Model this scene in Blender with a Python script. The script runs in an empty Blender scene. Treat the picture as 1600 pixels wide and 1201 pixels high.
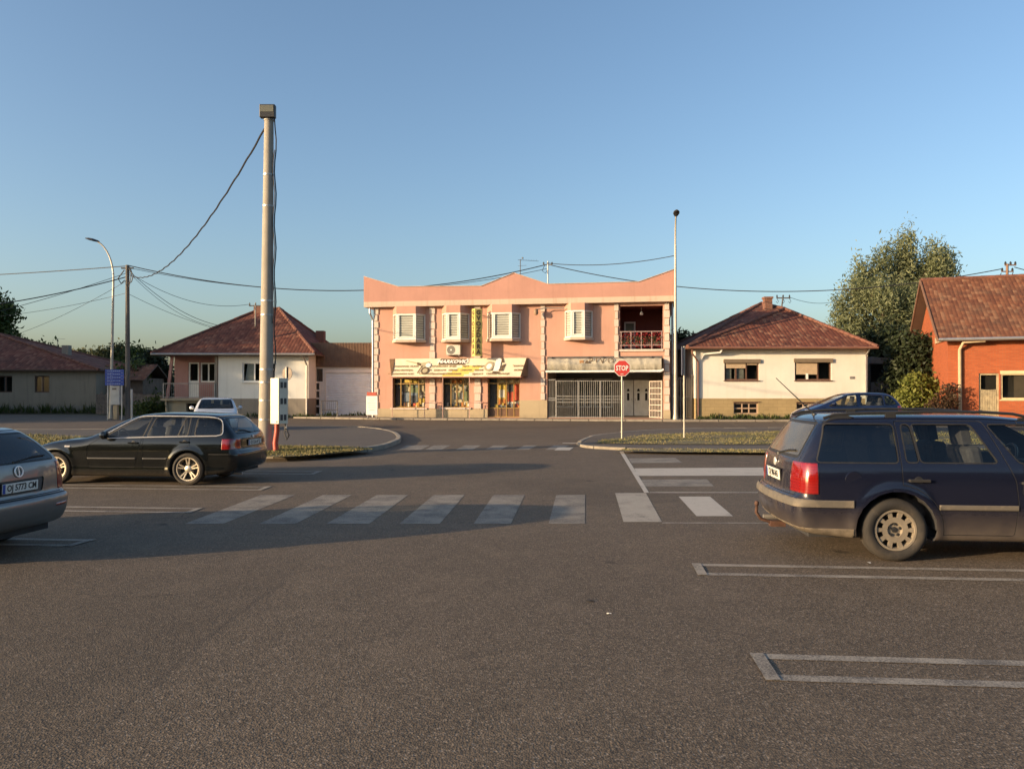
import bpy, bmesh, math, random
import numpy as np
from mathutils import Vector, Matrix
R = math.radians
random.seed(7); np.random.seed(7)
SC = bpy.context.scene
COL = SC.collection

# ------------------------------------------------------------------ camera, sky, sun, exposure
FPX, HOR, CAMH = 1202.0, 608.0, 1.75          # focal length / horizon row in photo pixels, eye height
cd = bpy.data.cameras.new('camera'); cam = bpy.data.objects.new('camera', cd); COL.objects.link(cam)
cd.sensor_fit = 'HORIZONTAL'; cd.sensor_width = 36.0; cd.lens = FPX / 1600 * 36
cd.clip_start = 0.1; cd.clip_end = 3000
cam.location = (0, 0, CAMH)
cam.rotation_euler = (R(90) + math.atan((HOR - 600.5) / FPX), 0, 0)
SC.camera = cam

SUN_EL = 10.5
SUN_DIR = Vector((-0.913, -0.407, 0)).normalized()     # towards the sun, on the ground plane
w = bpy.data.worlds.new('World'); SC.world = w; w.use_nodes = True
nt = w.node_tree; nt.nodes.clear()
sky = nt.nodes.new('ShaderNodeTexSky'); sky.sky_type = 'NISHITA'; sky.sun_disc = False
sky.sun_elevation = R(SUN_EL); sky.sun_rotation = math.atan2(SUN_DIR.x, SUN_DIR.y)
sky.air_density = 1.0; sky.dust_density = 2.8; sky.ozone_density = 2.3; sky.altitude = 100
bg = nt.nodes.new('ShaderNodeBackground'); bg.inputs['Strength'].default_value = 0.15
wo = nt.nodes.new('ShaderNodeOutputWorld')
nt.links.new(sky.outputs[0], bg.inputs[0]); nt.links.new(bg.outputs[0], wo.inputs[0])

ld = bpy.data.lights.new('sun', 'SUN'); sun = bpy.data.objects.new('sun', ld); COL.objects.link(sun)
ld.energy = 4.8; ld.angle = R(0.5); ld.color = (1.0, 0.715, 0.425)
sd = Vector((SUN_DIR.x * math.cos(R(SUN_EL)), SUN_DIR.y * math.cos(R(SUN_EL)), math.sin(R(SUN_EL))))
sun.rotation_euler = sd.to_track_quat('Z', 'Y').to_euler(); sun.location = (-40, -20, 30)
SC.view_settings.view_transform = 'Standard'; SC.view_settings.look = 'None'
SC.view_settings.exposure = 0.83; SC.view_settings.gamma = 1.0; SC.view_settings.use_curve_mapping = False

# ------------------------------------------------------------------ helpers
def gp(px, py, z=0.0):
    d = FPX * (CAMH - z) / (py - HOR)
    return Vector(((px - 800) / FPX * d, d, z))
def ap(px, py, d):
    return Vector(((px - 800) / FPX * d, d, CAMH + (HOR - py) / FPX * d))

def link(o, parent=None):
    COL.objects.link(o)
    if parent is not None: o.parent = parent
    return o
def tag(o, label, cat, group=None):
    o['label'] = label; o['category'] = cat
    if group: o['group'] = group
    return o
def thing(name, label, cat, loc=(0, 0, 0), rz=0.0, group=None):
    o = bpy.data.objects.new(name, None); o.empty_display_size = 0.2
    link(o); o.location = loc; o.rotation_euler = (0, 0, rz)
    return tag(o, label, cat, group)
def copy_tree(o, parent=None):
    c = o.copy(); link(c)
    if parent is not None:
        c.parent = parent
    for ch in list(o.children): copy_tree(ch, c)
    return c

class MB:
    def __init__(s): s.v = []; s.f = []; s.m = []; s.uv = {}
    def add(s, vs, fs, m=0):
        b = len(s.v); s.v += [tuple(q) for q in vs]
        for f in fs: s.f.append(tuple(b + i for i in f)); s.m.append(m)
        return s
    def box(s, x0, x1, y0, y1, z0, z1, m=0):
        x0, x1 = min(x0, x1), max(x0, x1); y0, y1 = min(y0, y1), max(y0, y1); z0, z1 = min(z0, z1), max(z0, z1)
        return s.add([(x0,y0,z0),(x1,y0,z0),(x1,y1,z0),(x0,y1,z0),(x0,y0,z1),(x1,y0,z1),(x1,y1,z1),(x0,y1,z1)],
                     [(0,3,2,1),(4,5,6,7),(0,1,5,4),(1,2,6,5),(2,3,7,6),(3,0,4,7)], m)
    def obox(s, c, ax, hs, m=0):
        c = Vector(c); a, b, d = [Vector(q) for q in ax]; a = a * hs[0]; b = b * hs[1]; d = d * hs[2]
        vs = [c-a-b-d, c+a-b-d, c+a+b-d, c-a+b-d, c-a-b+d, c+a-b+d, c+a+b+d, c-a+b+d]
        return s.add(vs, [(0,3,2,1),(4,5,6,7),(0,1,5,4),(1,2,6,5),(2,3,7,6),(3,0,4,7)], m)
    def quad(s, a, b, c, d, m=0): return s.add([a, b, c, d], [(0,1,2,3)], m)
    def tri(s, a, b, c, m=0): return s.add([a, b, c], [(0,1,2)], m)
    def tube(s, pts, r, seg=8, m=0, cap=True):
        pts = [Vector(p) for p in pts]; n = len(pts)
        rs = r if isinstance(r, (list, tuple)) else [r] * n
        b = len(s.v); prev = None
        for i, p in enumerate(pts):
            t = (pts[min(i+1, n-1)] - pts[max(i-1, 0)])
            if t.length < 1e-9: t = Vector((0, 0, 1))
            t.normalize()
            if prev is None:
                u = t.orthogonal().normalized()
            else:
                u = (prev - t * prev.dot(t))
                u = u.normalized() if u.length > 1e-6 else t.orthogonal().normalized()
            prev = u; w_ = t.cross(u)
            for k in range(seg):
                a = 2 * math.pi * k / seg
                s.v.append(tuple(p + (u * math.cos(a) + w_ * math.sin(a)) * rs[i]))
        for i in range(n - 1):
            for k in range(seg):
                k2 = (k + 1) % seg
                s.f.append((b+i*seg+k, b+i*seg+k2, b+(i+1)*seg+k2, b+(i+1)*seg+k)); s.m.append(m)
        if cap:
            s.f.append(tuple(b + k for k in range(seg))[::-1]); s.m.append(m)
            s.f.append(tuple(b + (n-1)*seg + k for k in range(seg))); s.m.append(m)
        return s
    def lathe(s, prof, c=(0,0,0), axis='z', seg=24, m=0):
        b = len(s.v); n = len(prof)
        for k in range(seg):
            a = 2 * math.pi * k / seg
            for r, h in prof:
                if axis == 'z': q = (c[0] + r*math.cos(a), c[1] + r*math.sin(a), c[2] + h)
                else: q = (c[0] + r*math.cos(a), c[1] + h, c[2] + r*math.sin(a))
                s.v.append(q)
        for k in range(seg):
            k2 = (k + 1) % seg
            for i in range(n - 1):
                f = (b+k*n+i, b+k2*n+i, b+k2*n+i+1, b+k*n+i+1)
                s.f.append(f if axis == 'z' else f[::-1]); s.m.append(m)
        return s
    def prism(s, poly, axis, h0, h1, m=0):
        """poly of (a,b); axis 'y' -> (a, h, b); 'z' -> (a, b, h); 'x' -> (h, a, b)"""
        def P(a, b, h):
            return (a, h, b) if axis == 'y' else ((a, b, h) if axis == 'z' else (h, a, b))
        n = len(poly)
        vs = [P(a, b, h0) for a, b in poly] + [P(a, b, h1) for a, b in poly]
        fs = [tuple(range(n)), tuple(range(2*n-1, n-1, -1))]
        fs += [(i, n + i, n + (i+1) % n, (i+1) % n) for i in range(n)]
        return s.add(vs, fs, m)
    def build(s, name, mats, parent=None, smooth=False, recalc=True, bevel=0.0):
        me = bpy.data.meshes.new(name); me.from_pydata(s.v, [], s.f)
        mats = mats if isinstance(mats, (list, tuple)) else [mats]
        for q in mats: me.materials.append(q)
        if len(mats) > 1: me.polygons.foreach_set('material_index', s.m)
        if recalc:
            bm = bmesh.new(); bm.from_mesh(me)
            if bevel > 0:
                bmesh.ops.remove_doubles(bm, verts=bm.verts, dist=1e-5)
            bmesh.ops.recalc_face_normals(bm, faces=bm.faces)
            bm.to_mesh(me); bm.free()
        if smooth:
            me.polygons.foreach_set('use_smooth', [True] * len(me.polygons))
            me.set_sharp_from_angle(angle=R(40))
        o = bpy.data.objects.new(name, me); link(o, parent)
        if bevel > 0:
            md = o.modifiers.new('bevel', 'BEVEL'); md.width = bevel; md.segments = 2; md.limit_method = 'ANGLE'
        return o

def build_each(mb, name, mats, parent, **kw):
    """one object per connected piece"""
    par = list(range(len(mb.v)))
    def find(i):
        while par[i] != i: par[i] = par[par[i]]; i = par[i]
        return i
    for f in mb.f:
        for q in f[1:]: par[find(q)] = find(f[0])
    groups = {}
    for k, f in enumerate(mb.f): groups.setdefault(find(f[0]), []).append(k)
    for fs in groups.values():
        m = MB(); mp = {}
        for k in fs:
            for i in mb.f[k]:
                if i not in mp: mp[i] = len(m.v); m.v.append(mb.v[i])
            m.f.append(tuple(mp[i] for i in mb.f[k])); m.m.append(mb.m[k])
        m.build(name, mats, parent, **kw)

def structure(o):
    o['kind'] = 'structure'; return o

# ------------------------------------------------------------------ materials
def new_mat(name):
    m = bpy.data.materials.new(name); m.use_nodes = True
    n = m.node_tree; n.nodes.clear()
    out = n.nodes.new('ShaderNodeOutputMaterial'); bs = n.nodes.new('ShaderNodeBsdfPrincipled')
    n.links.new(bs.outputs[0], out.inputs[0])
    return m, n, bs, out
class NT:
    """small node-graph writer"""
    def __init__(s, n): s.n = n
    def node(s, t, **kw):
        q = s.n.nodes.new(t)
        for k, v in kw.items(): setattr(q, k, v)
        return q
    def put(s, sock, v):
        if hasattr(v, 'is_linked') or hasattr(v, 'links'): s.n.links.new(v, sock)
        else: sock.default_value = v
    def math(s, op, a, b=0.0, c=0.0, clamp=False):
        q = s.node('ShaderNodeMath', operation=op, use_clamp=clamp)
        s.put(q.inputs[0], a); s.put(q.inputs[1], b); s.put(q.inputs[2], c); return q.outputs[0]
    def mix(s, f, a, b, blend='MIX'):
        q = s.node('ShaderNodeMix', data_type='RGBA', blend_type=blend)
        s.put(q.inputs['Factor'], f)
        s.put(q.inputs[6], a if not isinstance(a, tuple) else (*a[:3], 1)); s.put(q.inputs[7], b if not isinstance(b, tuple) else (*b[:3], 1))
        return q.outputs[2]
    def noise(s, vec, scale, detail=4, rough=0.55, dist=0.0):
        q = s.node('ShaderNodeTexNoise'); q.inputs['Scale'].default_value = scale
        q.inputs['Detail'].default_value = detail; q.inputs['Roughness'].default_value = rough; q.inputs['Distortion'].default_value = dist
        if vec is not None: s.n.links.new(vec, q.inputs['Vector'])
        return q.outputs['Fac']
    def ramp(s, v, lo, hi, a=0.0, b=1.0):
        q = s.node('ShaderNodeMapRange'); q.clamp = True
        s.put(q.inputs[0], v); s.put(q.inputs[1], lo); s.put(q.inputs[2], hi); s.put(q.inputs[3], a); s.put(q.inputs[4], b)
        return q.outputs[0]
    def coords(s, kind='Object'):
        return s.node('ShaderNodeTexCoord').outputs[kind]
    def sep(s, v):
        q = s.node('ShaderNodeSeparateXYZ'); s.n.links.new(v, q.inputs[0]); return q.outputs
    def comb(s, x, y, z):
        q = s.node('ShaderNodeCombineXYZ'); s.put(q.inputs[0], x); s.put(q.inputs[1], y); s.put(q.inputs[2], z); return q.outputs[0]
    def bump(s, h, strength, dist):
        q = s.node('ShaderNodeBump'); q.inputs['Strength'].default_value = strength; q.inputs['Distance'].default_value = dist
        s.n.links.new(h, q.inputs['Height']); return q.outputs[0]

def simple(name, col, rough=0.6, metal=0.0, var=0.12, scale=3.0, bump=0.0, bscale=60.0, spec=0.5, dirt=None, dirtamt=0.0, coat=0.0):
    m, n, bs, out = new_mat(name); g = NT(n)
    co = g.coords()
    f = g.noise(co, scale, 6, 0.6)
    lo = tuple(c * (1 - var) for c in col); hi = tuple(min(1, c * (1 + var)) for c in col)
    c = g.mix(g.ramp(f, 0.3, 0.7), lo, hi)
    if dirt:
        d = g.noise(co, scale * 0.45 + 0.3, 8, 0.68, 0.6)
        c = g.mix(g.ramp(d, 0.48, 0.75, 0, dirtamt), c, dirt)
    n.links.new(c, bs.inputs['Base Color'])
    bs.inputs['Roughness'].default_value = rough; bs.inputs['Metallic'].default_value = metal
    bs.inputs['Specular IOR Level'].default_value = spec; bs.inputs['Coat Weight'].default_value = coat
    if rough > 0.15:
        n.links.new(g.ramp(g.noise(co, scale * 2.3, 4), 0.2, 0.8, rough * 0.85, min(1, rough * 1.12)), bs.inputs['Roughness'])
    if bump > 0:
        n.links.new(g.bump(g.noise(co, bscale, 3), bump, 0.01), bs.inputs['Normal'])
    return m

def stucco(name, col, stain=(0.2, 0.17, 0.13), amt=0.35, base_dirt=0.5, zmax=0.8, bump=0.25):
    """rendered wall: patchy tone, vertical rain streaks, splash dirt near the ground (object z)"""
    m, n, bs, out = new_mat(name); g = NT(n); co = g.coords(); X = g.sep(co)
    u = g.math('ADD', X[0], X[1])
    f1 = g.noise(co, 0.7, 6, 0.6); f2 = g.noise(co, 9, 4)
    c = g.mix(g.ramp(f1, 0.3, 0.7), tuple(q * 0.90 for q in col), tuple(min(1, q * 1.06) for q in col))
    c = g.mix(g.ramp(f2, 0.2, 0.8, 0, 0.14), c, tuple(q * 0.72 for q in col))
    st = g.noise(g.comb(g.math('MULTIPLY', u, 3.0), 0.0, g.math('MULTIPLY', X[2], 0.22)), 1.6, 6, 0.6)
    c = g.mix(g.ramp(st, 0.52, 0.78, 0, amt), c, stain)
    low = g.math('MULTIPLY', g.ramp(X[2], zmax, 0.0, 0, 1), g.ramp(g.noise(co, 2.5, 6, 0.7), 0.25, 0.7))
    c = g.mix(g.math('MULTIPLY', low, base_dirt), c, stain)
    n.links.new(c, bs.inputs['Base Color']); bs.inputs['Roughness'].default_value = 0.92; bs.inputs['Specular IOR Level'].default_value = 0.2
    h = g.math('ADD', g.noise(co, 90, 3), g.math('MULTIPLY', g.noise(co, 5, 4), 0.6))
    n.links.new(g.bump(h, bump, 0.012), bs.inputs['Normal'])
    return m

def tiles(name, c0, c1, c2, pu=0.24, pv=0.34, lichen=(0.06, 0.045, 0.035), lam=0.6):
    """clay roof tiles from UVs in metres: curved tiles in courses, each with its own tone"""
    m, n, bs, out = new_mat(name); g = NT(n); uv = g.coords('UV'); X = g.sep(uv)
    vv = g.math('DIVIDE', X[1], pv); row = g.math('FLOOR', vv); fv = g.math('FRACT', vv)
    uu = g.math('ADD', g.math('DIVIDE', X[0], pu), g.math('MULTIPLY', g.noise(uv, 0.6, 2), 0.25)); colm = g.math('FLOOR', uu); fu = g.math('FRACT', uu)
    wn = g.node('ShaderNodeTexWhiteNoise', noise_dimensions='2D')
    n.links.new(g.comb(colm, row, 0.0), wn.inputs['Vector'])
    t = wn.outputs['Value']
    c = g.mix(g.ramp(t, 0.0, 0.6), c0, c1); c = g.mix(g.ramp(t, 0.7, 1.0), c, c2)
    c = g.mix(g.ramp(g.noise(uv, 0.55, 8, 0.72, 0.5), 0.46, 0.70, 0, lam), c, lichen)
    c = g.mix(g.ramp(g.noise(uv, 7.0, 6, 0.7), 0.55, 0.75, 0, 0.5), c, lichen)
    c = g.mix(g.ramp(fv, 0.12, 0.0, 0, 0.55), c, tuple(q * 0.4 for q in c0))
    n.links.new(c, bs.inputs['Base Color']); bs.inputs['Roughness'].default_value = 0.9; bs.inputs['Specular IOR Level'].default_value = 0.2
    c = g.mix(g.ramp(g.noise(uv, 3.2, 5, 0.75), 0.5, 0.72, 0, 0.55), c, tuple(q * 0.55 for q in c0))
    arch = g.math('ABSOLUTE', g.math('SINE', g.math('MULTIPLY', fu, math.pi)))
    h = g.math('ADD', g.math('MULTIPLY', arch, 0.28), g.math('MULTIPLY', g.math('SUBTRACT', 1.0, fv), 0.8))
    h = g.math('ADD', h, g.math('MULTIPLY', t, 0.7))
    n.links.new(g.bump(h, 0.9, 0.045), bs.inputs['Normal'])
    return m

def brickmat(name, c1, c2, mortar, sw=0.26, sh=0.075, gap=0.012, stain=0.3):
    m, n, bs, out = new_mat(name); g = NT(n); co = g.coords(); X = g.sep(co)
    b = g.node('ShaderNodeTexBrick'); n.links.new(g.comb(g.math('ADD', X[0], X[1]), X[2], 0.0), b.inputs['Vector'])
    b.inputs['Color1'].default_value = (*c1, 1); b.inputs['Color2'].default_value = (*c2, 1); b.inputs['Mortar'].default_value = (*mortar, 1)
    b.inputs['Scale'].default_value = 1.0; b.inputs['Mortar Size'].default_value = gap; b.inputs['Brick Width'].default_value = sw; b.inputs['Row Height'].default_value = sh
    c = g.mix(g.ramp(g.noise(co, 0.8, 6, 0.65), 0.4, 0.75, 0, stain), b.outputs['Color'], tuple(q * 0.6 for q in c1))
    c = g.mix(g.ramp(g.noise(g.comb(g.math('ADD', X[0], X[1]), 0.0, g.math('MULTIPLY', X[2], 9.0)), 1.7, 3), 0.45, 0.7, 0, 0.35), c, c2)
    n.links.new(c, bs.inputs['Base Color']); bs.inputs['Roughness'].default_value = 0.9; bs.inputs['Specular IOR Level'].default_value = 0.2
    n.links.new(g.bump(g.math('SUBTRACT', 1.0, b.outputs['Fac']), 0.5, 0.01), bs.inputs['Normal'])
    return m

def glassmat(name, tint=(0.45, 0.5, 0.5), refl=0.06, rough=0.03):
    m = bpy.data.materials.new(name); m.use_nodes = True; n = m.node_tree; n.nodes.clear(); g = NT(n)
    out = g.node('ShaderNodeOutputMaterial'); tr = g.node('ShaderNodeBsdfTransparent'); gl = g.node('ShaderNodeBsdfGlossy')
    tr.inputs[0].default_value = (*tint, 1); gl.inputs['Roughness'].default_value = rough
    lw = g.node('ShaderNodeLayerWeight'); lw.inputs['Blend'].default_value = 0.5
    f = g.math('ADD', g.math('MULTIPLY', g.math('POWER', lw.outputs['Facing'], 5.0), 0.9), refl + 0.04, clamp=True)
    mx = g.node('ShaderNodeMixShader'); n.links.new(f, mx.inputs[0]); n.links.new(tr.outputs[0], mx.inputs[1]); n.links.new(gl.outputs[0], mx.inputs[2])
    n.links.new(mx.outputs[0], out.inputs[0])
    return m

def asphalt(name, lo=(0.056, 0.044, 0.031), hi=(0.205, 0.157, 0.111), grit=1.0, seam=False):
    m, n, bs, out = new_mat(name); g = NT(n); co = g.coords(); X = g.sep(co)
    v = g.node('ShaderNodeTexVoronoi'); v.inputs['Scale'].default_value = 88; n.links.new(co, v.inputs['Vector'])
    st = g.sep(v.outputs['Color'])[0]
    f = g.math('ADD', g.math('MULTIPLY', st, 0.5), g.math('MULTIPLY', g.noise(co, 44, 6, 0.8), 0.5))
    c = g.mix(g.ramp(f, 0.22, 0.78), lo, hi)
    c = g.mix(g.ramp(st, 0.88, 1.0, 0, 0.6), c, (0.33, 0.28, 0.23))
    big = g.noise(co, 0.22, 6, 0.6); c = g.mix(g.ramp(big, 0.3, 0.7, 0, 0.28), c, tuple(q * 0.62 for q in lo))
    mid = g.noise(co, 1.9, 6, 0.65, 0.4); c = g.mix(g.ramp(mid, 0.5, 0.75, 0, 0.22), c, tuple(q * 1.25 for q in hi))
    ck = g.node('ShaderNodeTexVoronoi', feature='DISTANCE_TO_EDGE'); ck.inputs['Scale'].default_value = 0.34
    wv = g.node('ShaderNodeVectorMath', operation='ADD'); wn_ = g.node('ShaderNodeTexNoise'); wn_.inputs['Scale'].default_value = 1.6; wn_.inputs['Detail'].default_value = 6
    n.links.new(co, wn_.inputs['Vector']); sc_ = g.node('ShaderNodeVectorMath', operation='SCALE'); sc_.inputs['Scale'].default_value = 0.9
    n.links.new(wn_.outputs['Color'], sc_.inputs[0]); n.links.new(co, wv.inputs[0]); n.links.new(sc_.outputs[0], wv.inputs[1]); n.links.new(wv.outputs[0], ck.inputs['Vector'])
    crk = g.math('MULTIPLY', g.ramp(ck.outputs['Distance'], 0.0045, 0.001), g.ramp(g.noise(co, 0.35, 3), 0.52, 0.62))
    c = g.mix(g.math('MULTIPLY', crk, 0.65), c, (0.03, 0.025, 0.02))
    pt = g.ramp(g.noise(co, 0.11, 2), 0.56, 0.575, 0, 0.16); c = g.mix(pt, c, tuple(q * 0.8 for q in lo))
    # oil drips and old stains
    sp = g.node('ShaderNodeTexVoronoi'); sp.inputs['Scale'].default_value = 0.75; sp.inputs['Randomness'].default_value = 1.0
    wob = g.math('MULTIPLY', g.noise(co, 9, 4), 0.22)
    n.links.new(co, sp.inputs['Vector'])
    c = g.mix(g.ramp(g.math('ADD', sp.outputs['Distance'], wob), 0.185, 0.13, 0, 0.75), c, (0.03, 0.026, 0.022))
    if seam:
        sx = g.math('ADD', X[0], g.math('MULTIPLY', g.math('SUBTRACT', g.noise(co, 1.2, 6), 0.5), 0.30))
        sx = g.math('ADD', sx, g.math('MULTIPLY', g.math('SUBTRACT', g.noise(co, 22, 3), 0.5), 0.10))
        left = g.ramp(sx, -2.05, -2.20)
        near = g.ramp(X[1], 9.0, 6.5)
        c = g.mix(g.math('MULTIPLY', g.math('MULTIPLY', left, near), 0.20), c, tuple(q * 0.75 for q in lo))
        cr = g.ramp(g.math('ABSOLUTE', g.math('ADD', sx, 2.12)), 0.035, 0.0)
        c = g.mix(g.math('MULTIPLY', g.math('MULTIPLY', cr, near), 0.32), c, (0.03, 0.027, 0.025))
    n.links.new(c, bs.inputs['Base Color'])
    n.links.new(g.ramp(st, 0, 1, 0.72, 0.95), bs.inputs['Roughness']); bs.inputs['Specular IOR Level'].default_value = 0.25
    h = g.math('ADD', g.math('MULTIPLY', v.outputs['Distance'], 1.0), g.math('MULTIPLY', g.noise(co, 45, 4, 0.7), 0.9))
    n.links.new(g.bump(h, 0.55 * grit, 0.006), bs.inputs['Normal'])
    return m

def paintmat(name, col=(0.55, 0.53, 0.48), wear=0.45, under=(0.085, 0.075, 0.066)):
    """worn road paint: the asphalt grain shows through"""
    m, n, bs, out = new_mat(name); g = NT(n); co = g.coords()
    f = g.math('ADD', g.math('MULTIPLY', g.noise(co, 70, 4, 0.75), 0.55), g.math('MULTIPLY', g.noise(co, 2.4, 6, 0.7), 0.45))
    mask = g.ramp(f, wear - 0.055, wear + 0.06)
    c = g.mix(mask, under, col); c = g.mix(g.ramp(g.noise(co, 12, 4), 0.3, 0.75, 0, 0.3), c, tuple(q * 0.6 for q in col))
    n.links.new(c, bs.inputs['Base Color']); bs.inputs['Roughness'].default_value = 0.85
    n.links.new(g.bump(g.noise(co, 120, 3), 0.4, 0.004), bs.inputs['Normal'])
    return m

M = {}
M['glass'] = glassmat('window_glass', (0.62, 0.64, 0.62), 0.04)
M['clear_glass'] = glassmat('clear_window_glass', (0.93, 0.94, 0.92), 0.0)
M['white_frame'] = simple('white_window_frame', (0.74, 0.72, 0.66), 0.45, var=0.06, dirt=(0.35, 0.32, 0.27), dirtamt=0.25)
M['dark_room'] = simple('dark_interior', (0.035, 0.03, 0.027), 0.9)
M['metal_grey'] = simple('grey_metal', (0.32, 0.31, 0.29), 0.5, 0.6, dirt=(0.16, 0.12, 0.09), dirtamt=0.4)
M['galv'] = simple('galvanised_steel', (0.42, 0.42, 0.41), 0.45, 0.7, dirt=(0.2, 0.17, 0.14), dirtamt=0.3)
M['black'] = simple('black_plastic', (0.018, 0.018, 0.018), 0.5)
M['cable'] = simple('cable_black', (0.02, 0.02, 0.022), 0.6)
M['rubber'] = simple('tyre_rubber', (0.022, 0.020, 0.018), 0.85, dirt=(0.10, 0.078, 0.055), dirtamt=0.7, scale=5)
# ------------------------------------------------------------------ ground, roads, kerbs, markings
def sheet(name, pts, z, mat):
    me = bpy.data.meshes.new(name); me.from_pydata([(p[0], p[1], z) for p in pts], [], [tuple(range(len(pts)))])
    me.materials.append(mat); bm = bmesh.new(); bm.from_mesh(me)
    for f in bm.faces:
        f.normal_update()
        if f.normal.z < 0: f.normal_flip()
    bmesh.ops.triangulate(bm, faces=bm.faces[:]); bm.to_mesh(me); bm.free()
    return structure(link(bpy.data.objects.new(name, me)))

def dirtmat():
    m, n, bs, out = new_mat('dry_ground'); g = NT(n); co = g.coords()
    c = g.mix(g.ramp(g.noise(co, 0.5, 8, 0.65), 0.35, 0.65), (0.10, 0.085, 0.055), (0.075, 0.09, 0.035))
    c = g.mix(g.ramp(g.noise(co, 14, 5, 0.7), 0.3, 0.75), c, (0.14, 0.115, 0.075))
    n.links.new(c, bs.inputs['Base Color']); bs.inputs['Roughness'].default_value = 0.95
    n.links.new(g.bump(g.noise(co, 25, 5, 0.7), 0.6, 0.03), bs.inputs['Normal']); return m
M['dirt'] = dirtmat()
M['lot'] = asphalt('parking_asphalt', seam=True)
M['road'] = asphalt('road_asphalt', (0.074, 0.058, 0.043), (0.172, 0.134, 0.098))
M['path'] = asphalt('footpath_asphalt', (0.088, 0.077, 0.065), (0.15, 0.128, 0.105))
M['kerbstone'] = simple('kerb_concrete', (0.27, 0.235, 0.185), 0.9, var=0.2, scale=2.5, bump=0.4, dirt=(0.12, 0.10, 0.075), dirtamt=0.6)
M['soil'] = simple('island_soil', (0.15, 0.12, 0.055), 0.95, var=0.35, scale=2.2, bump=0.8, bscale=22, dirt=(0.08, 0.085, 0.028), dirtamt=0.9)
M['paint'] = paintmat('road_paint', (0.36, 0.32, 0.26), 0.43)
M['paint_worn'] = paintmat('worn_road_paint', (0.26, 0.23, 0.185), 0.48)
M['paint_thin'] = paintmat('thin_line_paint', (0.33, 0.29, 0.235), 0.475)
M['paint_bright'] = paintmat('fresh_road_paint', (0.45, 0.41, 0.35), 0.40)

sheet('ground', [(-700, -700), (700, -700), (700, 900), (-700, 900)], -0.03, M['dirt'])
AX = R(4.6)                                          # the car park is turned a little from the view axis
EX = Vector((math.cos(AX), -math.sin(AX), 0)); EY = Vector((math.sin(AX), math.cos(AX), 0))
sheet('parking_lot', [(-60, -30), (60, -30), (60, 27.4), (-60, 27.4)], 0.0, M['lot'])
sheet('road', [(-80, 27.4), (80, 27.4), (80, 44.2), (10.5, 44.2), (9.0, 43.0), (-8.3, 46.0), (-12, 48.0), (-22, 48.5), (-30, 53), (-80, 62)], 0.0, M['road'])

def bez(pts, n=8):
    """rounds a polyline (Catmull-Rom)"""
    out = []
    for i in range(len(pts) - 1):
        p0 = pts[max(i-1, 0)]; p1 = pts[i]; p2 = pts[i+1]; p3 = pts[min(i+2, len(pts)-1)]
        for k in range(n):
            t = k / n
            out.append(tuple(0.5 * ((2*p1[j]) + (-p0[j]+p2[j])*t + (2*p0[j]-5*p1[j]+4*p2[j]-p3[j])*t*t + (-p0[j]+3*p1[j]-3*p2[j]+p3[j])*t**3) for j in range(len(p1))))
    out.append(tuple(pts[-1])); return out

def kerb(pts, name='kerb', wdt=0.16, h=0.13):
    """concrete kerb stones along a line of ground points; to the left of its travel is the island"""
    mb = MB(); pts = [Vector((p[0], p[1], 0)) for p in pts]
    cum = [0.0]
    for a, b in zip(pts[:-1], pts[1:]): cum.append(cum[-1] + (b - a).length)
    def at(s):
        s = min(max(s, 0), cum[-1] - 1e-6); i = max(j for j in range(len(cum)) if cum[j] <= s); i = min(i, len(pts) - 2)
        d = pts[i+1] - pts[i]; return pts[i] + d * ((s - cum[i]) / max(d.length, 1e-9)), d.normalized()
    rk = random.Random(int(cum[-1] * 10)); s = 0.0
    while s < cum[-1] - 0.1:                       # single stones about a metre long with open joints
        L = min(0.98, cum[-1] - s); ring = []; dz = rk.uniform(-0.012, 0.010); dn = rk.uniform(-0.012, 0.012)
        for k in range(5):
            p, t = at(s + 0.008 + (L - 0.016) * k / 4); nn = Vector((-t.y, t.x, 0)); p = p + nn * dn; hh = h + dz
            ring.append([p - Vector((0, 0, 0.03)), p + Vector((0, 0, hh - 0.025)), p + nn * 0.03 + Vector((0, 0, hh)), p + nn * wdt + Vector((0, 0, hh)), p + nn * wdt - Vector((0, 0, 0.03))])
        for a, b in zip(ring[:-1], ring[1:]):
            for k in range(4): mb.quad(a[k], b[k], b[k+1], a[k+1])
        mb.add(ring[0], [(0, 1, 2, 3, 4)]); mb.add(ring[-1], [(4, 3, 2, 1, 0)])
        s += 1.0
    return structure(mb.build(name, M['kerbstone'], smooth=False))

GR = {}
def island(outline, name, z, mat): return sheet(name, outline, z, mat)
# left island: near edge towards the lot, round nose at the entrance, far edge along the road
L_near = [gp(-700, 706), gp(0, 707), gp(300, 712), gp(430, 716), gp(520, 710), gp(590, 703), gp(622, 693), gp(627, 687)]
L_far = [gp(627, 687), gp(618, 679), gp(590, 673), gp(548, 670.5), gp(420, 671), gp(150, 674.5), gp(-200, 674)]
Lc = bez([(p.x, p.y) for p in L_near] , 6)[:-1] + bez([(p.x, p.y) for p in L_far], 6)
kerb(Lc)
islL = [p for p in Lc] + [(-40, 30)]
structure(island(islL, 'footpath', 0.115, M['path']))
# right island
R_near = [gp(2300, 708), gp(1600, 707), gp(1200, 705), gp(1000, 703), gp(930, 700), gp(912, 697), gp(908, 693.5)]
R_far = [gp(908, 693.5), gp(918, 688), gp(935, 682), gp(980, 677), gp(1068, 672), gp(1200, 670.5), gp(1500, 669), gp(2300, 668)]
def strip_z(outline, name, z, mat): return sheet(name, outline, z, mat)
Rc = bez([(p.x, p.y) for p in R_far], 6)[:-1]
Rn = bez([(p.x, p.y) for p in R_near], 6)
kerb(Rn[::1][:-1] + Rc, 'kerb', 0.14, 0.07)
structure(sheet('footpath', Rn[:-1] + Rc, 0.065, M['path']))

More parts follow.
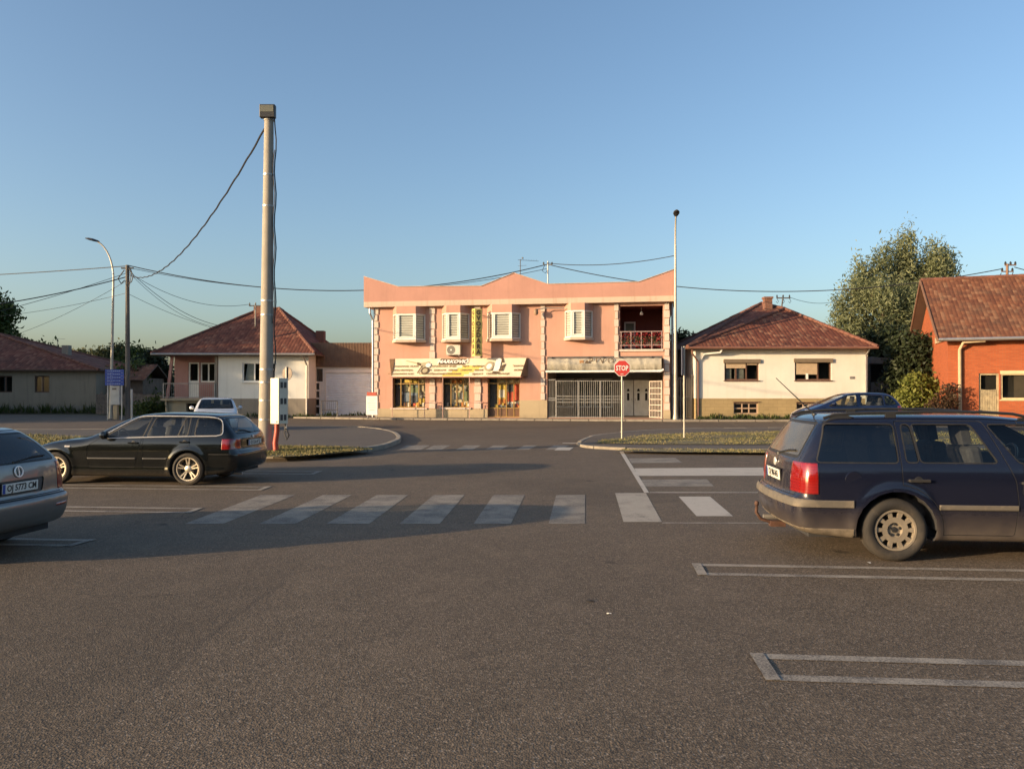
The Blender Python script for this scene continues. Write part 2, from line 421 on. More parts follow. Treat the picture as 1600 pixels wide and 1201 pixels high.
def inset_poly(px_pts, z): return [(gp(a, b, z).x, gp(a, b, z).y) for a, b in px_pts]
gl1 = inset_poly([(-600, 703), (60, 704), (200, 707), (395, 707), (395, 700), (300, 690), (190, 682), (60, 679), (-600, 679)], 0.13)
gl2 = inset_poly([(402, 714), (470, 712), (540, 706), (585, 701), (560, 698), (480, 697), (402, 696)], 0.13)
gr1 = inset_poly([(930, 690), (1000, 691.5), (1150, 692), (1400, 692), (2000, 694), (2000, 672), (1400, 672), (1180, 672), (1070, 674.5), (985, 679.5), (940, 685)], 0.12)
gr2 = inset_poly([(960, 701.5), (1050, 703.5), (1250, 705), (2000, 706), (2000, 699.5), (1250, 699.5), (1040, 698.5), (975, 699)], 0.115)
for k, (poly, z) in enumerate([(gl1, 0.13), (gl2, 0.13), (gr1, 0.085), (gr2, 0.075)]):
    sheet('verge', poly, z, M['soil'])

# pavement in front of the shops and houses
M['paving'] = asphalt('shop_pavement', (0.13, 0.112, 0.095), (0.2, 0.175, 0.145))
pv = [(-13.2, 46.6), (-8.4, 44.6), (9.0, 41.7), (24, 41.7), (40, 41.0), (40, 60), (-13.2, 60)]
sheet('pavement', pv, 0.09, M['paving'])
kerb([(40, 40.85), (24, 41.55), (9.0, 41.55), (-8.4, 44.45), (-13.2, 46.45)][::-1], 'kerb', 0.15, 0.10)

# ---- painted markings, each its own sheet 4 mm above the asphalt
def mark(name, pix, mat, z=0.003):
    pts = [gp(a, b) for a, b in pix]
    return sheet(name, [(p.x, p.y) for p in pts], z, mat)
bot = [(289, 349), (405, 462), (510, 577), (624, 687), (740, 798), (857, 914)]
top = [(408, 461), (505, 550), (589, 638), (678, 726), (771, 820), (869, 914)]
for (a, b), (c, d) in zip(bot, top):
    mark('crosswalk_stripe', [(a, 818), (b, 818), (d, 773), (c, 773)], M['paint_worn'])
mark('crosswalk_stripe', [(974, 815), (1034, 815), (1009, 770), (961, 770)], M['paint'])
mark('crosswalk_stripe', [(1088, 806), (1145, 806), (1109, 775.5), (1060, 775.5)], M['paint_bright'])
mark('crosswalk_stripe', [(1222, 806), (1280, 806), (1235, 775), (1187, 775)], M['paint_bright'])
mark('crosswalk_stripe', [(1350, 806), (1410, 806), (1360, 775), (1312, 775)], M['paint_bright'])
mark('edge_line', [(968, 705.5), (974, 705.5), (1014, 769.6), (1006.5, 769.6)], M['paint_bright'], 0.005)
mark('parking_line', [(1014.5, 768.2), (1500, 768.2), (1500, 770), (1014.5, 770)], M['paint_thin'], 0.004)
mark('parking_line', [(1034.5, 815.6), (1500, 816.8), (1500, 818.4), (1034.5, 817.2)], M['paint_thin'])
mark('hatch_stripe', [(982, 716), (1055, 715), (1066, 722.6), (987, 723.4)], M['paint_worn'])
mark('hatch_stripe', [(991, 731.5), (1300, 729.5), (1300, 742.6), (997, 743.2)], M['paint_bright'])
mark('hatch_stripe', [(1002, 749.2), (1104, 748.4), (1115, 759.4), (1007, 759.8)], M['paint_worn'])
def bay(o1, o2, far, w_px, mat):   # two parallel lines closed at the aisle: o1 upper tip, o2 lower tip, far = px reached
    (ax, ay), (bx, by) = o1, o2
    A, B = gp(ax, ay), gp(bx, by); sgn = 1 if far > ax else -1
    L = 6.0
    def bar(P, wd, s=1):
        q = P + EX * sgn * L; nrm = EY * wd
        return [(P.x, P.y), (q.x, q.y), (q.x + nrm.x * s, q.y + nrm.y * s), (P.x + nrm.x * s, P.y + nrm.y * s)]
    sheet('parking_line', bar(A, w_px, -1), 0.004, mat); sheet('parking_line', bar(B, w_px, 1), 0.004, mat)
    c = EX * sgn * w_px * 0.9
    sheet('parking_line', [(A.x, A.y), (A.x + c.x, A.y + c.y), (B.x + c.x, B.y + c.y), (B.x, B.y)], 0.008, mat)
bay((1080, 880), (1090, 898), 1600, 0.10, M['paint_thin'])
bay((1170, 1020), (1196, 1062), 1600, 0.10, M['paint_thin'])
bay((425, 760), (408, 766), 0, 0.10, M['paint_thin'])
bay((318, 793.5), (297, 801.5), 0, 0.10, M['paint_thin'])
bay((152, 842.5), (112, 853.5), 0, 0.10, M['paint_thin'])
bay((504, 736), (490, 741), 0, 0.10, M['paint_thin'])
# worn crossing over the entrance and the give-way line
for k, (a, b) in enumerate([(622, 662), (664, 694), (712, 742), (757, 786), (806, 830), (852, 880)]):
    mark('crosswalk_stripe', [(a, 702.5), (b - 4, 702.5), (b + 10, 695.5), (a + 14, 695.5)], M['paint_worn'])
mark('crosswalk_stripe', [(866, 703.4), (890, 703.4), (896, 699), (872, 699)], M['paint_bright'], 0.006)
mark('stop_line', [(878, 692.6), (908, 692.8), (909, 691.6), (880, 691.4)], M['paint'])

# ---- grass tufts on the verges (nobody could count the blades)
def grassmat():
    m, n, bs, out = new_mat('dry_grass_blades'); g = NT(n)
    at = g.node('ShaderNodeAttribute', attribute_name='tint')
    t = g.sep(at.outputs['Color'])
    c = g.mix(t[0], (0.11, 0.115, 0.035), (0.31, 0.235, 0.095)); c = g.mix(t[1], c, (0.05, 0.075, 0.018))
    n.links.new(c, bs.inputs['Base Color']); bs.inputs['Roughness'].default_value = 0.8
    return m
M['grass'] = grassmat()
def raw_mesh(name, V, F, mat, tint=None, parent=None):
    """V (n,3) floats, F (m,k) ints, k = 3 or 4"""
    k = F.shape[1]; me = bpy.data.meshes.new(name)
    me.vertices.add(len(V)); me.vertices.foreach_set('co', V.astype(np.float32).ravel())
    me.loops.add(F.size); me.loops.foreach_set('vertex_index', F.astype(np.int32).ravel())
    me.polygons.add(len(F)); me.polygons.foreach_set('loop_start', np.arange(0, F.size, k, dtype=np.int32))
    me.polygons.foreach_set('loop_total', np.full(len(F), k, np.int32))
    me.update(calc_edges=True); me.validate()
    if tint is not None:
        at = me.color_attributes.new('tint', 'FLOAT_COLOR', 'POINT'); at.data.foreach_set('color', tint.astype(np.float32).ravel())
    me.materials.append(mat)
    return link(bpy.data.objects.new(name, me), parent)
def inside(poly, P):
    x, y = P[:, 0], P[:, 1]; c = np.zeros(len(P), bool); n = len(poly)
    for i in range(n):
        x1, y1 = poly[i]; x2, y2 = poly[(i+1) % n]
        c ^= ((y1 > y) != (y2 > y)) & (x < (x2 - x1) * (y - y1) / (y2 - y1 + 1e-12) + x1)
    return c
def grass(poly, n, z, h, label, rng):
    A = np.array(poly); lo, hi = np.maximum(A.min(0), (-24, 0)), np.minimum(A.max(0), (30, 60))
    P = rng.uniform(lo, hi, (n * 3, 2)); P = P[inside(poly, P)][:n]
    # patchy growth
    k = np.sin(P[:, 0] * 1.7 + 2 * np.sin(P[:, 1] * 1.1)) + np.sin(P[:, 0] * 0.6 - P[:, 1] * 2.3) + rng.normal(0, 0.8, len(P))
    P = P[k > -1.0]; k = k[k > -1.0]; m = len(P)
    a = rng.uniform(0, 2*math.pi, m); hh = h * rng.uniform(0.4, 1.25, m) * (0.75 + 0.2 * k); wd = rng.uniform(0.008, 0.020, m)
    lean = rng.normal(0, 0.5, (m, 2)) * hh[:, None]
    B = np.column_stack([P, np.full(m, z)]); d = np.column_stack([np.cos(a) * wd, np.sin(a) * wd, np.zeros(m)])
    T = B + np.column_stack([lean, hh])
    V = np.stack([B - d, B + d, T], 1).reshape(-1, 3); F = np.arange(3 * m).reshape(m, 3)
    dry = np.clip(rng.normal(0.55, 0.28, m) - 0.12 * k, 0, 1); dk = np.clip(rng.normal(0.15, 0.2, m), 0, 1)
    t = np.column_stack([dry, dk, np.zeros(m), np.ones(m)]); t = np.repeat(t, 3, 0)
    o = raw_mesh('grass', V, F, M['grass'], t); o['kind'] = 'stuff'; o['label'] = label
    return o
rg = np.random.default_rng(3)
grass(gl1, 26000, 0.125, 0.07, 'dry yellow green grass on the left verge behind the dark cars', rg)
grass(gl2, 9000, 0.125, 0.06, 'sparse dry grass beside the foot of the concrete pole', rg)
grass(gr1, 30000, 0.08, 0.055, 'dry yellow green grass on the verge around the stop sign', rg)
grass(gr2, 9000, 0.07, 0.045, 'thin strip of dry grass along the edge of the car park', rg)
# ------------------------------------------------------------------ buildings
class Frame:
    """a facade: origin at its left foot, u to the right along it, v into the building, z up"""
    def __init__(s, x, y, ang, z0=0.0):
        s.o = Vector((x, y, 0)); s.a = ang; s.e = Vector((math.cos(ang), math.sin(ang), 0)); s.n = Vector((-math.sin(ang), math.cos(ang), 0)); s.z0 = z0
    def U(s, px, v=0.0):
        k = (px - 800) / FPX; b = s.o + s.n * v          # b.x + u e.x = k (b.y + u e.y)
        return (k * b.y - b.x) / (s.e.x - k * s.e.y)
    def D(s, u, v=0.0): return s.o.y + u * s.e.y + v * s.n.y
    def Z(s, px, py, v=0.0):
        d = s.D(s.U(px, v), v); return CAMH + (HOR - py) / FPX * d - s.z0
    def W(s, u, v, z): return s.o + s.e * u + s.n * v + Vector((0, 0, z + s.z0))

def wall_open(mb, u0, u1, z0, z1, ops, depth=0.2, v=0.0, m=0, mr=None):
    """flat wall at v with rectangular openings and their reveals"""
    us = sorted({u0, u1, *[o[0] for o in ops], *[o[1] for o in ops]}); zs = sorted({z0, z1, *[o[2] for o in ops], *[o[3] for o in ops]})
    for a, b in zip(us[:-1], us[1:]):
        for c, d in zip(zs[:-1], zs[1:]):
            mu, mz = (a + b) / 2, (c + d) / 2
            if any(o[0] < mu < o[1] and o[2] < mz < o[3] for o in ops): continue
            mb.quad((a, v, c), (b, v, c), (b, v, d), (a, v, d), m)
    mr = m if mr is None else mr
    for a, b, c, d in ops:
        e = v + depth
        mb.quad((a, v, c), (a, v, d), (a, e, d), (a, e, c), mr); mb.quad((b, v, d), (b, v, c), (b, e, c), (b, e, d), mr)
        mb.quad((a, v, d), (b, v, d), (b, e, d), (a, e, d), mr); mb.quad((b, v, c), (a, v, c), (a, e, c), (b, e, c), mr)
def shell(mb, u0, u1, v0, v1, z0, z1, m=0, front=False, top=True):
    mb.quad((u0, v0, z0), (u0, v1, z0), (u0, v1, z1), (u0, v0, z1), m); mb.quad((u1, v1, z0), (u1, v0, z0), (u1, v0, z1), (u1, v1, z1), m)
    mb.quad((u1, v1, z0), (u0, v1, z0), (u0, v1, z1), (u1, v1, z1), m)
    if top: mb.quad((u0, v0, z1), (u1, v0, z1), (u1, v1, z1), (u0, v1, z1), m)
    if front: mb.quad((u0, v0, z0), (u1, v0, z0), (u1, v0, z1), (u0, v0, z1), m)

def frame_bars(mb, u0, u1, z0, z1, v0, v1, w, mull=(), trans=(), m=0, wm=None):
    wm = wm or w
    mb.box(u0, u0 + w, v0, v1, z0, z1, m); mb.box(u1 - w, u1, v0, v1, z0, z1, m)
    mb.box(u0 + w, u1 - w, v0, v1, z0, z0 + w, m); mb.box(u0 + w, u1 - w, v0, v1, z1 - w, z1, m)
    for q in mull: mb.box(q - wm / 2, q + wm / 2, v0 + 0.004, v1 - 0.004, z0 + w, z1 - w, m)
    for q in trans: mb.box(u0 + w, u1 - w, v0 + 0.008, v1 - 0.008, q - wm / 2, q + wm / 2, m)
def window(parent, u0, u1, z0, z1, v, mat, w=0.07, mull=(), trans=(), sill=None, curtain=None, label=None, glass=None):
    mb = MB(); frame_bars(mb, u0, u1, z0, z1, v, v + 0.07, w, mull, trans)
    o = mb.build('window', mat, parent)
    if label: o['label'] = label
    p = MB(); p.quad((u0 + w, v + 0.035, z0 + w), (u1 - w, v + 0.035, z0 + w), (u1 - w, v + 0.035, z1 - w), (u0 + w, v + 0.035, z1 - w)); p.build('pane', glass or M['glass'], o)
    if sill is not None: s = MB(); s.box(u0 - 0.06, u1 + 0.06, v - 0.16, v + 0.05, z0 - 0.06, z0 - 0.003); s.build('sill', sill, o)
    if curtain is not None:
        c = MB(); a, b, zc, mt = curtain; n = 24
        for i in range(n):
            x0 = a + (b - a) * i / n; x1 = a + (b - a) * (i + 1) / n
            c.quad((x0, v + 0.13 + 0.02 * (i % 2), z0), (x1, v + 0.13 + 0.02 * ((i + 1) % 2), z0), (x1, v + 0.13 + 0.02 * ((i + 1) % 2), zc), (x0, v + 0.13 + 0.02 * (i % 2), zc))
        c.build('curtain', mt, o)
    return o

def roof_mesh(name, polys, mats, parent, th=0.10):
    """polys: lists of 3-D points (counter-clockwise from above); tile courses run up each slope"""
    me = bpy.data.meshes.new(name); bm = bmesh.new(); uvl = bm.loops.layers.uv.new('UVMap')
    cache = {}
    def V(p):
        k = tuple(round(q, 4) for q in p)
        if k not in cache: cache[k] = bm.verts.new(p)
        return cache[k]
    def Vb(p): return V((p[0], p[1], p[2] - th))
    edges = {}
    for poly in polys:
        f = bm.faces.new([V(p) for p in poly]); f.normal_update()
        if f.normal.z < 0: f.normal_flip(); f.normal_update()
        nn = f.normal; hz = Vector((-nn.y, nn.x, 0)); hz = hz.normalized() if hz.length > 1e-5 else Vector((1, 0, 0)); up = nn.cross(hz); up.normalize()
        for l in f.loops: l[uvl].uv = (l.vert.co.dot(hz) + 50, l.vert.co.dot(up) + 50)
        f.material_index = 0
        for i in range(len(poly)):
            a, b = tuple(poly[i]), tuple(poly[(i+1) % len(poly)]); k = frozenset([a, b]); edges[k] = edges.get(k, []) + [(a, b)]
        g = bm.faces.new([Vb(p) for p in reversed(poly)]); g.material_index = 1
    for k, l in edges.items():
        if len(l) == 1:
            a, b = l[0]
            try: q = bm.faces.new([V(b), V(a), Vb(a), Vb(b)]); q.material_index = 1
            except ValueError: pass
    bm.to_mesh(me); bm.free()
    for q in mats: me.materials.append(q)
    return link(bpy.data.objects.new(name, me), parent)
def ridge_caps(parent, lines, mat, r=0.10):
    mb = MB()
    for a, b in lines:
        a, b = Vector(a), Vector(b); L = (b - a).length; n = max(1, int(L / 0.36)); d = (b - a) / n
        for i in range(n):
            j = random.uniform(-0.012, 0.012)
            mb.tube([a + d * i + Vector((0, 0, j)), a + d * (i + 1.12) + Vector((0, 0, j + 0.015))], [r * 1.12, r * 0.92], 8)
    return mb.build('ridge_tiles', mat, parent)
def text_mesh(name, body, size, mat, parent, loc, rot=(R(90), 0, 0), align='CENTER', bold=0.0, depth=0.004, squeeze=1.0, shear=0.0, spacing=1.0):
    c = bpy.data.curves.new(name, 'FONT'); c.body = body; c.size = size; c.align_x = align; c.align_y = 'CENTER'
    c.extrude = depth; c.offset = bold; c.resolution_u = 2; c.shear = shear; c.space_character = spacing
    t = bpy.data.objects.new(name, c); COL.objects.link(t); bpy.context.view_layer.update()
    me = bpy.data.meshes.new_from_object(t.evaluated_get(bpy.context.evaluated_depsgraph_get()))
    bpy.data.objects.remove(t); me.name = name
    me.materials.clear(); me.materials.append(mat)
    o = bpy.data.objects.new(name, me); link(o, parent); o.location = loc; o.rotation_euler = rot; o.scale = (squeeze, 1, 1)
    return o

M['pink'] = stucco('pink_render', (0.49, 0.283, 0.213), (0.28, 0.16, 0.11), 0.28, 0.35)
M['pink_parapet'] = stucco('pink_parapet_render', (0.43, 0.237, 0.19), (0.25, 0.15, 0.11), 0.3, 0.0)
M['plinth'] = stucco('beige_plinth_render', (0.40, 0.325, 0.215), (0.17, 0.14, 0.10), 0.35, 0.8, 0.4)
M['cornice'] = stucco('cornice_render', (0.54, 0.415, 0.325), (0.25, 0.18, 0.12), 0.5, 0.0)
M['quoin'] = stucco('pale_quoin_blocks', (0.55, 0.475, 0.41), (0.3, 0.2, 0.14), 0.35, 0.2)
M['gold'] = simple('bronze_aluminium', (0.33, 0.21, 0.075), 0.4, 0.35, var=0.1)
M['blind'] = simple('roller_shutter_slats', (0.58, 0.57, 0.52), 0.6, var=0.08)
M['pinkpipe'] = simple('pink_painted_pipe', (0.50, 0.27, 0.21), 0.5, dirt=(0.25, 0.12, 0.08), dirtamt=0.5)
M['banner'] = stucco('cream_awning_fabric', (0.70, 0.625, 0.45), (0.4, 0.3, 0.16), 0.3, 0.0, bump=0.08)
M['banner_yellow'] = stucco('yellow_awning_fabric', (0.65, 0.51, 0.14), (0.4, 0.3, 0.1), 0.25, 0.0, bump=0.08)
M['fabric_brown'] = simple('brown_awning_fabric', (0.26, 0.16, 0.09), 0.9, dirt=(0.12, 0.08, 0.05), dirtamt=0.6)
M['ink'] = simple('dark_brown_lettering', (0.10, 0.065, 0.035), 0.7)
M['ink_soft'] = simple('faded_brown_lettering', (0.24, 0.165, 0.085), 0.8)
M['white_paint'] = simple('white_paint', (0.75, 0.73, 0.68), 0.5, var=0.06)
M['grey_metal_dark'] = simple('dark_painted_steel', (0.10, 0.095, 0.09), 0.5, 0.3, dirt=(0.2, 0.15, 0.1), dirtamt=0.4)

# ======== pink shop building
F1 = Frame(-8.19, 46.0, R(-10.0)); W1 = 17.30; DEP = 13.0
pink = thing('shop_building', 'two storey salmon pink building with shops below, three pointed parapet and bay windows', 'building', F1.o, F1.a)
zc0, zc1 = 6.62, 6.93                       # cornice
REC = (F1.U(855), F1.U(1036.5), 0.12, F1.Z(945, 560))       # shop entrance recess
BAL = (F1.U(968.5), F1.U(1036), F1.Z(1000, 546), F1.Z(1000, 477.5))
SW = [(F1.U(613.5), F1.U(664.5), F1.Z(640, 637), F1.Z(640, 590)), (F1.U(690.5), F1.U(733), F1.Z(712, 636.5), F1.Z(712, 590)), (F1.U(762), F1.U(812), 0.12, F1.Z(787, 590))]
mb = MB()
zp1 = F1.Z(640, 638.2); zp2 = F1.Z(830, 625)
ops = [REC, BAL] + SW
wall_open(mb, 0, W1, 0.0, zc0 + 0.1, ops, 0.32, 0.0, 0)
shell(mb, 0, W1, 0, DEP, 0, zc0 + 0.1, 0)
mb.build('wall', M['pink'], pink)
# plinth slabs, 3 cm proud
mb = MB()
for a, b, z in [(0, SW[0][0], zp1), (SW[0][0], SW[0][1], SW[0][2] - 0.09), (SW[0][1], SW[1][0], zp1), (SW[1][0], SW[1][1], SW[1][2] - 0.09), (SW[1][1], SW[2][0], zp1), (SW[2][1], REC[0], zp2), (REC[1], W1, F1.Z(1042, 641))]:
    mb.box(a, b, -0.035, 0.02, 0.0, z)
mb.box(-0.03, 0.02, -0.035, DEP, 0.0, zp1 - 0.01)
build_each(mb, 'plinth', M['plinth'], pink)
# cornice and parapet
ov = 0.55
mb = MB(); mb.box(-ov, F1.U(1056, -0.42), -0.42, DEP + 0.2, zc0, zc1); mb.build('cornice', M['cornice'], pink)
def PZ(px, py): return F1.Z(px, py, -0.38)
uL, uR = -ov - 0.02, F1.U(1056.5, -0.38)
prof = [(uL, PZ(570, 432)), (F1.U(622, -0.38), PZ(622, 448)), (F1.U(752, -0.38), PZ(752, 447)), (F1.U(803, -0.38), PZ(803, 426.5)), (F1.U(856, -0.38), PZ(856, 444)), (F1.U(998, -0.38), PZ(998, 440.5)), (uR, PZ(1054, 420))]
mb = MB(); mb.prism([(uL, zc1)] + prof + [(uR, zc1)], 'y', -0.38, -0.20)
mb.box(uL, uL + 0.18, -0.20, DEP, zc1, 7.78); mb.box(uR - 0.18, uR, -0.20, DEP, zc1, 7.78); mb.box(uL, uR, DEP, DEP + 0.18, zc1, 7.78)
mb.build('parapet', M['pink_parapet'], pink)
mb = MB()
for (a, za), (b, zb) in zip(prof[:-1], prof[1:]):
    mb.add([(a, -0.42, za), (b, -0.42, zb), (b, -0.16, zb), (a, -0.16, za), (a, -0.42, za + 0.035), (b, -0.42, zb + 0.035), (b, -0.16, zb + 0.035), (a, -0.16, za + 0.035)], [(0,1,5,4), (4,5,6,7), (1,2,6,5), (2,3,7,6), (3,0,4,7), (0,3,2,1)])
mb.build('parapet_flashing', simple('parapet_flashing', (0.42, 0.33, 0.27), 0.6, dirt=(0.2, 0.13, 0.1), dirtamt=0.5), pink)
mb = MB(); mb.quad((uL + .18, -0.2, zc1 + 0.05), (uR - .18, -0.2, zc1 + 0.05), (uR - .18, DEP, zc1 + 0.05), (uL + .18, DEP, zc1 + 0.05)); mb.build('flat_roof', M['paving'], pink)
# quoin strips: pale blocks with recessed joints
def quoins(u0, u1, z0, z1, step=0.42):
    mb = MB(); mb.box(u0 + 0.03, u1 - 0.03, -0.03, 0.01, z0, z1, 1); n = max(2, round((z1 - z0) / step)); s = (z1 - z0) / n
    for i in range(n):
        k = 0.035 * (i % 2)
        mb.box(u0 + k, u1 - k, -0.075, -0.02, z0 + i * s + 0.022, z0 + (i + 1) * s - 0.022, 0)
    mb.build('quoin_strip', [M['quoin'], M['pink']], pink)
aw1t = F1.Z(720, 560)
for p0, p1, za, zb in [(671.5, 680, aw1t, zc0 - 0.02), (845, 851.5, zp2, zc0 - 0.02), (960, 966.5, REC[3] + 0.02, zc0 - 0.02), (1037.5, 1046.5, F1.Z(1042, 641), zc0 - 0.02),
                       (671, 680.5, zp1, F1.Z(676, 590)), (741, 752, zp1, F1.Z(746, 590)), (741.5, 751, aw1t, zc0 - 0.02)]:
    quoins(F1.U(p0), F1.U(p1), za, zb)
mb = MB()
for i in range(15):
    z = zp1 + i * 0.4; mb.box(-0.07, -0.005, 0.0, 0.42 - 0.06 * (i % 2), z + 0.02, z + 0.38); mb.box(-0.07, 0.22 - 0.06 * (i % 2), -0.06, -0.004, z + 0.02, z + 0.38)
mb.build('corner_quoins', M['quoin'], pink)
# bay windows
def bay_window(pl, fl, fr, pr, yt, ys, pz=0.62):
    u0, u1 = F1.U(pl), F1.U(pr); um = (pl + pr) / 2
    z1 = F1.Z(um, yt); z0 = F1.Z(um, ys)
    zs = z0 - 0.11
    W = u1 - u0; s = 0.42                         # splay
    A = [(u0, 0.0), (u0 + s, -pz), (u1 - s, -pz), (u1, 0.0)]
    mb = MB(); g = 0.03
    cap = [(a, b - (0.0 if b == 0 else 0.0)) for a, b in A]
    mb.prism(cap, 'z', z1 + 0.002, zc0 - 0.002)
    o = mb.build('bay_window', M['pink'], pink)
    s_ = MB(); sp = [(u0 - 0.05, 0.0), (u0 + s - 0.03, -pz - 0.07), (u1 - s + 0.03, -pz - 0.07), (u1 + 0.05, 0.0)]
    s_.prism(sp, 'z', zs - 0.04, z0 - 0.002); s_.build('sill', M['cornice'], o)
    fr_, gl, bl = MB(), MB(), MB()
    H = z1 - z0
    for (a, b), (c, d), side in [(A[0], A[1], 1), (A[1], A[2], 0), (A[2], A[3], 1)]:
        P, Q = Vector((a, b, z0)), Vector((c, d, z0)); e = (Q - P); L = e.length; e.normalize(); nn = Vector((e.y, -e.x, 0)); up = Vector((0, 0, 1)); w = 0.09 if not side else 0.06
        def bar(x0, x1, y0, y1, t=0.035, off=0.0):
            fr_.obox(P + e * (x0 + x1) / 2 + up * (y0 + y1) / 2 - nn * (0.05 + off), (e, nn, up), ((x1 - x0) / 2, t, (y1 - y0) / 2))
        bar(0, w, 0, H); bar(L - w, L, 0, H); bar(w, L - w, 0, w); bar(w, L - w, H - w, H)
        if not side: bar(w + .02, w + 0.08, w + .02, H - w - .02, 0.03, 0.006); bar(L - w - 0.08, L - w - .02, w + .02, H - w - .02, 0.03, 0.006); bar(w + .08, L - w - .08, w + 0.02, w + 0.08, .03, .006)
        i = nn * -0.05
        gl.quad(P + e * w + up * w + i, P + e * (L - w) + up * w + i, P + e * (L - w) + up * (H - w) + i, P + e * w + up * (H - w) + i)
        n = 11; st = H / n; i2 = nn * -0.10
        for k in range(n):
            t0 = P + up * (k * st) + i2; t1 = P + up * ((k + 1) * st - 0.042) + i2
            bl.quad(t0 - nn * 0.02, t0 + e * L - nn * 0.02, t1 + e * L + nn * 0.02, t1 + nn * 0.02)
            bl.quad(t1 - nn * 0.03, t1 + e * L - nn * 0.03, t1 + e * L - nn * 0.03 + up * 0.05, t1 - nn * 0.03 + up * 0.05, 1)
    fr_.build('frame', M['white_frame'], o); gl.build('pane', M['clear_glass'], o); bl.build('blind', [M['blind'], simple('shadow_gap_grey', (0.2, 0.19, 0.17), .8)], o)
bay_window(613.8, 623, 653, 665, 491.5, 531.5)
bay_window(690.5, 697, 720, 734, 490, 531)
bay_window(761, 769, 801.5, 813.8, 489.5, 529.5)
bay_window(882.3, 890, 913, 926.5, 486, 527.5)
# shop windows
POST = [simple('poster_' + k, c, 0.6, var=0.25, scale=2.0) for k, c in [('cream', (0.55, 0.48, 0.32)), ('blue_grey', (0.16, 0.20, 0.25)), ('orange', (0.55, 0.20, 0.04)), ('red', (0.5, 0.09, 0.04)), ('green', (0.16, 0.2, 0.1)), ('white', (0.6, 0.57, 0.48)), ('yellow', (0.58, 0.42, 0.08)), ('steel', (0.28, 0.28, 0.27)), ('dark', (0.05, 0.05, 0.055))]]
rs = random.Random(5)
def goods(o, u0, u1, z0, z1, v, items):
    """display behind the glass: boards, boxes and tools on shelves"""
    bk = MB(); bk.quad((u0, v + 0.27, z0), (u1, v + 0.27, z0), (u1, v + 0.27, z1), (u0, v + 0.27, z1), 0)
    bk.quad((u0, v + 0.1, z0), (u1, v + 0.1, z0), (u1, v + 0.55, z0), (u0, v + 0.55, z0), 5)
    W, H = u1 - u0, z1 - z0
    for a, b, c, d, m, dep in items: bk.box(u0 + a * W, u0 + b * W, v + dep * .42, v + dep * .42 + 0.03, z0 + c * H, z0 + d * H, m)
    for i in range(16):
        x = u0 + rs.uniform(0.05, 0.92) * W; h = rs.uniform(0.06, 0.26); bk.box(x, x + rs.uniform(0.06, 0.18), v + 0.05, v + 0.10, z0 + 0.002, z0 + h, rs.choice([1, 2, 5, 6, 7, 8, 3]))
    for i in range(14):
        x = u0 + rs.uniform(0.05, 0.92) * W; zz = z0 + rs.uniform(0.35, 0.85) * H; bk.lathe([(0.0, 0), (rs.uniform(0.04, 0.11), 0.01), (0.05, 0.05), (0, 0.06)], (x, v + 0.13, zz), 'y', 8, rs.choice([1, 4, 7, 8, 8]))
    bk.build('display', POST, o)
its = [[(0.0, 0.3, 0.05, 0.95, 8, 0.4), (0.28, 0.72, 0.18, 0.5, 1, 0.3), (0.5, 0.8, 0.35, 0.8, 4, 0.34), (0.3, 0.98, 0.55, 0.8, 0, 0.5), (0.45, 0.68, 0.1, 0.4, 8, 0.28), (0.75, 0.95, 0.1, 0.3, 6, 0.25), (0.3, 0.72, 0.86, 0.97, 6, 0.2)],
       [(0.0, 0.22, 0.02, 0.98, 8, 0.4), (0.3, 0.95, 0.1, 0.8, 0, 0.5), (0.35, 0.5, 0.25, 0.5, 7, 0.3), (0.6, 0.75, 0.25, 0.5, 7, 0.3), (0.35, 0.95, 0.02, 0.14, 5, 0.25), (0.25, 0.7, 0.84, 0.96, 2, 0.2), (0.76, 0.97, 0.2, 0.75, 4, 0.38)]]
for k in (0, 1):
    u0, u1, z0, z1 = SW[k]; W = u1 - u0
    mu = [u0 + W * q for q in ((0.22, 0.5, 0.77) if k == 0 else (0.3, 0.52, 0.76))]
    o = window(pink, u0, u1, z0, z1, 0.20, M['gold'], 0.055, mu, (z0 + 0.80 * (z1 - z0),), glass=M['clear_glass'])
    goods(o, u0 + .06, u1 - .06, z0 + .06, z1 - .06, 0.24, its[k])
    s = MB(); s.box(u0 - 0.12, u1 + 0.12, -0.11, 0.20, z0 - 0.09, z0 - 0.003); s.build('sill', M['quoin'], o)
u0, u1, z0, z1 = SW[2]; W = u1 - u0
mb = MB(); zr = F1.Z(787, 637.5)
ud = u0 + 0.30 * W; um = u0 + 0.57 * W; ue = u0 + 0.80 * W
frame_bars(mb, u0, u1, z0, z1, 0.20, 0.28, 0.06, (ud, um, ue), (zr, z0 + .86 * (z1 - z0)))
dr = mb.build('door', M['gold'], pink)
mb = MB(); mb.quad((u0 + .05, 0.235, zr), (u1 - .05, 0.235, zr), (u1 - .05, 0.235, z1 - .05), (u0 + .05, 0.235, z1 - .05)); mb.build('pane', M['clear_glass'], dr)
mb = MB(); mb.box(u0 + .06, u1 - .06, 0.225, 0.255, z0 + .06, zr - .03); mb.build('door_panel', simple('dark_brown_panel', (0.12, 0.06, 0.03), 0.5, dirt=(0.2, 0.13, 0.08), dirtamt=0.4), dr)
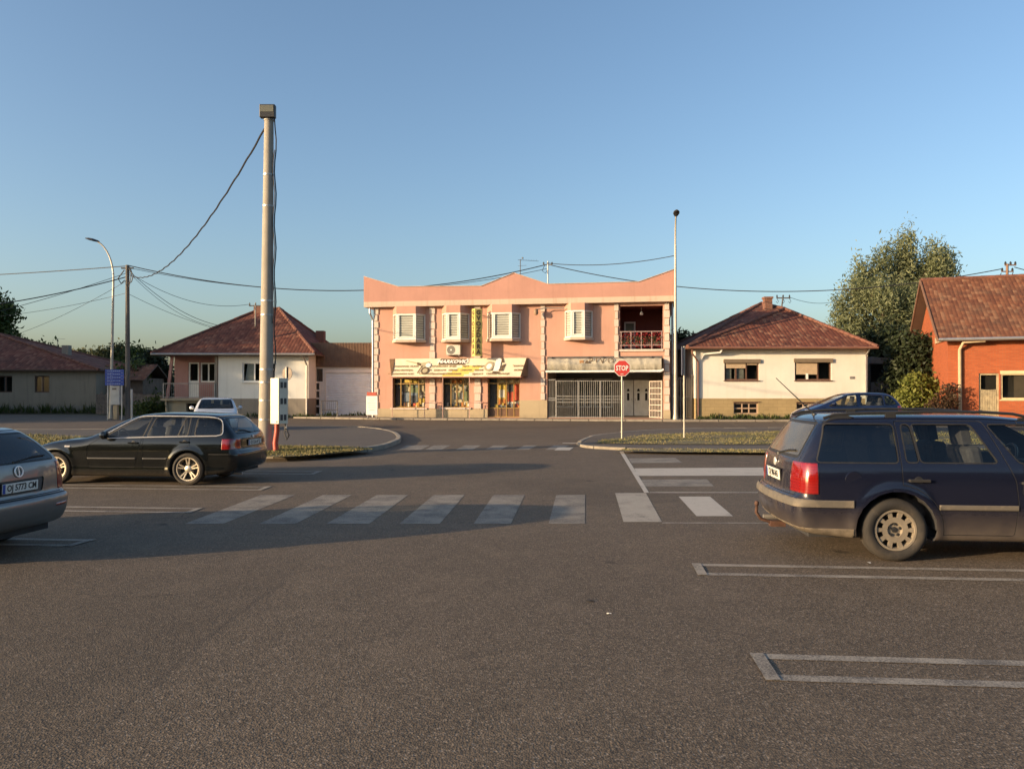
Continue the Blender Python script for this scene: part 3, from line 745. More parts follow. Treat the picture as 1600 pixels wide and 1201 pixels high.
goods(dr, u0 + .06, u1 - .06, zr + .03, z1 - .06, 0.26, [(0.0, 0.22, 0.0, 1, 8, 0.3), (0.24, 0.55, 0.02, 0.8, 6, 0.3), (0.3, 0.5, 0.35, 0.62, 5, 0.27), (0.26, 0.54, 0.05, 0.3, 2, 0.27), (0.6, 0.79, 0.2, 0.55, 3, 0.25), (0.8, 0.98, 0.25, 0.85, 3, 0.27), (0.62, 0.78, 0.5, 0.8, 8, 0.25), (0.6, 0.97, 0.02, 0.2, 5, 0.25), (0.6, 0.97, 0.86, 0.96, 0, 0.2)])
# recessed entrance: dark shopfront, double door, steel grille
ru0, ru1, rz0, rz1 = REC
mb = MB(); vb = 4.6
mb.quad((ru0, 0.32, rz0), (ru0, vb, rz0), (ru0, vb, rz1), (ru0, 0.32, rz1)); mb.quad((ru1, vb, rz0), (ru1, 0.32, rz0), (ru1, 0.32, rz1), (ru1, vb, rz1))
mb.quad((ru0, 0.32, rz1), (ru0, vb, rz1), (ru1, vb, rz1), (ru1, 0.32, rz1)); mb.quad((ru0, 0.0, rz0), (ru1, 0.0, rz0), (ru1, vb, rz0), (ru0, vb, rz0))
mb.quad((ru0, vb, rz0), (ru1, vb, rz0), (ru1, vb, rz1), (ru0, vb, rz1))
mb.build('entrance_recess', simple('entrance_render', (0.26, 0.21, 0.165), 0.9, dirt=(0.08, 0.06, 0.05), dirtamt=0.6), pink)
dz = F1.Z(980, 592.5)
for a, b in [(862, 897), (901, 925), (929, 957)]:
    p, q = F1.U(a, vb - .1), F1.U(b, vb - .1)
    o = window(pink, p, q, 0.6, dz + 0.1, vb - 0.12, M['white_frame'], 0.10, ((p + q) / 2,), ())
    k = MB(); k.quad((p, vb - 0.03, 0.6), (q, vb - 0.03, 0.6), (q, vb - 0.03, dz + .1), (p, vb - 0.03, dz + .1)); k.build('dark_backing', M['dark_room'], o)
mb = MB(); mb.box(F1.U(862, vb), F1.U(958, vb), vb - .09, vb - .02, dz + 0.16, rz1 - 0.15); mb.build('shop_fascia', M['grey_metal_dark'], pink)
vd = 3.9
M['doorwhite'] = simple('white_door_leaf', (0.78, 0.77, 0.73), 0.45, var=0.06, dirt=(0.3, 0.28, 0.24), dirtamt=0.4)
for a, b in [(973.5, 989.5), (990.5, 1014)]:
    p, q = F1.U(a, vd), F1.U(b, vd)
    mb = MB(); mb.box(p, q, vd, vd + 0.07, rz0 + .01, dz)
    o = mb.build('door', M['doorwhite'], pink, bevel=0.01)
    w_ = MB()
    for t in ([0.5] if b < 1000 else [0.3, 0.82]):
        c = p + (q - p) * t
        w_.box(c - .07, c + .07, vd - .012, vd - .002, F1.Z(1000, 627), F1.Z(1000, 614.5))
        zt = F1.Z(1000, 611.5); arch = [(c - .08, zt), (c + .08, zt)] + [(c + .08 * math.cos(R(t2)), zt + .15 * math.sin(R(t2)) + .02) for t2 in range(0, 181, 20)]
        w_.prism(arch, 'y', vd - .012, vd - .002)
    build_each(w_, 'door_pane', simple('dark_door_glass', (0.03, 0.03, 0.032), 0.1), o)
    h = MB(); h.box(q - .1 if b < 1000 else p + .06, q - .07 if b < 1000 else p + .09, vd - .05, vd - .003, 1.05, 1.2); h.build('handle', M['metal_grey'], o)
mb = MB(); mb.box(F1.U(973, vd), F1.U(1015, vd), vd + .01, vd + .08, dz + .003, rz1 - .01); mb.box(F1.U(972, vd), F1.U(973.3, vd), vd - .03, vd + .1, rz0, rz1 - .01); mb.box(F1.U(1014.2, vd), F1.U(1016, vd), vd - .03, vd + .1, rz0, rz1 - .01)
mb.build('door_frame', M['grey_metal_dark'], pink)
def grille(name, P, e, L, z0, z1, n, parent, rails=(0.02, 0.45, 0.5, 0.98), r=0.011, mat=None, frames=()):
    mb = MB(); P = Vector(P); e = Vector(e)
    for i in range(n + 1):
        q = P + e * (L * i / n); mb.tube([q + Vector((0, 0, z0)), q + Vector((0, 0, z1))], r, 5)
    for t in rails:
        z = z0 + (z1 - z0) * t; c = P + e * L / 2 + Vector((0, 0, z)); mb.obox(c, (e, Vector((-e.y, e.x, 0)), (0, 0, 1)), (L / 2, 0.016, 0.02))
    for t in frames:
        c = P + e * L * t + Vector((0, 0, (z0 + z1) / 2)); mb.obox(c, (e, Vector((-e.y, e.x, 0)), (0, 0, 1)), (0.03, 0.028, (z1 - z0) / 2))
    return mb.build(name, mat or M['metal_grey'], parent)
gz = F1.Z(920, 594.5)
gu0, gu1 = F1.U(869), F1.U(974)
grille('steel_grille', (gu0, 0.06, 0), (1, 0, 0), gu1 - gu0, rz0, gz, 34, pink, (0.02, 0.42, 0.5, 0.58, 0.99), frames=(0, 0.33, 0.66, 1.0))
grille('steel_grille', (ru0 + .05, 0.06, 0), (1, 0, 0), gu0 - ru0 - .1, rz0, gz + .1, 5, pink)
a = Vector((0.35, 0.94, 0)).normalized()
grille('grille_gate', (F1.U(1034), 0.05, 0), (-0.62, 0.78, 0), 1.05, rz0, gz, 8, pink, (0.02, 0.2, 0.35, 0.5, 0.65, 0.8, 0.98), 0.018, M['quoin'], frames=(0, 1))
# balcony
bu0, bu1, bz0, bz1 = BAL; vb = 2.9
M['balcony_wall'] = stucco('shaded_pink_balcony_render', (0.17, 0.06, 0.05), (0.06, 0.03, 0.025), 0.4, 0)  # pink darkened in the base colour to deepen the shade inside the recess
mb = MB()
mb.quad((bu0, .32, bz0), (bu0, vb, bz0), (bu0, vb, bz1), (bu0, .32, bz1)); mb.quad((bu1, vb, bz0), (bu1, .32, bz0), (bu1, .32, bz1), (bu1, vb, bz1))
mb.quad((bu0, .32, bz1), (bu0, vb, bz1), (bu1, vb, bz1), (bu1, .32, bz1)); mb.quad((bu0, 0.1, bz0), (bu1, 0.1, bz0), (bu1, vb, bz0), (bu0, vb, bz0)); mb.quad((bu0, vb, bz0), (bu1, vb, bz0), (bu1, vb, bz1), (bu0, vb, bz1))
mb.build('balcony', M['balcony_wall'], pink)
mb = MB(); mb.box(bu0 - .02, bu1 + .02, -0.10, 0.30, bz0 - .10, bz0 + .02); mb.build('balcony_sill', M['quoin'], pink)
o = window(pink, F1.U(975.5, vb), F1.U(993, vb), bz0 + .15, F1.Z(984, 503, vb), vb - .10, M['white_frame'], 0.09, ())
k = MB(); k.quad((F1.U(977, vb), vb - .02, bz0 + .2), (F1.U(992, vb), vb - .02, bz0 + .2), (F1.U(992, vb), vb - .02, F1.Z(984, 504, vb)), (F1.U(977, vb), vb - .02, F1.Z(984, 504, vb))); k.build('curtain', simple('pale_net_curtain', (0.42, 0.44, 0.42), 0.8), o)
mb = MB(); rzt = F1.Z(1000, 518.5)
for t in (0.03, 0.26, 0.5, 0.74, 0.97): q = bu0 + (bu1 - bu0) * t; mb.box(q - .025, q + .025, -.02, .03, bz0 + .02, rzt)
mb.box(bu0, bu1, -.03, .04, rzt, rzt + .045); mb.box(bu0 + .02, bu1 - .02, -.015, .02, bz0 + .22, bz0 + .26)
mb.build('balcony_railing', simple('pink_grey_railing', (0.36, 0.26, 0.24), 0.5, 0.3), pink)
mb = MB(); mb.lathe([(0, 0), (0.09, 0.02), (0.11, 0.1), (0.05, 0.2), (0.01, 0.24)], ((bu0 + bu1) / 2, 1.0, bz1 - .45)); mb.tube([((bu0 + bu1) / 2, 1.0, bz1 - .2), ((bu0 + bu1) / 2, 1.0, bz1)], .012, 5); mb.build('lamp_shade', M['white_paint'], pink)
# gutter pipes
mb = MB(); mb.tube([(-.25, -.2, zc0), (-.25, -.2, zc0 - .35), (-.12, -.05, zc0 - .75), (-.12, -.05, 0.1)], .055, 8); mb.tube([(W1 + .12, .25, zc0), (W1 + .12, .25, .1)], .055, 8); build_each(mb, 'downpipe', M['galv'], pink)
# ---- things on the pink building
red = simple('red_geranium_petals', (0.33, 0.02, 0.022), 0.7, var=0.4, scale=20); leafg = simple('geranium_leaves', (0.05, 0.075, 0.03), 0.7, var=0.4, scale=15)
for i in range(5):
    uu = bu0 + (bu1 - bu0) * (0.12 + 0.185 * i)
    wp = F1.W(uu, 0.13, bz0 + 0.25)
    t = thing('flower_box', ['red flowers in a box at the left end of the balcony railing', 'red flowers in the second box from the left on the balcony', 'red flowers in the middle box of the balcony railing', 'red flowers in the fourth box from the left on the balcony', 'red flowers in a box at the right end of the balcony railing'][i], 'flower box', wp, F1.a, 'flower boxes along the balcony railing')
    b = MB(); b.box(-.26, .26, -.09, .09, -.02, .17); b.build('planter', simple('dark_planter', (0.09, 0.05, 0.04), 0.7), t, bevel=.01)
    V = []; rgx = np.random.default_rng(40 + i)
    for nm, mt, n, zz, sz in (('leaves', leafg, 130, (0.05, 0.5), .04), ('blossoms', red, 170, (-0.12, 0.72), .036)):
        P = np.column_stack([rgx.uniform(-.3, .3, n), rgx.normal(-.06, .08, n), rgx.uniform(*zz, n)])
        A = rgx.normal(size=(n, 3)); A /= np.linalg.norm(A, axis=1)[:, None]; B = np.cross(A, rgx.normal(size=(n, 3))); B /= np.linalg.norm(B, axis=1)[:, None]
        VV = np.stack([P - A * sz, P - B * sz * .7, P + A * sz, P + B * sz * .7], 1).reshape(-1, 3)
        raw_mesh(nm, VV, np.arange(4 * n).reshape(n, 4), mt, None, t)
# blade sign, triangular in plan
us = F1.U(742, -0.95)
t = thing('blade_sign', 'tall yellow sign with black upright GVOZDARA lettering projecting over the awning', 'sign', F1.W(us, -0.95, 0), F1.a)
sz0, sz1 = F1.Z(745, 556, -.9), F1.Z(745, 482, -.9)
M['sign_yellow'] = simple('yellow_sign_sheet', (0.72, 0.58, 0.16), 0.4, var=0.05, dirt=(0.4, 0.3, 0.1), dirtamt=0.2)
L1, L2 = Vector((-0.24, 0.28, 0)), Vector((0.37, 0.20, 0))
mb = MB(); mb.prism([(0, 0), (L2.x, L2.y), (L1.x, L1.y)], 'z', sz0, sz1); mb.build('sign_panel', M['sign_yellow'], t)
for vec, nm in ((L1, 0), (L2, 1)):
    e = -vec if nm == 0 else vec
    ang = math.atan2(e.y, e.x); mid = vec * 0.5; nn = Vector((e.y, -e.x, 0)).normalized() * 0.012
    H = (sz1 - sz0)
    for k, ch in enumerate('GVOZDARA'):
        o = text_mesh('letter', ch, 0.36, M['ink'], t, (mid.x + nn.x, mid.y + nn.y, sz1 - H * (0.085 + 0.119 * k)), (R(90), 0, ang), bold=0.02, squeeze=0.92 if nm == 0 else 0.98)
        if nm == 0: pass
mb = MB()
for zz in (sz0 + .2, sz1 - .3): mb.tube([(0.05, 0.2, zz), (0.1, 0.95, zz + .02)], .025, 6)
mb.tube([(.37, .2, sz1 - .5), (.9, .95, sz1 - .45)], .012, 5); build_each(mb, 'bracket', M['grey_metal_dark'], t)
# air conditioner
t = thing('air_conditioner', 'white air conditioning unit on the pink wall left of the blade sign', 'air conditioner', F1.W(F1.U(709.5, -.2), -.06, F1.Z(709, 554.5, -.2)), F1.a)
aw, ah, ad = 0.41, 0.59, 0.32
mb = MB(); mb.box(-aw, aw, -ad, -.02, 0, ah); mb.build('casing', simple('ac_casing', (0.56, 0.52, 0.45), 0.5, dirt=(0.3, 0.25, 0.18), dirtamt=0.4), t, bevel=.02)
mb = MB(); mb.lathe([(0.0, -.012), (.05, -.014), (.055, -.004), (.21, -.004), (.235, -.014), (.25, 0)], (-.13, -ad, .29), 'y', 24); mb.build('fan_grille', simple('ac_fan_grille', (0.16, 0.15, 0.13), 0.6), t)
mb = MB(); mb.lathe([(0, -.02), (.045, -.02), (.05, -.012)], (-.13, -ad, .29), 'y', 14); mb.build('fan_hub', M['white_paint'], t)
mb = MB(); mb.box(-.35, -.3, -.34, .06, -.05, -.002); mb.box(.3, .35, -.34, .06, -.05, -.002); build_each(mb, 'bracket', M['metal_grey'], t)
# awning of the hardware shop
t = thing('shop_awning', 'cream printed awning with MARKOVIC lettering over the hardware shop windows', 'awning', F1.o, F1.a)
pv1 = 0.95
TL = Vector((F1.U(617.5, -.12), -.12, F1.Z(617, 560.5, -.12))); TR = Vector((F1.U(822.5, -.12), -.12, F1.Z(822, 559, -.12)))
BL = Vector((F1.U(611.5, -pv1), -pv1, F1.Z(611, 588, -pv1))); BR = Vector((F1.U(813, -pv1), -pv1, F1.Z(813, 588, -pv1)))
def bp(a, b, off=0.0):
    p = TL.lerp(TR, a).lerp(BL.lerp(BR, a), b); sag = 0.05 * math.sin(b * math.pi) + 0.012 * math.sin(a * 40) * b
    nn = Vector((0, -0.75, 0.66)); return p - nn * (sag - off)
mb = MB(); na, nb = 60, 8
for i in range(na):
    for j in range(nb):
        a0, a1, b0, b1 = i / na, (i + 1) / na, j / nb, (j + 1) / nb
        yel = 1 if (0.50 < (a0 + a1) / 2 + 0.25 * (b0 - .5) < 0.66 and b0 > .35) else 0
        mb.quad(bp(a0, b1), bp(a1, b1), bp(a1, b0), bp(a0, b0), yel)
mb.build('banner', [M['banner'], M['banner_yellow']], t, smooth=True, recalc=True)
mb = MB(); wl = F1.U(608.5); wr = F1.U(826)
mb.tri((wl, -.01, TL.z), BL, TL); mb.quad((wl, -.01, TL.z), (wl + .1, -.01, BL.z + .05), BL, TL)
mb.quad(TR, BR, (wr - .05, -.01, BR.z + .03), (wr, -.01, TR.z)); build_each(mb, 'side_flap', M['fabric_brown'], t)
mb = MB(); mb.tube([BL + Vector((-.05, 0, -.03)), BR + Vector((.05, 0, -.03))], .03, 6)
for p in (BL, BR): mb.tube([p + Vector((0, 0, -.03)), (p.x, 0.0, p.z - .03)], .022, 6)
for px in (613, 692, 733.5): u = F1.U(px, -.9); mb.tube([(u, -.9, 0.1), (u, -.9, BL.z)], .022, 6)
for px, a in ((663.5, 683), (733.5, 754)):
    u = F1.U(px, -.55); z = F1.Z(px, 629, -.55); mb.tube([(u, -.55, .1), (u, -.55, z), (F1.U(a, -.55), -.55, z), (F1.U(a, -.55), 0, z)], .024, 6)
mb.build('pipe_frame', M['pinkpipe'], t)
def onb(a, b, off=0.02): return bp(a, b, off)
def banner_text(s, a, b, size, mat, bold=0.0, squeeze=1.0, shear=0.0, off=0.03, sp=1.0):
    p = onb(a, b, off); d = (BL - TL).normalized(); tilt = math.atan2(-d.z, -d.y)      # face leans back
    return text_mesh('lettering', s, size, mat, t, p, (tilt, 0, 0), bold=bold, squeeze=squeeze, shear=shear, depth=0.002, spacing=sp)
mb = MB(); ta, tb = 0.345, 0.56
mb.quad(onb(ta, .345, .03), onb(tb - .012, .345, .03), onb(tb, .03, .03), onb(ta + .012, .03, .03)); mb.build('title_panel', M['ink'], t)
banner_text('MARKOVIĆ', 0.452, 0.20, 0.34, M['white_paint'], 0.016, 1.05, 0.25, .05)
rows = [(0.42, ['VODOVOD', 'ALATI', '', 'GVOZDARA', 'BOJE', 'VIJCI', 'MATERIJAL', 'OKOVI', '', 'ŠRAFOVI'], 0.06, 0.10),
        (0.64, ['ELEKTRO MATERIJAL', '', 'ALATI', 'KABLOVI', 'LEPAK', 'LAKOVI', 'BRAVE', 'MAŠINE', '', 'EKSERI'], 0.07, 0.10),
        (0.86, ['POLJOPRIVREDNI ALAT', '', 'UTIČNICE', 'SANITARIJE', 'VODENE PUMPE', '', 'SIJALICE', 'CREVA', 'BURGIJE', ''], 0.07, 0.10)]
for b, wordsr, a0, st in rows:
    for k, wd in enumerate(wordsr):
        if wd: banner_text(wd, a0 + st * k, b, 0.165, M['ink_soft'], 0.006, min(1.0, 8.0 / len(wd)) * 1.1 if len(wd) < 12 else 0.9, 0, .025)
# printed power tools, as flat appliques on the cloth
def tool(cx, cy, parts):
    mb = MB()
    for k, (pts, m) in enumerate(parts):
        mb.add([onb(cx + x, cy + y, .03 + .004 * k) for x, y in pts], [tuple(range(len(pts)))], m)
    mb.build('printed_tool', [M['ink'], simple('printed_grey', (0.36, 0.31, 0.2), 0.8), M['white_paint']], t)
def disc(cx, cy, rx, ry, n=16): return [(cx + rx * math.cos(2*math.pi*i/n), cy + ry * math.sin(2*math.pi*i/n)) for i in range(n)]
tool(0.24, 0.40, [([(-.15, -.30), (-.05, -.16), (-.05, -.10), (-.15, -.26)], 1), ([(-.06, -.20), (-.02, -.12), (-.02, 0.02), (-.06, -.06)], 0), ([(-.03, -.16), (.03, -.22), (.05, .12), (-.02, .12)], 1), (disc(.015, .28, .03, .22), 0), (disc(.015, .28, .02, .14), 1), ([(-.02, 0), (-.01, 0), (-.035, .42), (-.045, .42)], 0), (disc(.03, -.02, .02, .12), 2)])
tool(0.80, 0.45, [([(-.02, -.42), (.02, -.42), (.025, .25), (-.02, .25)], 2), ([(0, -.48), (.03, -.42), (.045, -.2), (.03, -.2), (.015, -.38)], 0), ([(.03, -.05), (.06, -.15), (.055, .08), (.03, .1)], 0), (disc(-.06, .0, .035, .26), 1), (disc(-.06, .0, .02, .15), 2), ([(-.02, .28), (.03, .3), (.03, .42), (-.02, .4)], 0), ([(.02, .15), (.055, .1), (.05, .25), (.02, .25)], 0)])
# second awning, folded pub canopy
t = thing('pub_awning', 'faded grey white folded canopy with PIVO lettering above the barred entrance', 'awning', F1.o, F1.a)
c0, c1 = F1.U(855.5, -.3), F1.U(1033.5, -.3); cz0, cz1 = F1.Z(945, 578.5, -.45), F1.Z(945, 559.5, -.3)
M['canopy'] = stucco('dirty_canopy_cloth', (0.42, 0.385, 0.30), (0.13, 0.11, 0.08), 0.55, 0.0, bump=0.1)
def canopydirt():
    m, n, bs, out = new_mat('mildewed_canopy_cloth'); g = NT(n); co = g.coords(); X = g.sep(co)
    c = g.mix(g.ramp(g.noise(co, 2.2, 6, .6), .35, .7), (0.41, 0.375, 0.30), (0.32, 0.295, 0.235))
    low = g.math('MULTIPLY', g.ramp(X[2], cz0 + .42, cz0 + .12), g.ramp(g.noise(g.comb(g.math('MULTIPLY', X[0], 2.0), 0.0, g.math('MULTIPLY', X[2], .6)), 2.4, 6, .7), .3, .62))
    c = g.mix(g.math('MULTIPLY', low, .75), c, (0.115, 0.10, 0.06)); n.links.new(c, bs.inputs['Base Color']); bs.inputs['Roughness'].default_value = .95; return m
mb = MB(); n = 90; pr = [(-.10, cz1), (-.30, cz1 - .03), (-.44, cz1 - .2), (-.50, (cz0 + cz1) / 2), (-.52, cz0 + .08), (-.47, cz0)]
for i in range(n):
    for (v0, z0_), (v1, z1_) in zip(pr[:-1], pr[1:]):
        def q(a, v, z):
            wv = 0.008 * math.sin(a * 55) + .006 * math.sin(a * 131 + z * 9) - .025 * abs(math.sin(a * math.pi * 8)) ** 6
            return (c0 + (c1 - c0) * a, v + wv * (1 if v < -.2 else .2), z + .01 * math.sin(a * 80))
        mb.quad(q(i / n, v0, z0_), q((i + 1) / n, v0, z0_), q((i + 1) / n, v1, z1_), q(i / n, v1, z1_))
mb.build('canopy_cloth', canopydirt(), t, smooth=True)
mb = MB(); mb.tube([(c0 - .08, -.55, cz0 - .06), (c1 - .05, -.55, cz0 - .06), (c1 + .12, -.55, cz0 + .03)], .065, 8); mb.build('front_bar', M['white_paint'], t, smooth=True)
mb = MB(); mb.box(c0 - .05, c1 + .05, -.02, -.008, cz1 + .01, cz1 + .12)
for px in (861, 919, 941, 968, 1017): u = F1.U(px, -.05); mb.box(u - .05, u + .05, -.14, -.02, cz1 - .02, cz1 + .1)
mb.build('mounting_rail', M['grey_metal_dark'], t)
text_mesh('lettering', 'PIVO', 0.46, M['ink'], t, (F1.U(940, -.5), -.47, cz1 - .16), (R(78), 0, 0), bold=.0, squeeze=1.05, spacing=1.5)
mb = MB(); uu = F1.U(914, -.5); mb.add([(uu - .32, -.478, cz1 - .12), (uu - .1, -.478, cz1 - .10), (uu - .05, -.5, cz1 - .3), (uu - .3, -.5, cz1 - .32)], [(0, 1, 2, 3)], 0); mb.add([(uu, -.5, cz1 - .24), (uu + .12, -.482, cz1 - .1), (uu + .26, -.5, cz1 - .28), (uu + .02, -.5, cz1 - .28)], [(0, 1, 2, 3)], 1)
mb.build('printed_emblem', [simple('faded_tan_print', (0.30, 0.17, 0.08), .9), M['ink']], t)
# wall lamp with cable on the facade
t = thing('wall_lamp', 'small old street lamp head under the cornice of the pink building', 'lamp', F1.W(F1.U(838, -.3), -.45, F1.Z(838, 492, -.3)), F1.a)
mb = MB(); mb.lathe([(0, -.02), (.1, 0), (.14, .1), (.12, .28), (.05, .34), (0, .35)], (0, 0, 0), 'z', 12); mb.build('lamp_head', simple('rusty_lamp_head', (0.24, 0.15, 0.09), .6), t, smooth=True)
mb = MB(); mb.tube([(.06, 0, .3), (.5, .1, .38), (1.6, .1, .36)], .03, 6); mb.build('lamp_arm', M['metal_grey'], t)
# mast and aerial on the roof
pm = ap(856, 408, 47.5); pb = 7.0
t = thing('roof_mast', 'thin steel cable mast standing on the roof of the pink building', 'mast', (pm.x, pm.y, pb))
mb = MB(); mb.tube([(0, 0, 0), (0, 0, pm.z - pb)], .045, 8); mb.box(-.28, .28, -.03, .03, pm.z - pb - .25, pm.z - pb - .19); mb.build('pole', M['galv'], t)
mb = MB()
for x in (-.26, 0, .26): mb.lathe([(0, 0), (.05, .01), (.05, .1), (.02, .14), (0, .14)], (x, 0, pm.z - pb - .19), 'z', 8)
mb.tube([(-.2, 0, pm.z - pb - .25), (-.35, -.1, pm.z - pb - .6), (-.15, -.1, pm.z - pb - .75), (0, 0, pm.z - pb - .5)], .018, 5); build_each(mb, 'insulator', M['black'], t)
pa = ap(813, 405, 48)
t = thing('roof_aerial', 'thin television aerial above the parapet peak of the pink building', 'aerial', (pa.x, pa.y, 7.0))
mb = MB(); H = pa.z - 7.0; mb.tube([(0, 0, 0), (0, 0, H)], .025, 6); mb.tube([(-.15, 0, H - .03), (1.15, .1, H - .1)], .012, 5); 
for k in range(7): x = .05 + .16 * k; mb.tube([(x, -.18, H - .05), (x, .18, H - .05)], .008, 4)
mb.lathe([(0, 0), (.06, .02), (.05, .1), (0, .12)], (.14, 0, H + .02), 'z', 8); mb.tube([(-.15, .1, H - .4), (.4, 0, H - .38)], .01, 4); mb.build('aerial_rods', M['grey_metal_dark'], t)
# advertising stand at the left corner
pa = gp(583, 653.5, 0.09)
t = thing('advert_stand', 'white pavement sign with red header beside the garage shutter', 'sign', (pa.x, pa.y - .3, 0.09), R(-8))
mb = MB(); mb.box(-.33, .33, -.05, .05, .2, 1.28); mb.build('board', M['white_paint'], t, bevel=.01)
mb = MB(); mb.box(-.30, .28, -.04, .04, 1.285, 1.5); mb.build('header', simple('red_sign_header', (0.42, 0.08, 0.05), .5), t, bevel=.01)
mb = MB(); 
for i, (zz, wd) in enumerate([(1.12, .22), (1.0, .14), (.86, .24), (.74, .2), (.62, .22), (.48, .16)]): mb.box(-wd, wd, -.056, -.0515, zz, zz + .03)
mb.build('print_lines', simple('pale_grey_print', (0.45, 0.42, 0.38), .7), t)
mb = MB(); mb.box(-.28, -.24, -.25, .25, 0, .04); mb.box(.24, .28, -.25, .25, 0, .04); mb.box(-.28, -.24, -.02, .02, .04, .25); mb.box(.24, .28, -.02, .02, .04, .25); mb.build('foot', M['metal_grey'], t)
# ======== white house on the right
M['tile_red'] = tiles('weathered_red_tiles', (0.115, 0.038, 0.026), (0.20, 0.07, 0.042), (0.30, 0.15, 0.09), 0.21, 0.30, lichen=(0.05, 0.033, 0.027), lam=0.68)
M['tile_dark'] = tiles('dark_red_tiles', (0.115, 0.040, 0.028), (0.18, 0.065, 0.042), (0.24, 0.11, 0.07), 0.21, 0.30, lichen=(0.05, 0.04, 0.033), lam=0.5)
M['tile_brown'] = tiles('brown_old_tiles', (0.12, 0.046, 0.028), (0.19, 0.078, 0.042), (0.25, 0.13, 0.075), 0.19, 0.30, lichen=(0.085, 0.058, 0.042), lam=0.7)
M['ridge'] = simple('ridge_tile_clay', (0.145, 0.058, 0.038), 0.9, var=0.4, scale=4, dirt=(0.09, 0.06, 0.045), dirtamt=0.7)
M['eave'] = simple('brown_eave_boards', (0.10, 0.06, 0.04), 0.8)
M['gutter'] = simple('brown_gutter', (0.19, 0.085, 0.055), 0.5, dirt=(0.3, 0.2, 0.14), dirtamt=0.4)
M['white_wall'] = stucco('cream_white_render', (0.70, 0.665, 0.585), (0.5, 0.43, 0.3), 0.22, 0.25, 1.9, 0.12)
M['brown_frame'] = simple('brown_window_wood', (0.11, 0.055, 0.035), 0.6)
M['chim'] = brickmat('chimney_brick', (0.26, 0.10, 0.06), (0.19, 0.075, 0.05), (0.2, 0.16, 0.13))
M['stone_plinth'] = brickmat('ochre_block_plinth', (0.38, 0.29, 0.15), (0.33, 0.25, 0.13), (0.285, 0.215, 0.115), 0.5, 0.19, 0.012, 0.6)
F2 = Frame((1087 - 800) / FPX * 42.9, 42.9, R(-1.0)); W2 = F2.U(1356); E2 = F2.Z(1228, 542)
h2 = thing('house', 'single storey cream white house with red hip roof and two brown shuttered windows', 'house', F2.o, F2.a)
zp = F2.Z(1228, 622.2)
wins = [(F2.U(1132), F2.U(1186), F2.Z(1160, 594), F2.Z(1160, 562.5)), (F2.U(1242), F2.U(1299), F2.Z(1270, 594), F2.Z(1270, 561.5))]
bas = [(F2.U(1146), F2.U(1184.5), F2.Z(1165, 646.5), F2.Z(1165, 629)), (F2.U(1244), F2.U(1276), F2.Z(1258, 647.5), F2.Z(1258, 629.5))]
mb = MB(); wall_open(mb, 0, W2, zp, E2 + .1, wins, .16); shell(mb, 0, W2, 0, 10.5, zp, E2 + .1, top=False); mb.build('wall', M['white_wall'], h2)
mb = MB(); wall_open(mb, .02, W2 - .02, 0, zp, bas, .2, -0.03); shell(mb, .02, W2 - .02, -.03, 10.5, 0, zp); build_each(mb, 'plinth', M['stone_plinth'], h2)
M['shut'] = simple('tan_roller_shutter', (0.52, 0.39, 0.25), 0.6, var=.08)
for k, (a, b, c, d) in enumerate(wins):
    m_ = a + (b - a) * .64
    o = window(h2, a, b, c, d, .07, M['brown_frame'], .075, (m_, a + (m_ - a) * .5 + .04), (), None)
    s = MB(); s.box(a - .06, b + .06, -.10, .20, d - .16, d + .05); s.build('shutter_box', simple('olive_brown_shutter_box', (0.17, 0.13, 0.085), .6), o)
    s = MB(); s.box(a - .05, b + .05, -.08, .07, c - .05, c - .004); s.build('sill', M['brown_frame'], o)
    s = MB(); f1, f2 = ((.62, .72), (.22, .95))[k]
    n = 12
    for (x0, x1, fr_) in ((a + .09, m_ - .04, f1), (m_ + .04, b - .08, f2)):
        if k == 1 and x0 > m_: continue
        zb = c + .08 + (d - .16 - c) * fr_ if x0 < m_ or k == 0 else c
        zb = c + (d - c) * ((.60, .76) if k == 0 else (.28, 0))[0 if x0 < m_ else 1]
        nn = int((d - zb) / .05)
        for i in range(nn): s.box(x0, x1, .045, .062, zb + i * .05 + .004, zb + (i + 1) * .05 - .004)
    s.build('roller_shutter', M['shut'], o)
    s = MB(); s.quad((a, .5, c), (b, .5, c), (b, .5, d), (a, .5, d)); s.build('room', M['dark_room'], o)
    if k == 0:
        s = MB(); s.box(a + .12, a + .42, .16, .18, c + .07, c + .75); s.box(a + .6, m_ - .12, .16, .18, c + .07, c + .7); s.build('curtain', simple('grey_net_curtain', (0.33, 0.33, 0.3), .9, var=.3, scale=8), o)
    else:
        s = MB(); s.box(a + .62, a + .75, .03, .04, c + .06, c + .38); s.build('mullion', M['white_frame'], o)
for a, b, c, d in bas:
    o = window(h2, a, b, c, d, .06, simple('pink_brown_frame', (0.40, 0.28, 0.2), .7), .06, (a + (b - a) * .36, a + (b - a) * .64), (c + (d - c) * .5,))
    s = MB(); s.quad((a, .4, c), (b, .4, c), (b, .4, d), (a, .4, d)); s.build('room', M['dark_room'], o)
    s = MB(); s.box(a - .03, b + .1, -.09, -.034, d + .02, d + .06); s.build('lintel', M['brown_frame'], o)
ov = .55; el = F2.U(1074.5, -ov); er = F2.U(1371.5, -ov); yb = 11.0; ez = F2.Z(1228, 541.5, -ov)
vA = 4.4; P1 = Vector((F2.U(1226, vA), vA, F2.Z(1226, 482.5, vA))); vB = 7.2; P2 = Vector((F2.U(1190, vB), vB, F2.Z(1190, 474, vB)))
A, B, C_, D_ = Vector((el, -ov, ez)), Vector((er, -ov, ez)), Vector((er, yb, ez)), Vector((el, yb, ez))
t4 = lambda *p: [tuple(q) for q in p]
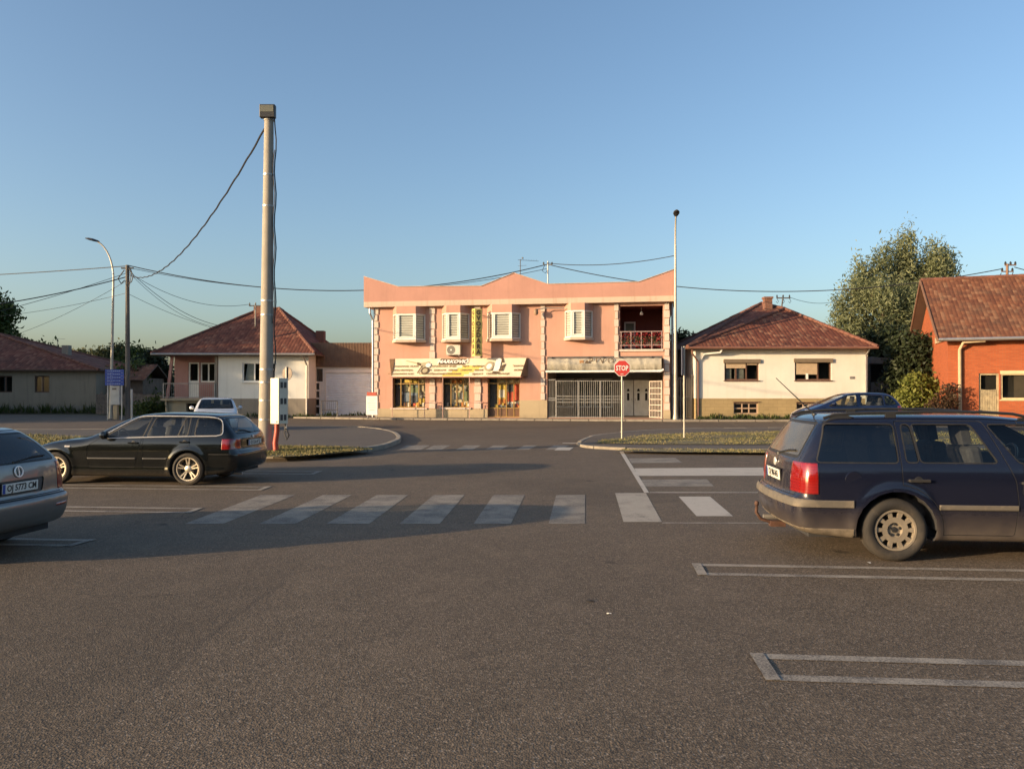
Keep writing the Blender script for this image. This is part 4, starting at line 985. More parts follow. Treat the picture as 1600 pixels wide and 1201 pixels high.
rf = roof_mesh('roof', [t4(A, B, P1), t4(B, C_, P1), t4(C_, P2, P1), t4(C_, D_, P2), t4(D_, A, P2), t4(A, P1, P2)], [M['tile_red'], M['eave']], h2)
ridge_caps(rf, [(A, P1), (B, P1), (P1, P2), (C_, P2), (D_, P2), (A, P2)], M['ridge'], .11)
mb = MB(); cx, cy = F2.U(1199.5, 5.2), 5.2; zt = F2.Z(1199, 464, 5.2)
mb.box(cx - .23, cx + .23, cy - .23, cy + .23, ez + 1.0, zt - .12); mb.box(cx - .28, cx + .28, cy - .28, cy + .28, zt - .12, zt); mb.build('chimney', M['chim'], rf)
mb = MB(); mb.tube([A + Vector((0, -.07, -.06)), B + Vector((0, -.07, -.06))], .07, 8); mb.build('gutter', M['gutter'], rf)
mb = MB(); mb.box(el + .1, er - .1, -ov + .02, 0, ez - .13, ez - .10); mb.build('soffit', M['eave'], h2)
mb = MB(); u = F2.U(1081, -.3); mb.tube([(u, -.45, ez - .1), (u, -.4, ez - .35), (.12, -.08, ez - .8), (.12, -.08, .1)], .05, 8); build_each(mb, 'downpipe', M['gutter'], h2)
mb = MB(); mb.tube([(1.35, -.5, ez - .12), (1.3, -.3, ez - .3), (.45, -.12, ez - .38), (.32, -.1, ez - .6)], .06, 8); mb.build('white_pipe', M['white_paint'], h2)
mb = MB(); mb.tube([(W2 - .1, -.5, ez - .1), (W2 - .15, -.1, ez - .5), (W2 - .12, -.08, .1)], .05, 8); build_each(mb, 'downpipe', M['galv'], h2)
t = h2
mb = MB(); u = F2.U(1331.5); z = F2.Z(1331, 590); mb.box(u - .13, u + .13, -.02, -.003, z - .07, z + .07); pl = mb.build('house_number', M['metal_grey'], h2)
pm2 = ap(1225, 462, 47.5)
t = thing('service_mast', 'short steel service mast with crossbar on the roof of the cream house', 'mast', (pm2.x - .25, pm2.y, pm2.z - 1.55))
mb = MB(); mb.tube([(0, 0, 0), (.22, 0, 1.6)], .045, 8); mb.box(-.2, .65, -.03, .03, 1.38, 1.45); mb.build('pole', M['grey_metal_dark'], t)
mb = MB()
for x in (-.17, .2, .6): mb.lathe([(0, 0), (.045, 0), (.045, .1), (.02, .16), (0, .16)], (x, 0, 1.45), 'z', 8); mb.tube([(x, 0, 1.38), (x + .1, 0, 1.2), (x + .02, 0, 1.1), (x - .06, 0, 1.2)], .015, 5)
build_each(mb, 'insulator', M['black'], t)
# lean-to to the right of it
Fc = Frame((1358 - 800) / FPX * 45.5, 45.5, 0); wcp = Fc.U(1396)
t = thing('carport', 'dark open carport with grey sheet metal gate beside the cream house', 'carport', Fc.o, 0)
zt0, zt1 = Fc.Z(1376, 568), Fc.Z(1376, 557.5); zs = Fc.Z(1376, 597)
mb = MB(); mb.add([(0, -.3, zt0), (wcp, -.3, zt0 - .02), (wcp, 6, zt0), (0, 6, zt0), (0, -.3, zt1), (wcp, -.3, zt1 - .14), (wcp, 6, zt1), (0, 6, zt1)], [(0,3,2,1), (4,5,6,7), (0,1,5,4), (1,2,6,5), (2,3,7,6), (3,0,4,7)]); mb.build('roof', simple('grey_roof_edge', (0.16, 0.15, 0.14), .8), t)
mb = MB(); mb.box(wcp - .1, wcp - .01, 0, .1, 0, zt0 - .05); mb.box(.0, .09, 0, .1, 0, zt0 - .02); build_each(mb, 'post', M['grey_metal_dark'], t)
mb = MB(); n = 26
for i in range(n):
    x0, x1 = .1 + (wcp - .2) * i / n, .1 + (wcp - .2) * (i + 1) / n; y = .02 * (i % 2); mb.quad((x0, y, .1), (x1, .02 - y, .1), (x1, .02 - y, zs), (x0, y, zs))
mb.build('sheet_gate', simple('grey_sheet_metal', (0.19, 0.185, 0.18), .6, dirt=(.15, .12, .1), dirtamt=.4), t)
mb = MB(); mb.quad((0, 5.9, 0), (wcp, 5.9, 0), (wcp, 5.9, zt0), (0, 5.9, zt0)); mb.quad((wcp - .02, .2, 0), (wcp - .02, 5.9, 0), (wcp - .02, 5.9, zt0), (wcp - .02, .2, zt0)); mb.build('back_wall', M['dark_room'], t)
# gate between the pink building and the cream house
gA = Vector(((1049.5 - 800) / FPX * 43.2, 43.2, 0)); gB = Vector(((1080 - 800) / FPX * 43.4, 43.4, 0)); e = (gB - gA); L = e.length; e.normalize()
t = thing('yard_gate', 'dark barred metal gate between the pink building and the cream house', 'gate', gA, math.atan2(e.y, e.x))
gzt = CAMH + (608 - 589) / FPX * 43.3
grille('gate_bars', (0, 0, 0), (1, 0, 0), L, .12, gzt, 9, t, (.02, .45, .5, .98), .014, M['grey_metal_dark'], (0, .45, 1))
mb = MB(); mb.box(-.04, .04, -.04, .04, 0, gzt + .15); mb.box(L - .05, L + .05, -.05, .05, 0, gzt + .15); build_each(mb, 'post', M['grey_metal_dark'], t)

# ======== brick house at the right edge
M['brick'] = brickmat('orange_brick', (0.38, 0.098, 0.037), (0.285, 0.072, 0.03), (0.27, 0.115, 0.062), 0.26, 0.08, 0.009, .3)
F3 = Frame((1481 - 800) / FPX * 38.0, 38.0, R(-20.0)); W3 = 12.0; D3 = 9.5
h3 = thing('brick_house', 'orange brick house with steep brown tiled gable roof at the right edge', 'house', F3.o, F3.a)
ez3 = F3.Z(1540, 528.5, -.6)
dd = (F3.U(1529.5), F3.U(1561), 0.12, F3.Z(1545, 583)); wd = (F3.U(1563.5), F3.U(1622), F3.Z(1590, 624), F3.Z(1590, 583))
mb = MB(); wall_open(mb, 0, W3, 0, ez3 + .3, [dd, wd], .16)
mb.quad((0, D3, 0), (0, 0, 0), (0, 0, ez3 + .3), (0, D3, ez3 + .3)); mb.quad((W3, 0, 0), (W3, D3, 0), (W3, D3, ez3 + .3), (W3, 0, ez3 + .3)); mb.quad((W3, D3, 0), (0, D3, 0), (0, D3, ez3 + .3), (W3, D3, ez3 + .3))
vr = D3 / 2; uo = F3.U(1448, vr); rz3 = F3.Z(1448, 437.5, vr)
mb.tri((0.0, D3 - .1, ez3 + .3), (0.0, .1, ez3 + .3), (0.0, vr, rz3 - .35)); mb.tri((W3, .1, ez3 + .3), (W3, D3 - .1, ez3 + .3), (W3, vr, rz3 - .35))
mb.build('wall', M['brick'], h3)
ov = .6; uo = min(uo, -.5); ue = W3 + .5
sl = (rz3 - ez3) / (vr + ov)
rf3 = roof_mesh('roof', [t4((uo, -ov, ez3), (ue, -ov, ez3), (ue, vr, rz3), (uo, vr, rz3)), t4((ue, D3 + ov, ez3), (uo, D3 + ov, ez3), (uo, vr, rz3), (ue, vr, rz3))], [M['tile_brown'], M['eave']], h3, .12)
ridge_caps(rf3, [((uo, vr, rz3), (ue, vr, rz3))], M['ridge'], .11)
mb = MB()
for s in (0, 1):
    y0, y1 = (-ov, vr) if s == 0 else (D3 + ov, vr)
    a, b = Vector((uo - .015, y0, ez3 - .13)), Vector((uo - .015, y1, rz3 - .13))
    mb.add([a, b, b + Vector((0, 0, .2)), a + Vector((0, 0, .2)), a + Vector((-.05, 0, 0)), b + Vector((-.05, 0, 0)), b + Vector((-.05, 0, .2)), a + Vector((-.05, 0, .2))], [(0,1,2,3), (4,7,6,5), (0,3,7,4), (1,5,6,2), (3,2,6,7), (0,4,5,1)])
mb.build('barge_board', simple('brown_barge_board', (0.17, 0.09, 0.055), .7), rf3)
mb = MB(); mb.tube([(uo, -ov - .07, ez3 - .02), (ue, -ov - .07, ez3 - .02)], .075, 8); mb.build('gutter', M['galv'], rf3)
mb = MB(); u = F3.U(1500, -.1); mb.tube([(u + 1.0, -.5, ez3 - .1), (u + .1, -.45, ez3 - .14), (u, -.10, ez3 - .5), (u, -.10, .1)], .085, 10); build_each(mb, 'downpipe', simple('cream_downpipe', (0.45, 0.35, 0.22), .6, dirt=(.25, .17, .1), dirtamt=.5), h3, smooth=True)
mb = MB(); mb.box(-.07, .005, .3, 3.2, ez3 - .02, ez3 + .28); mb.build('gable_ledge', M['plinth'], h3)
mb = MB(); mb.box(-.04, -.003, 1.9, 2.15, ez3 + .3, ez3 + 1.35); mb.build('gable_post', M['plinth'], h3)
cr = simple('cream_wood_frame', (0.55, 0.43, 0.25), .6, dirt=(.3, .22, .12), dirtamt=.3); old = simple('weathered_plank_door', (0.33, 0.27, 0.165), .8, var=.3, scale=6, dirt=(.16, .12, .07), dirtamt=.7)
mb = MB(); frame_bars(mb, dd[0], dd[1], dd[2], dd[3], .06, .14, .09); o = mb.build('door', old, h3)
zm = F3.Z(1545, 608)
mb = MB(); n = 9
for i in range(n):
    x0 = dd[0] + .1 + (dd[1] - dd[0] - .2) * i / n; x1 = dd[0] + .1 + (dd[1] - dd[0] - .2) * (i + 1) / n - .012; mb.box(x0, x1, .08, .115 + .008 * (i % 2), .13, zm - .03 * math.sin((i + .5) / n * math.pi))
mb.build('planks', old, o)
mb = MB(); mb.quad((dd[0] + .09, .12, zm), (dd[1] - .09, .12, zm), (dd[1] - .09, .12, dd[3] - .09), (dd[0] + .09, .12, dd[3] - .09)); mb.build('pane', M['glass'], o)
mb = MB(); mb.box(dd[0], dd[1], .3, .35, .12, dd[3]); mb.box(wd[0], wd[1], .35, .4, wd[2], wd[3]); mb.build('dark_backing', M['dark_room'], h3)
o = window(h3, wd[0], wd[1], wd[2], wd[3], .05, cr, .085, (), ())
mb = MB(); mb.box(wd[0] - .02, wd[1] + .1, -.03, .05, wd[3] - .04, wd[3] + .13); mb.build('lintel', cr, o)
mb = MB(); mb.box(wd[0] - .05, wd[1] + .1, -.06, .05, wd[2] - .06, wd[2] - .003); mb.build('sill', cr, o)
mb = MB(); mb.box(wd[0] + .6, wd[0] + 1.6, .2, .22, wd[2] + .1, wd[3] - .1); mb.build('curtain', simple('dim_brown_curtain', (.13, .10, .075), .9), o)
pm3 = ap(1574, 412, 42)
t = thing('service_mast', 'roof mast with insulators and a cable bend on the brick house ridge', 'mast', (pm3.x, pm3.y, pm3.z - 1.6))
mb = MB(); mb.tube([(0, 0, 0), (.02, 0, 1.6)], .07, 8); mb.box(-.12, .5, -.03, .03, 1.5, 1.56); mb.box(-.3, .35, -.03, .03, 1.15, 1.21); mb.build('pole', simple('rusty_mast', (0.2, .12, .08), .7), t)
mb = MB()
for x, z in ((-.08, 1.56), (.2, 1.56), (.46, 1.56), (-.26, 1.21), (.3, 1.21)): mb.lathe([(0, 0), (.055, 0), (.055, .11), (.02, .17), (0, .17)], (x, 0, z), 'z', 8)
mb.tube([(-.3, 0, 1.1), (-.5, 0, .75), (-.35, 0, .45), (0, 0, .4)], .02, 5); mb.tube([(.35, 0, 1.15), (.2, 0, .8), (0, 0, .6)], .02, 5); build_each(mb, 'insulator', M['black'], t)

# ======== white house on the left with the pink porch, and the garage
M['greywhite'] = stucco('grey_white_render', (0.70, 0.69, 0.63), (0.3, 0.27, 0.22), 0.2, 0.1, 1.2, .12)
M['grey_plinth'] = stucco('grey_concrete_plinth', (0.25, 0.22, 0.18), (0.12, 0.10, 0.08), 0.4, 0.5, .6)
M['porch_pink'] = stucco('dusty_pink_render', (0.40, 0.22, 0.19), (0.2, 0.12, 0.1), .3, .2)
F4 = Frame((255 - 800) / FPX * 47.0, 47.0, R(0.5)); 
h4 = thing('house', 'white house with red hip roof and a recessed pink porch behind the concrete pole', 'house', F4.o, F4.a)
xs = F4.U(341); W4 = F4.U(482); D4 = 10; E4 = F4.Z(400, 553); zp = F4.Z(430, 622.5); zfl = F4.Z(300, 622.5)
wn = (F4.U(378.5), F4.U(431), F4.Z(395, 596.5), F4.Z(395, 566))
mb = MB(); wall_open(mb, xs, W4, zp, E4 + .1, [wn], .16); shell(mb, xs, W4, 0, D4, zp, E4 + .1, top=False); mb.build('wall', M['greywhite'], h4)
mb = MB(); mb.box(xs + .01, W4 - .01, -.03, D4, 0, zp - .003); build_each(mb, 'plinth', M['grey_plinth'], h4)
o = window(h4, wn[0], wn[1], wn[2], wn[3], .05, M['white_frame'], .08, (wn[0] + (wn[1] - wn[0]) * .36,), (), M['white_frame'])
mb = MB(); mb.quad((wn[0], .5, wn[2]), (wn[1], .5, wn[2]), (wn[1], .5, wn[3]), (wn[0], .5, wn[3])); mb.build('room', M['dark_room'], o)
mb = MB(); a = wn[0] + .12; mb.quad((a, .16, wn[2] + .08), (a + .62, .16, wn[2] + .08), (a + .62, .16, wn[3] - .08), (a + .16, .16, wn[3] - .08)); mb.build('curtain', simple('pale_blue_curtain', (.42, .46, .47), .8, var=.15, scale=6), o)
vp = 1.6                                     # porch recess
mb = MB(); pw = (F4.U(313, vp), F4.U(337, vp), F4.Z(325, 597, vp), F4.Z(325, 566.5, vp)); pd = (F4.U(294.5, vp), F4.U(311, vp), zfl + .02, F4.Z(303, 566, vp))
wall_open(mb, F4.U(255), xs, zfl, E4 + .1, [pw, pd], .12, vp); mb.quad((0.05, vp, zfl), (.05, D4, zfl), (.05, D4, E4), (.05, vp, E4)); mb.build('porch_wall', M['porch_pink'], h4)
mb = MB(); mb.box(-.1, xs - .004, -.15, D4 - .1, zfl - .13, zfl); mb.build('porch_floor', M['plinth'], h4)
bd = (F4.U(290), F4.U(338), 0, zfl - .3)
mb = MB(); wall_open(mb, .1, xs - .01, 0, zfl - .135, [bd], .3, .1); mb.quad((.1, .1, 0), (.1, D4 - .2, 0), (.1, D4 - .2, zfl - .135), (.1, .1, zfl - .135)); mb.build('basement_wall', M['plinth'], h4)
mb = MB(); mb.quad((bd[0], .9, 0), (bd[1], .9, 0), (bd[1], .9, bd[3]), (bd[0], .9, bd[3])); mb.build('basement_door', M['dark_room'], h4)
o = window(h4, *pw, vp + .04, M['white_frame'], .09, (pw[0] + (pw[1] - pw[0]) * .52,), ())
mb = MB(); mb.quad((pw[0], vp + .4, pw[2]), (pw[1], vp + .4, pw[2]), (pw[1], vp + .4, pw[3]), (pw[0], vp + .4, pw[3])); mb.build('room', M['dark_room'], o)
mb = MB(); frame_bars(mb, *pd, vp + .03, vp + .10, .09, (), (pd[2] + 1.05,)); mb.box(pd[0] + .09, pd[1] - .09, vp + .05, vp + .08, pd[2] + .09, pd[2] + 1.0); dr = mb.build('door', M['white_frame'], h4)
mb = MB(); mb.quad((pd[0] + .09, vp + .06, pd[2] + 1.1), (pd[1] - .09, vp + .06, pd[2] + 1.1), (pd[1] - .09, vp + .06, pd[3] - .09), (pd[0] + .09, vp + .06, pd[3] - .09)); mb.build('pane', M['glass'], dr)
mb = MB(); mb.quad((pd[0], vp + .5, pd[2]), (pd[1], vp + .5, pd[2]), (pd[1], vp + .5, pd[3]), (pd[0], vp + .5, pd[3])); mb.build('room', M['dark_room'], dr)
mb = MB(); u = F4.U(262); mb.tube([(u, .0, 0), (u - .12, 0, zfl)], .075, 8); build_each(mb, 'porch_post', M['plinth'], h4)
mb = MB(); mb.add([(u - .1, -.05, zfl), (u + .06, -.05, zfl), (u + .36, -.05, E4 - .05), (u + .2, -.05, E4 - .05), (u - .1, .08, zfl), (u + .06, .08, zfl), (u + .36, .08, E4 - .05), (u + .2, .08, E4 - .05)], [(0,3,2,1), (4,5,6,7), (0,1,5,4), (1,2,6,5), (2,3,7,6), (3,0,4,7)]); build_each(mb, 'porch_post', M['porch_pink'], h4)
mb = MB(); u = xs - .12; mb.box(u - .08, u + .08, -.04, .06, zfl + .002, E4); build_each(mb, 'porch_post', M['grey_plinth'], h4)
grille('porch_railing', (0.05, -.08, 0), (1, 0, 0), xs - .25, zfl + .03, zfl + .95, 26, h4, (.05, .97), .009, M['metal_grey'], (0, 1))
ov = .6; el, er = F4.U(236, -ov), F4.U(492, -ov); ez = F4.Z(380, 552, -ov); yb = 10.6
v4 = 4.9; Pa = Vector((F4.U(404, v4), v4, F4.Z(404, 484.5, v4))); Pb = Vector((F4.U(436, v4), v4, F4.Z(436, 482, v4)))
A, B, C_, D_ = Vector((el, -ov, ez)), Vector((er, -ov, ez)), Vector((er, yb, ez)), Vector((el, yb, ez))
rf = roof_mesh('roof', [t4(A, B, Pb, Pa), t4(B, C_, Pb), t4(C_, D_, Pa, Pb), t4(D_, A, Pa)], [M['tile_dark'], M['eave']], h4)
ridge_caps(rf, [(A, Pa), (B, Pb), (Pa, Pb), (C_, Pb), (D_, Pa)], M['ridge'], .11)
mb = MB(); mb.tube([A + Vector((0, -.07, -.05)), B + Vector((0, -.07, -.05))], .07, 8); mb.build('gutter', M['metal_grey'], rf)
mb = MB(); mb.tube([(W4 - .25, -.55, ez - .08), (W4 - .2, -.3, ez - .3), (W4 - .08, -.1, ez - .7), (W4 - .08, -.1, .1)], .055, 8); build_each(mb, 'downpipe', M['metal_grey'], h4)
mb = MB(); mb.box(el + .1, er - .1, -ov + .02, .1, ez - .13, ez - .101); mb.build('soffit', M['eave'], h4)
cx, cy = F4.U(403.5, 4.6), 4.6; mb = MB(); zt = F4.Z(403, 478, 4.6); mb.box(cx - .24, cx + .24, cy - .24, cy + .24, ez + 1, zt); mb.box(cx - .26, cx + .26, cy - .26, cy + .26, zt - .95, zt - .72); mb.build('chimney', M['chim'], rf)
cx, cy = F4.U(501, 6.5), 6.5; mb = MB(); zt = F4.Z(501, 517, 6.5); mb.box(cx - .28, cx + .28, cy - .3, cy + .3, ez, zt); mb.build('chimney', M['chim'], rf)
pm4 = ap(399, 474, 49.6)
t = thing('service_mast', 'thin service mast with crossbar on the roof of the left white house', 'mast', (pm4.x, pm4.y, pm4.z - 1.9))
mb = MB(); mb.tube([(0, 0, 0), (0, 0, 1.95)], .045, 8); mb.box(-.42, .42, -.03, .03, 1.72, 1.79); mb.build('pole', M['grey_metal_dark'], t)
mb = MB()
for x in (-.38, 0, .38): mb.lathe([(0, 0), (.045, 0), (.045, .1), (.02, .16), (0, .16)], (x, 0, 1.79), 'z', 8)
build_each(mb, 'insulator', M['black'], t)
# garage
F5 = Frame((483.5 - 800) / FPX * 49.0, 49.0, R(0.5)); W5 = F5.U(586)
t = thing('garage', 'low garage with white roller shutter and brown corrugated fascia left of pink building', 'garage', F5.o, F5.a)
zf0, zf1 = F5.Z(535, 573.5), F5.Z(535, 535.5)
gdo = (F5.U(485), F5.U(506.5), 0.1, F5.Z(495, 573.5)); gsh = (F5.U(509), F5.U(580), 0.1, F5.Z(540, 577))
mb = MB(); wall_open(mb, 0, W5, 0, zf0 + .1, [gdo, gsh], .15); shell(mb, 0, W5, 0, 8, 0, zf0 + .1); mb.build('wall', M['greywhite'], t)
mb = MB(); n = 44
for i in range(n):
    x0, x1, x2, x3 = [-.05 + (W5 + .1) * (i + q) / n for q in (0, .35, .5, .85)]; x4 = -.05 + (W5 + .1) * (i + 1) / n
    for (a, ya), (b, yb_) in zip([(x0, -.12), (x1, -.12), (x2, -.16), (x3, -.16)], [(x1, -.12), (x2, -.16), (x3, -.16), (x4, -.12)]): mb.quad((a, ya, zf0), (b, yb_, zf0), (b, yb_, zf1), (a, ya, zf1))
mb.build('corrugated_fascia', simple('brown_corrugated_sheet', (0.22, 0.145, 0.095), .6, .2, dirt=(.13, .08, .05), dirtamt=.6), t)
mb = MB(); mb.quad((-.05, -.1, zf1 - .05), (W5 + .05, -.1, zf1 - .05), (W5 + .05, 8, zf1 - .3), (-.05, 8, zf1 - .3)); mb.build('roof', M['metal_grey'], t)
mb = MB(); n = 24; a, b, c, d = gsh; st = (d - .2 - c) / n
for i in range(n):
    z = c + i * st; mb.quad((a, .10, z), (b, .10, z), (b, .065, z + st * .78), (a, .065, z + st * .78)); mb.quad((a, .065, z + st * .78), (b, .065, z + st * .78), (b, .10, z + st), (a, .10, z + st))
mb.build('roller_shutter', simple('white_shutter_slats', (0.74, 0.80, 0.83), .45, var=.05, dirt=(.4, .36, .3), dirtamt=.3), t)
mb = MB(); mb.box(a - .08, b + .08, -.03, .12, d - .2, d - .005); mb.build('shutter_housing', M['white_frame'], t)
mb = MB(); zq = F5.Z(495, 597); frame_bars(mb, *gdo, .03, .10, .10, (), (zq,)); xm = (gdo[0] + gdo[1]) / 2
mb.box(gdo[0] + .1, gdo[0] + .32, .045, .085, gdo[2] + .1, zq - .05); mb.box(gdo[1] - .32, gdo[1] - .1, .045, .085, gdo[2] + .1, zq - .05)
for zz in (.62, 1.12, 1.62): mb.box(gdo[0] + .32, gdo[1] - .32, .045, .085, zz, zz + .1)
o = mb.build('door', M['white_frame'], t)
mb = MB(); mb.quad((gdo[0], .065, gdo[2]), (gdo[1], .065, gdo[2]), (gdo[1], .065, gdo[3]), (gdo[0], .065, gdo[3])); mb.build('pane', M['glass'], o)
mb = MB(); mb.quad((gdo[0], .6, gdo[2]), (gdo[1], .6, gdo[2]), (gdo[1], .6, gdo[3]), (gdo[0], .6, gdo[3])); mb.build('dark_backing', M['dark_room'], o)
pr_ = gp(517, 652, 0.05)
t = thing('handrail', 'low metal tube barrier standing in front of the white roller shutter', 'railing', (pr_.x, pr_.y - .5, 0.05))
mb = MB(); mb.tube([(-.45, 0, 0), (-.45, 0, 1.0), (.5, 0, 1.0), (.5, 0, 0)], .03, 6); mb.tube([(-.45, 0, .45), (.5, 0, .45)], .02, 6)
for i in range(7): x = -.33 + i * .12; mb.tube([(x, 0, .45), (x, 0, 1.0)], .008, 4)
mb.build('tube_frame', M['grey_metal_dark'], t)

# ======== old beige house at the left edge
M['oldwall'] = stucco('old_grey_beige_render', (0.30, 0.25, 0.185), (0.13, 0.10, 0.075), .5, .6, 1.3)
F6 = Frame((150 - 800) / FPX * 56.0, 56.0, R(3.0)); W6 = 16.0
h6 = thing('old_house', 'long old beige house with dark red tiled roof at the left edge', 'house', F6.o + F6.e * -W6, F6.a)
F6.o = F6.o + F6.e * -W6
E6 = F6.Z(60, 576)
ws = [(F6.U(-4), F6.U(19), F6.Z(8, 613), F6.Z(8, 587)), (F6.U(54), F6.U(77), F6.Z(65, 613), F6.Z(65, 587)), (F6.U(-70), F6.U(-47), F6.Z(8, 613), F6.Z(8, 587))]
mb = MB(); wall_open(mb, 0, W6, 0, E6 + .1, ws, .2); shell(mb, 0, W6, 0, 10, 0, E6 + .1, top=False); mb.build('wall', M['oldwall'], h6)
mb = MB(); mb.box(-.02, W6 + .03, -.05, .01, 0, F6.Z(60, 634)); build_each(mb, 'plinth', M['grey_plinth'], h6)
for q in ws:
    o = window(h6, *q, .12, M['brown_frame'], .08, ((q[0] + q[1]) / 2,), ()); mb = MB(); mb.quad((q[0], .5, q[2]), (q[1], .5, q[2]), (q[1], .5, q[3]), (q[0], .5, q[3])); mb.build('room', M['dark_room'], o)
    mb = MB(); c_ = (q[0] + q[1]) / 2; mb.box(c_ - .12, c_ + .06, .17, .18, q[2] + .1, q[3] - .1); mb.build('curtain', simple('dim_net_curtain', (.2, .2, .21), .9), o)
ov = .5; el, er = -.5, F6.U(118, -ov); ez = F6.Z(60, 577, -ov)
A, B, C_, D_ = Vector((el, -ov, ez)), Vector((W6 + .45, -ov, ez)), Vector((W6 + .45, 10.5, ez)), Vector((el, 10.5, ez))
v6 = 5; Pa = Vector((4, v6, F6.Z(-20, 518, v6))); Pb = Vector((F6.U(-12, v6), v6, F6.Z(-12, 519, v6)))
rf = roof_mesh('roof', [t4(A, B, Pb, Pa), t4(B, C_, Pb), t4(C_, D_, Pa, Pb), t4(D_, A, Pa)], [M['tile_dark'], M['eave']], h6)
ridge_caps(rf, [(A, Pa), (B, Pb), (Pa, Pb), (C_, Pb)], M['ridge'], .11)
# rear wing roof with its own hip
u_, v_ = F6.U(74, 7.5), 7.5; Pc = Vector((u_, v_, F6.Z(74, 540.5, v_))); q = 4.2
a_ = [Vector((u_ - q, v_ - q, ez + .02)), Vector((u_ + q, v_ - q, ez + .02)), Vector((u_ + q, v_ + q, ez + .02)), Vector((u_ - q, v_ + q, ez + .02))]
roof_mesh('wing_roof', [t4(a_[i], a_[(i + 1) % 4], Pc) for i in range(4)], [M['tile_dark'], M['eave']], h6)
cx, cy = F6.U(104, 4.0), 4.0; mb = MB(); mb.box(cx - .25, cx + .25, cy - .25, cy + .25, ez, F6.Z(104, 539.5, 4)); mb.build('chimney', M['grey_plinth'], rf)
pa = ap(90, 529, 62); t = thing('roof_aerial', 'thin television aerial on the old beige house roof', 'aerial', (pa.x, pa.y, pa.z - 2.6))
mb = MB(); mb.tube([(0, 0, 0), (0, 0, 2.6)], .025, 5); mb.tube([(-.1, 0, 2.6), (.6, 0, 2.57)], .012, 4); mb.build('aerial_rods', M['grey_metal_dark'], t)
mb = MB()
Fs = Frame((151 - 800) / FPX * 58.0, 58.0, R(3))
t = thing('shed', 'small brown shed with tiled roof behind the blue direction sign', 'shed', Fs.o, Fs.a)
mb.box(0, 3.4, 0, 4, 0, 2.6); mb.build('wall', simple('brown_shed_boards', (0.13, 0.09, 0.065), .9, var=.3), t)
roof_mesh('roof', [t4((-.2, -.4, 2.5), (3.7, -.4, 2.5), (3.7, 2, 3.7), (-.2, 2, 3.7)), t4((3.7, 4.4, 2.5), (-.2, 4.4, 2.5), (-.2, 2, 3.7), (3.7, 2, 3.7))], [M['tile_brown'], M['eave']], t)
# low plank fence between shed and the white house
fA, fB = Vector(((150 - 800) / FPX * 53, 53, 0)), Vector(((256 - 800) / FPX * 49.5, 49.5, 0)); e = fB - fA; L = e.length
t = thing('plank_fence', 'dark weathered plank fence between the old house and the white house', 'fence', fA, math.atan2(e.y, e.x))
mb = MB(); n = 44
for i in range(n):
    x = L * i / n; h = 1.45 + random.uniform(-.08, .08); mb.box(x, x + L / n - .02, -.012, .012, .05, h)
mb.box(0, L, .013, .05, .35, .43); mb.box(0, L, .013, .05, 1.15, 1.23); mb.build('planks', simple('grey_weathered_planks', (.11, .09, .075), .9, var=.4, scale=4), t)
# ------------------------------------------------------------------ poles, signs, cables
M['concrete_pole'] = simple('spun_concrete', (0.32, 0.29, 0.24), 0.9, var=0.12, scale=1.3, bump=0.25, bscale=40, dirt=(0.25, 0.2, 0.13), dirtamt=0.5)
M['weathered_pole'] = simple('weathered_grey_pole', (0.135, 0.118, 0.10), 0.9, var=0.2, scale=1.5, bump=0.3, dirt=(.1, .085, .07), dirtamt=.6)
M['lamp_grey'] = simple('painted_lamp_steel', (0.46, 0.42, 0.34), 0.5, 0.3, dirt=(.3, .24, .17), dirtamt=.3)
# big concrete pole with floodlight
cp = gp(415, 712); ct = ap(419.5, 187, cp.y)
t = thing('concrete_pole', 'tall round concrete pole with a black floodlight on top', 'pole', (cp.x, cp.y, 0))
H = ct.z; dx = ct.x - cp.x
mb = MB(); mb.tube([(dx * k / 10, 0, H * k / 10) for k in range(11)], [.190 - (.190 - .118) * k / 10 for k in range(11)], 28); mb.build('shaft', M['concrete_pole'], t, smooth=True)
mb = MB()
for py in (273, 322, 470, 492, 577, 597, 625, 655):
    z = CAMH + (608 - py) / FPX * cp.y; r = .190 - .072 * z / H + .004; mb.lathe([(r, -.02), (r + .004, -.02), (r + .004, .02), (r, .02)], (dx * z / H, 0, z), 'z', 24)
build_each(mb, 'steel_band', M['galv'], t)
fl = thing  # floodlight parts
mb = MB(); mb.box(-.20, .20, -.06, .10, H + .02, H + .36); o = mb.build('floodlight', M['black'], t, bevel=.015); o.location = (dx, -.12, 0)
mb = MB(); mb.box(-.17, .17, -.068, -.0605, H + .16, H + .33); q = mb.build('lens', simple('floodlight_reflector', (0.22, 0.19, 0.12), .25, .6), o)
mb = MB(); mb.lathe([(.135, 0), (.14, .02), (.12, .06), (.05, .07)], (dx, 0, H - .02), 'z', 16); mb.box(dx - .03, dx + .03, -.12, .03, H, H + .1); build_each(mb, 'bracket', M['metal_grey'], t)
rz_ = lambda z: .190 - .072 * z / H
mb = MB(); pts = []
for k in range(25):
    z = H + .05 - (H - 2.0) * k / 24; pts.append((dx * z / H + rz_(z) + .035 + .05 * math.sin(k * .65) ** 2, -.03, z))
mb.tube([(dx + .12, -.1, H + .2)] + pts, .018, 6); pts2 = [(a - .025, -.07, c) for a, b, c in pts[3:20]]; mb.tube(pts2, .012, 5); mb.build('cable', M['cable'], t, smooth=True)
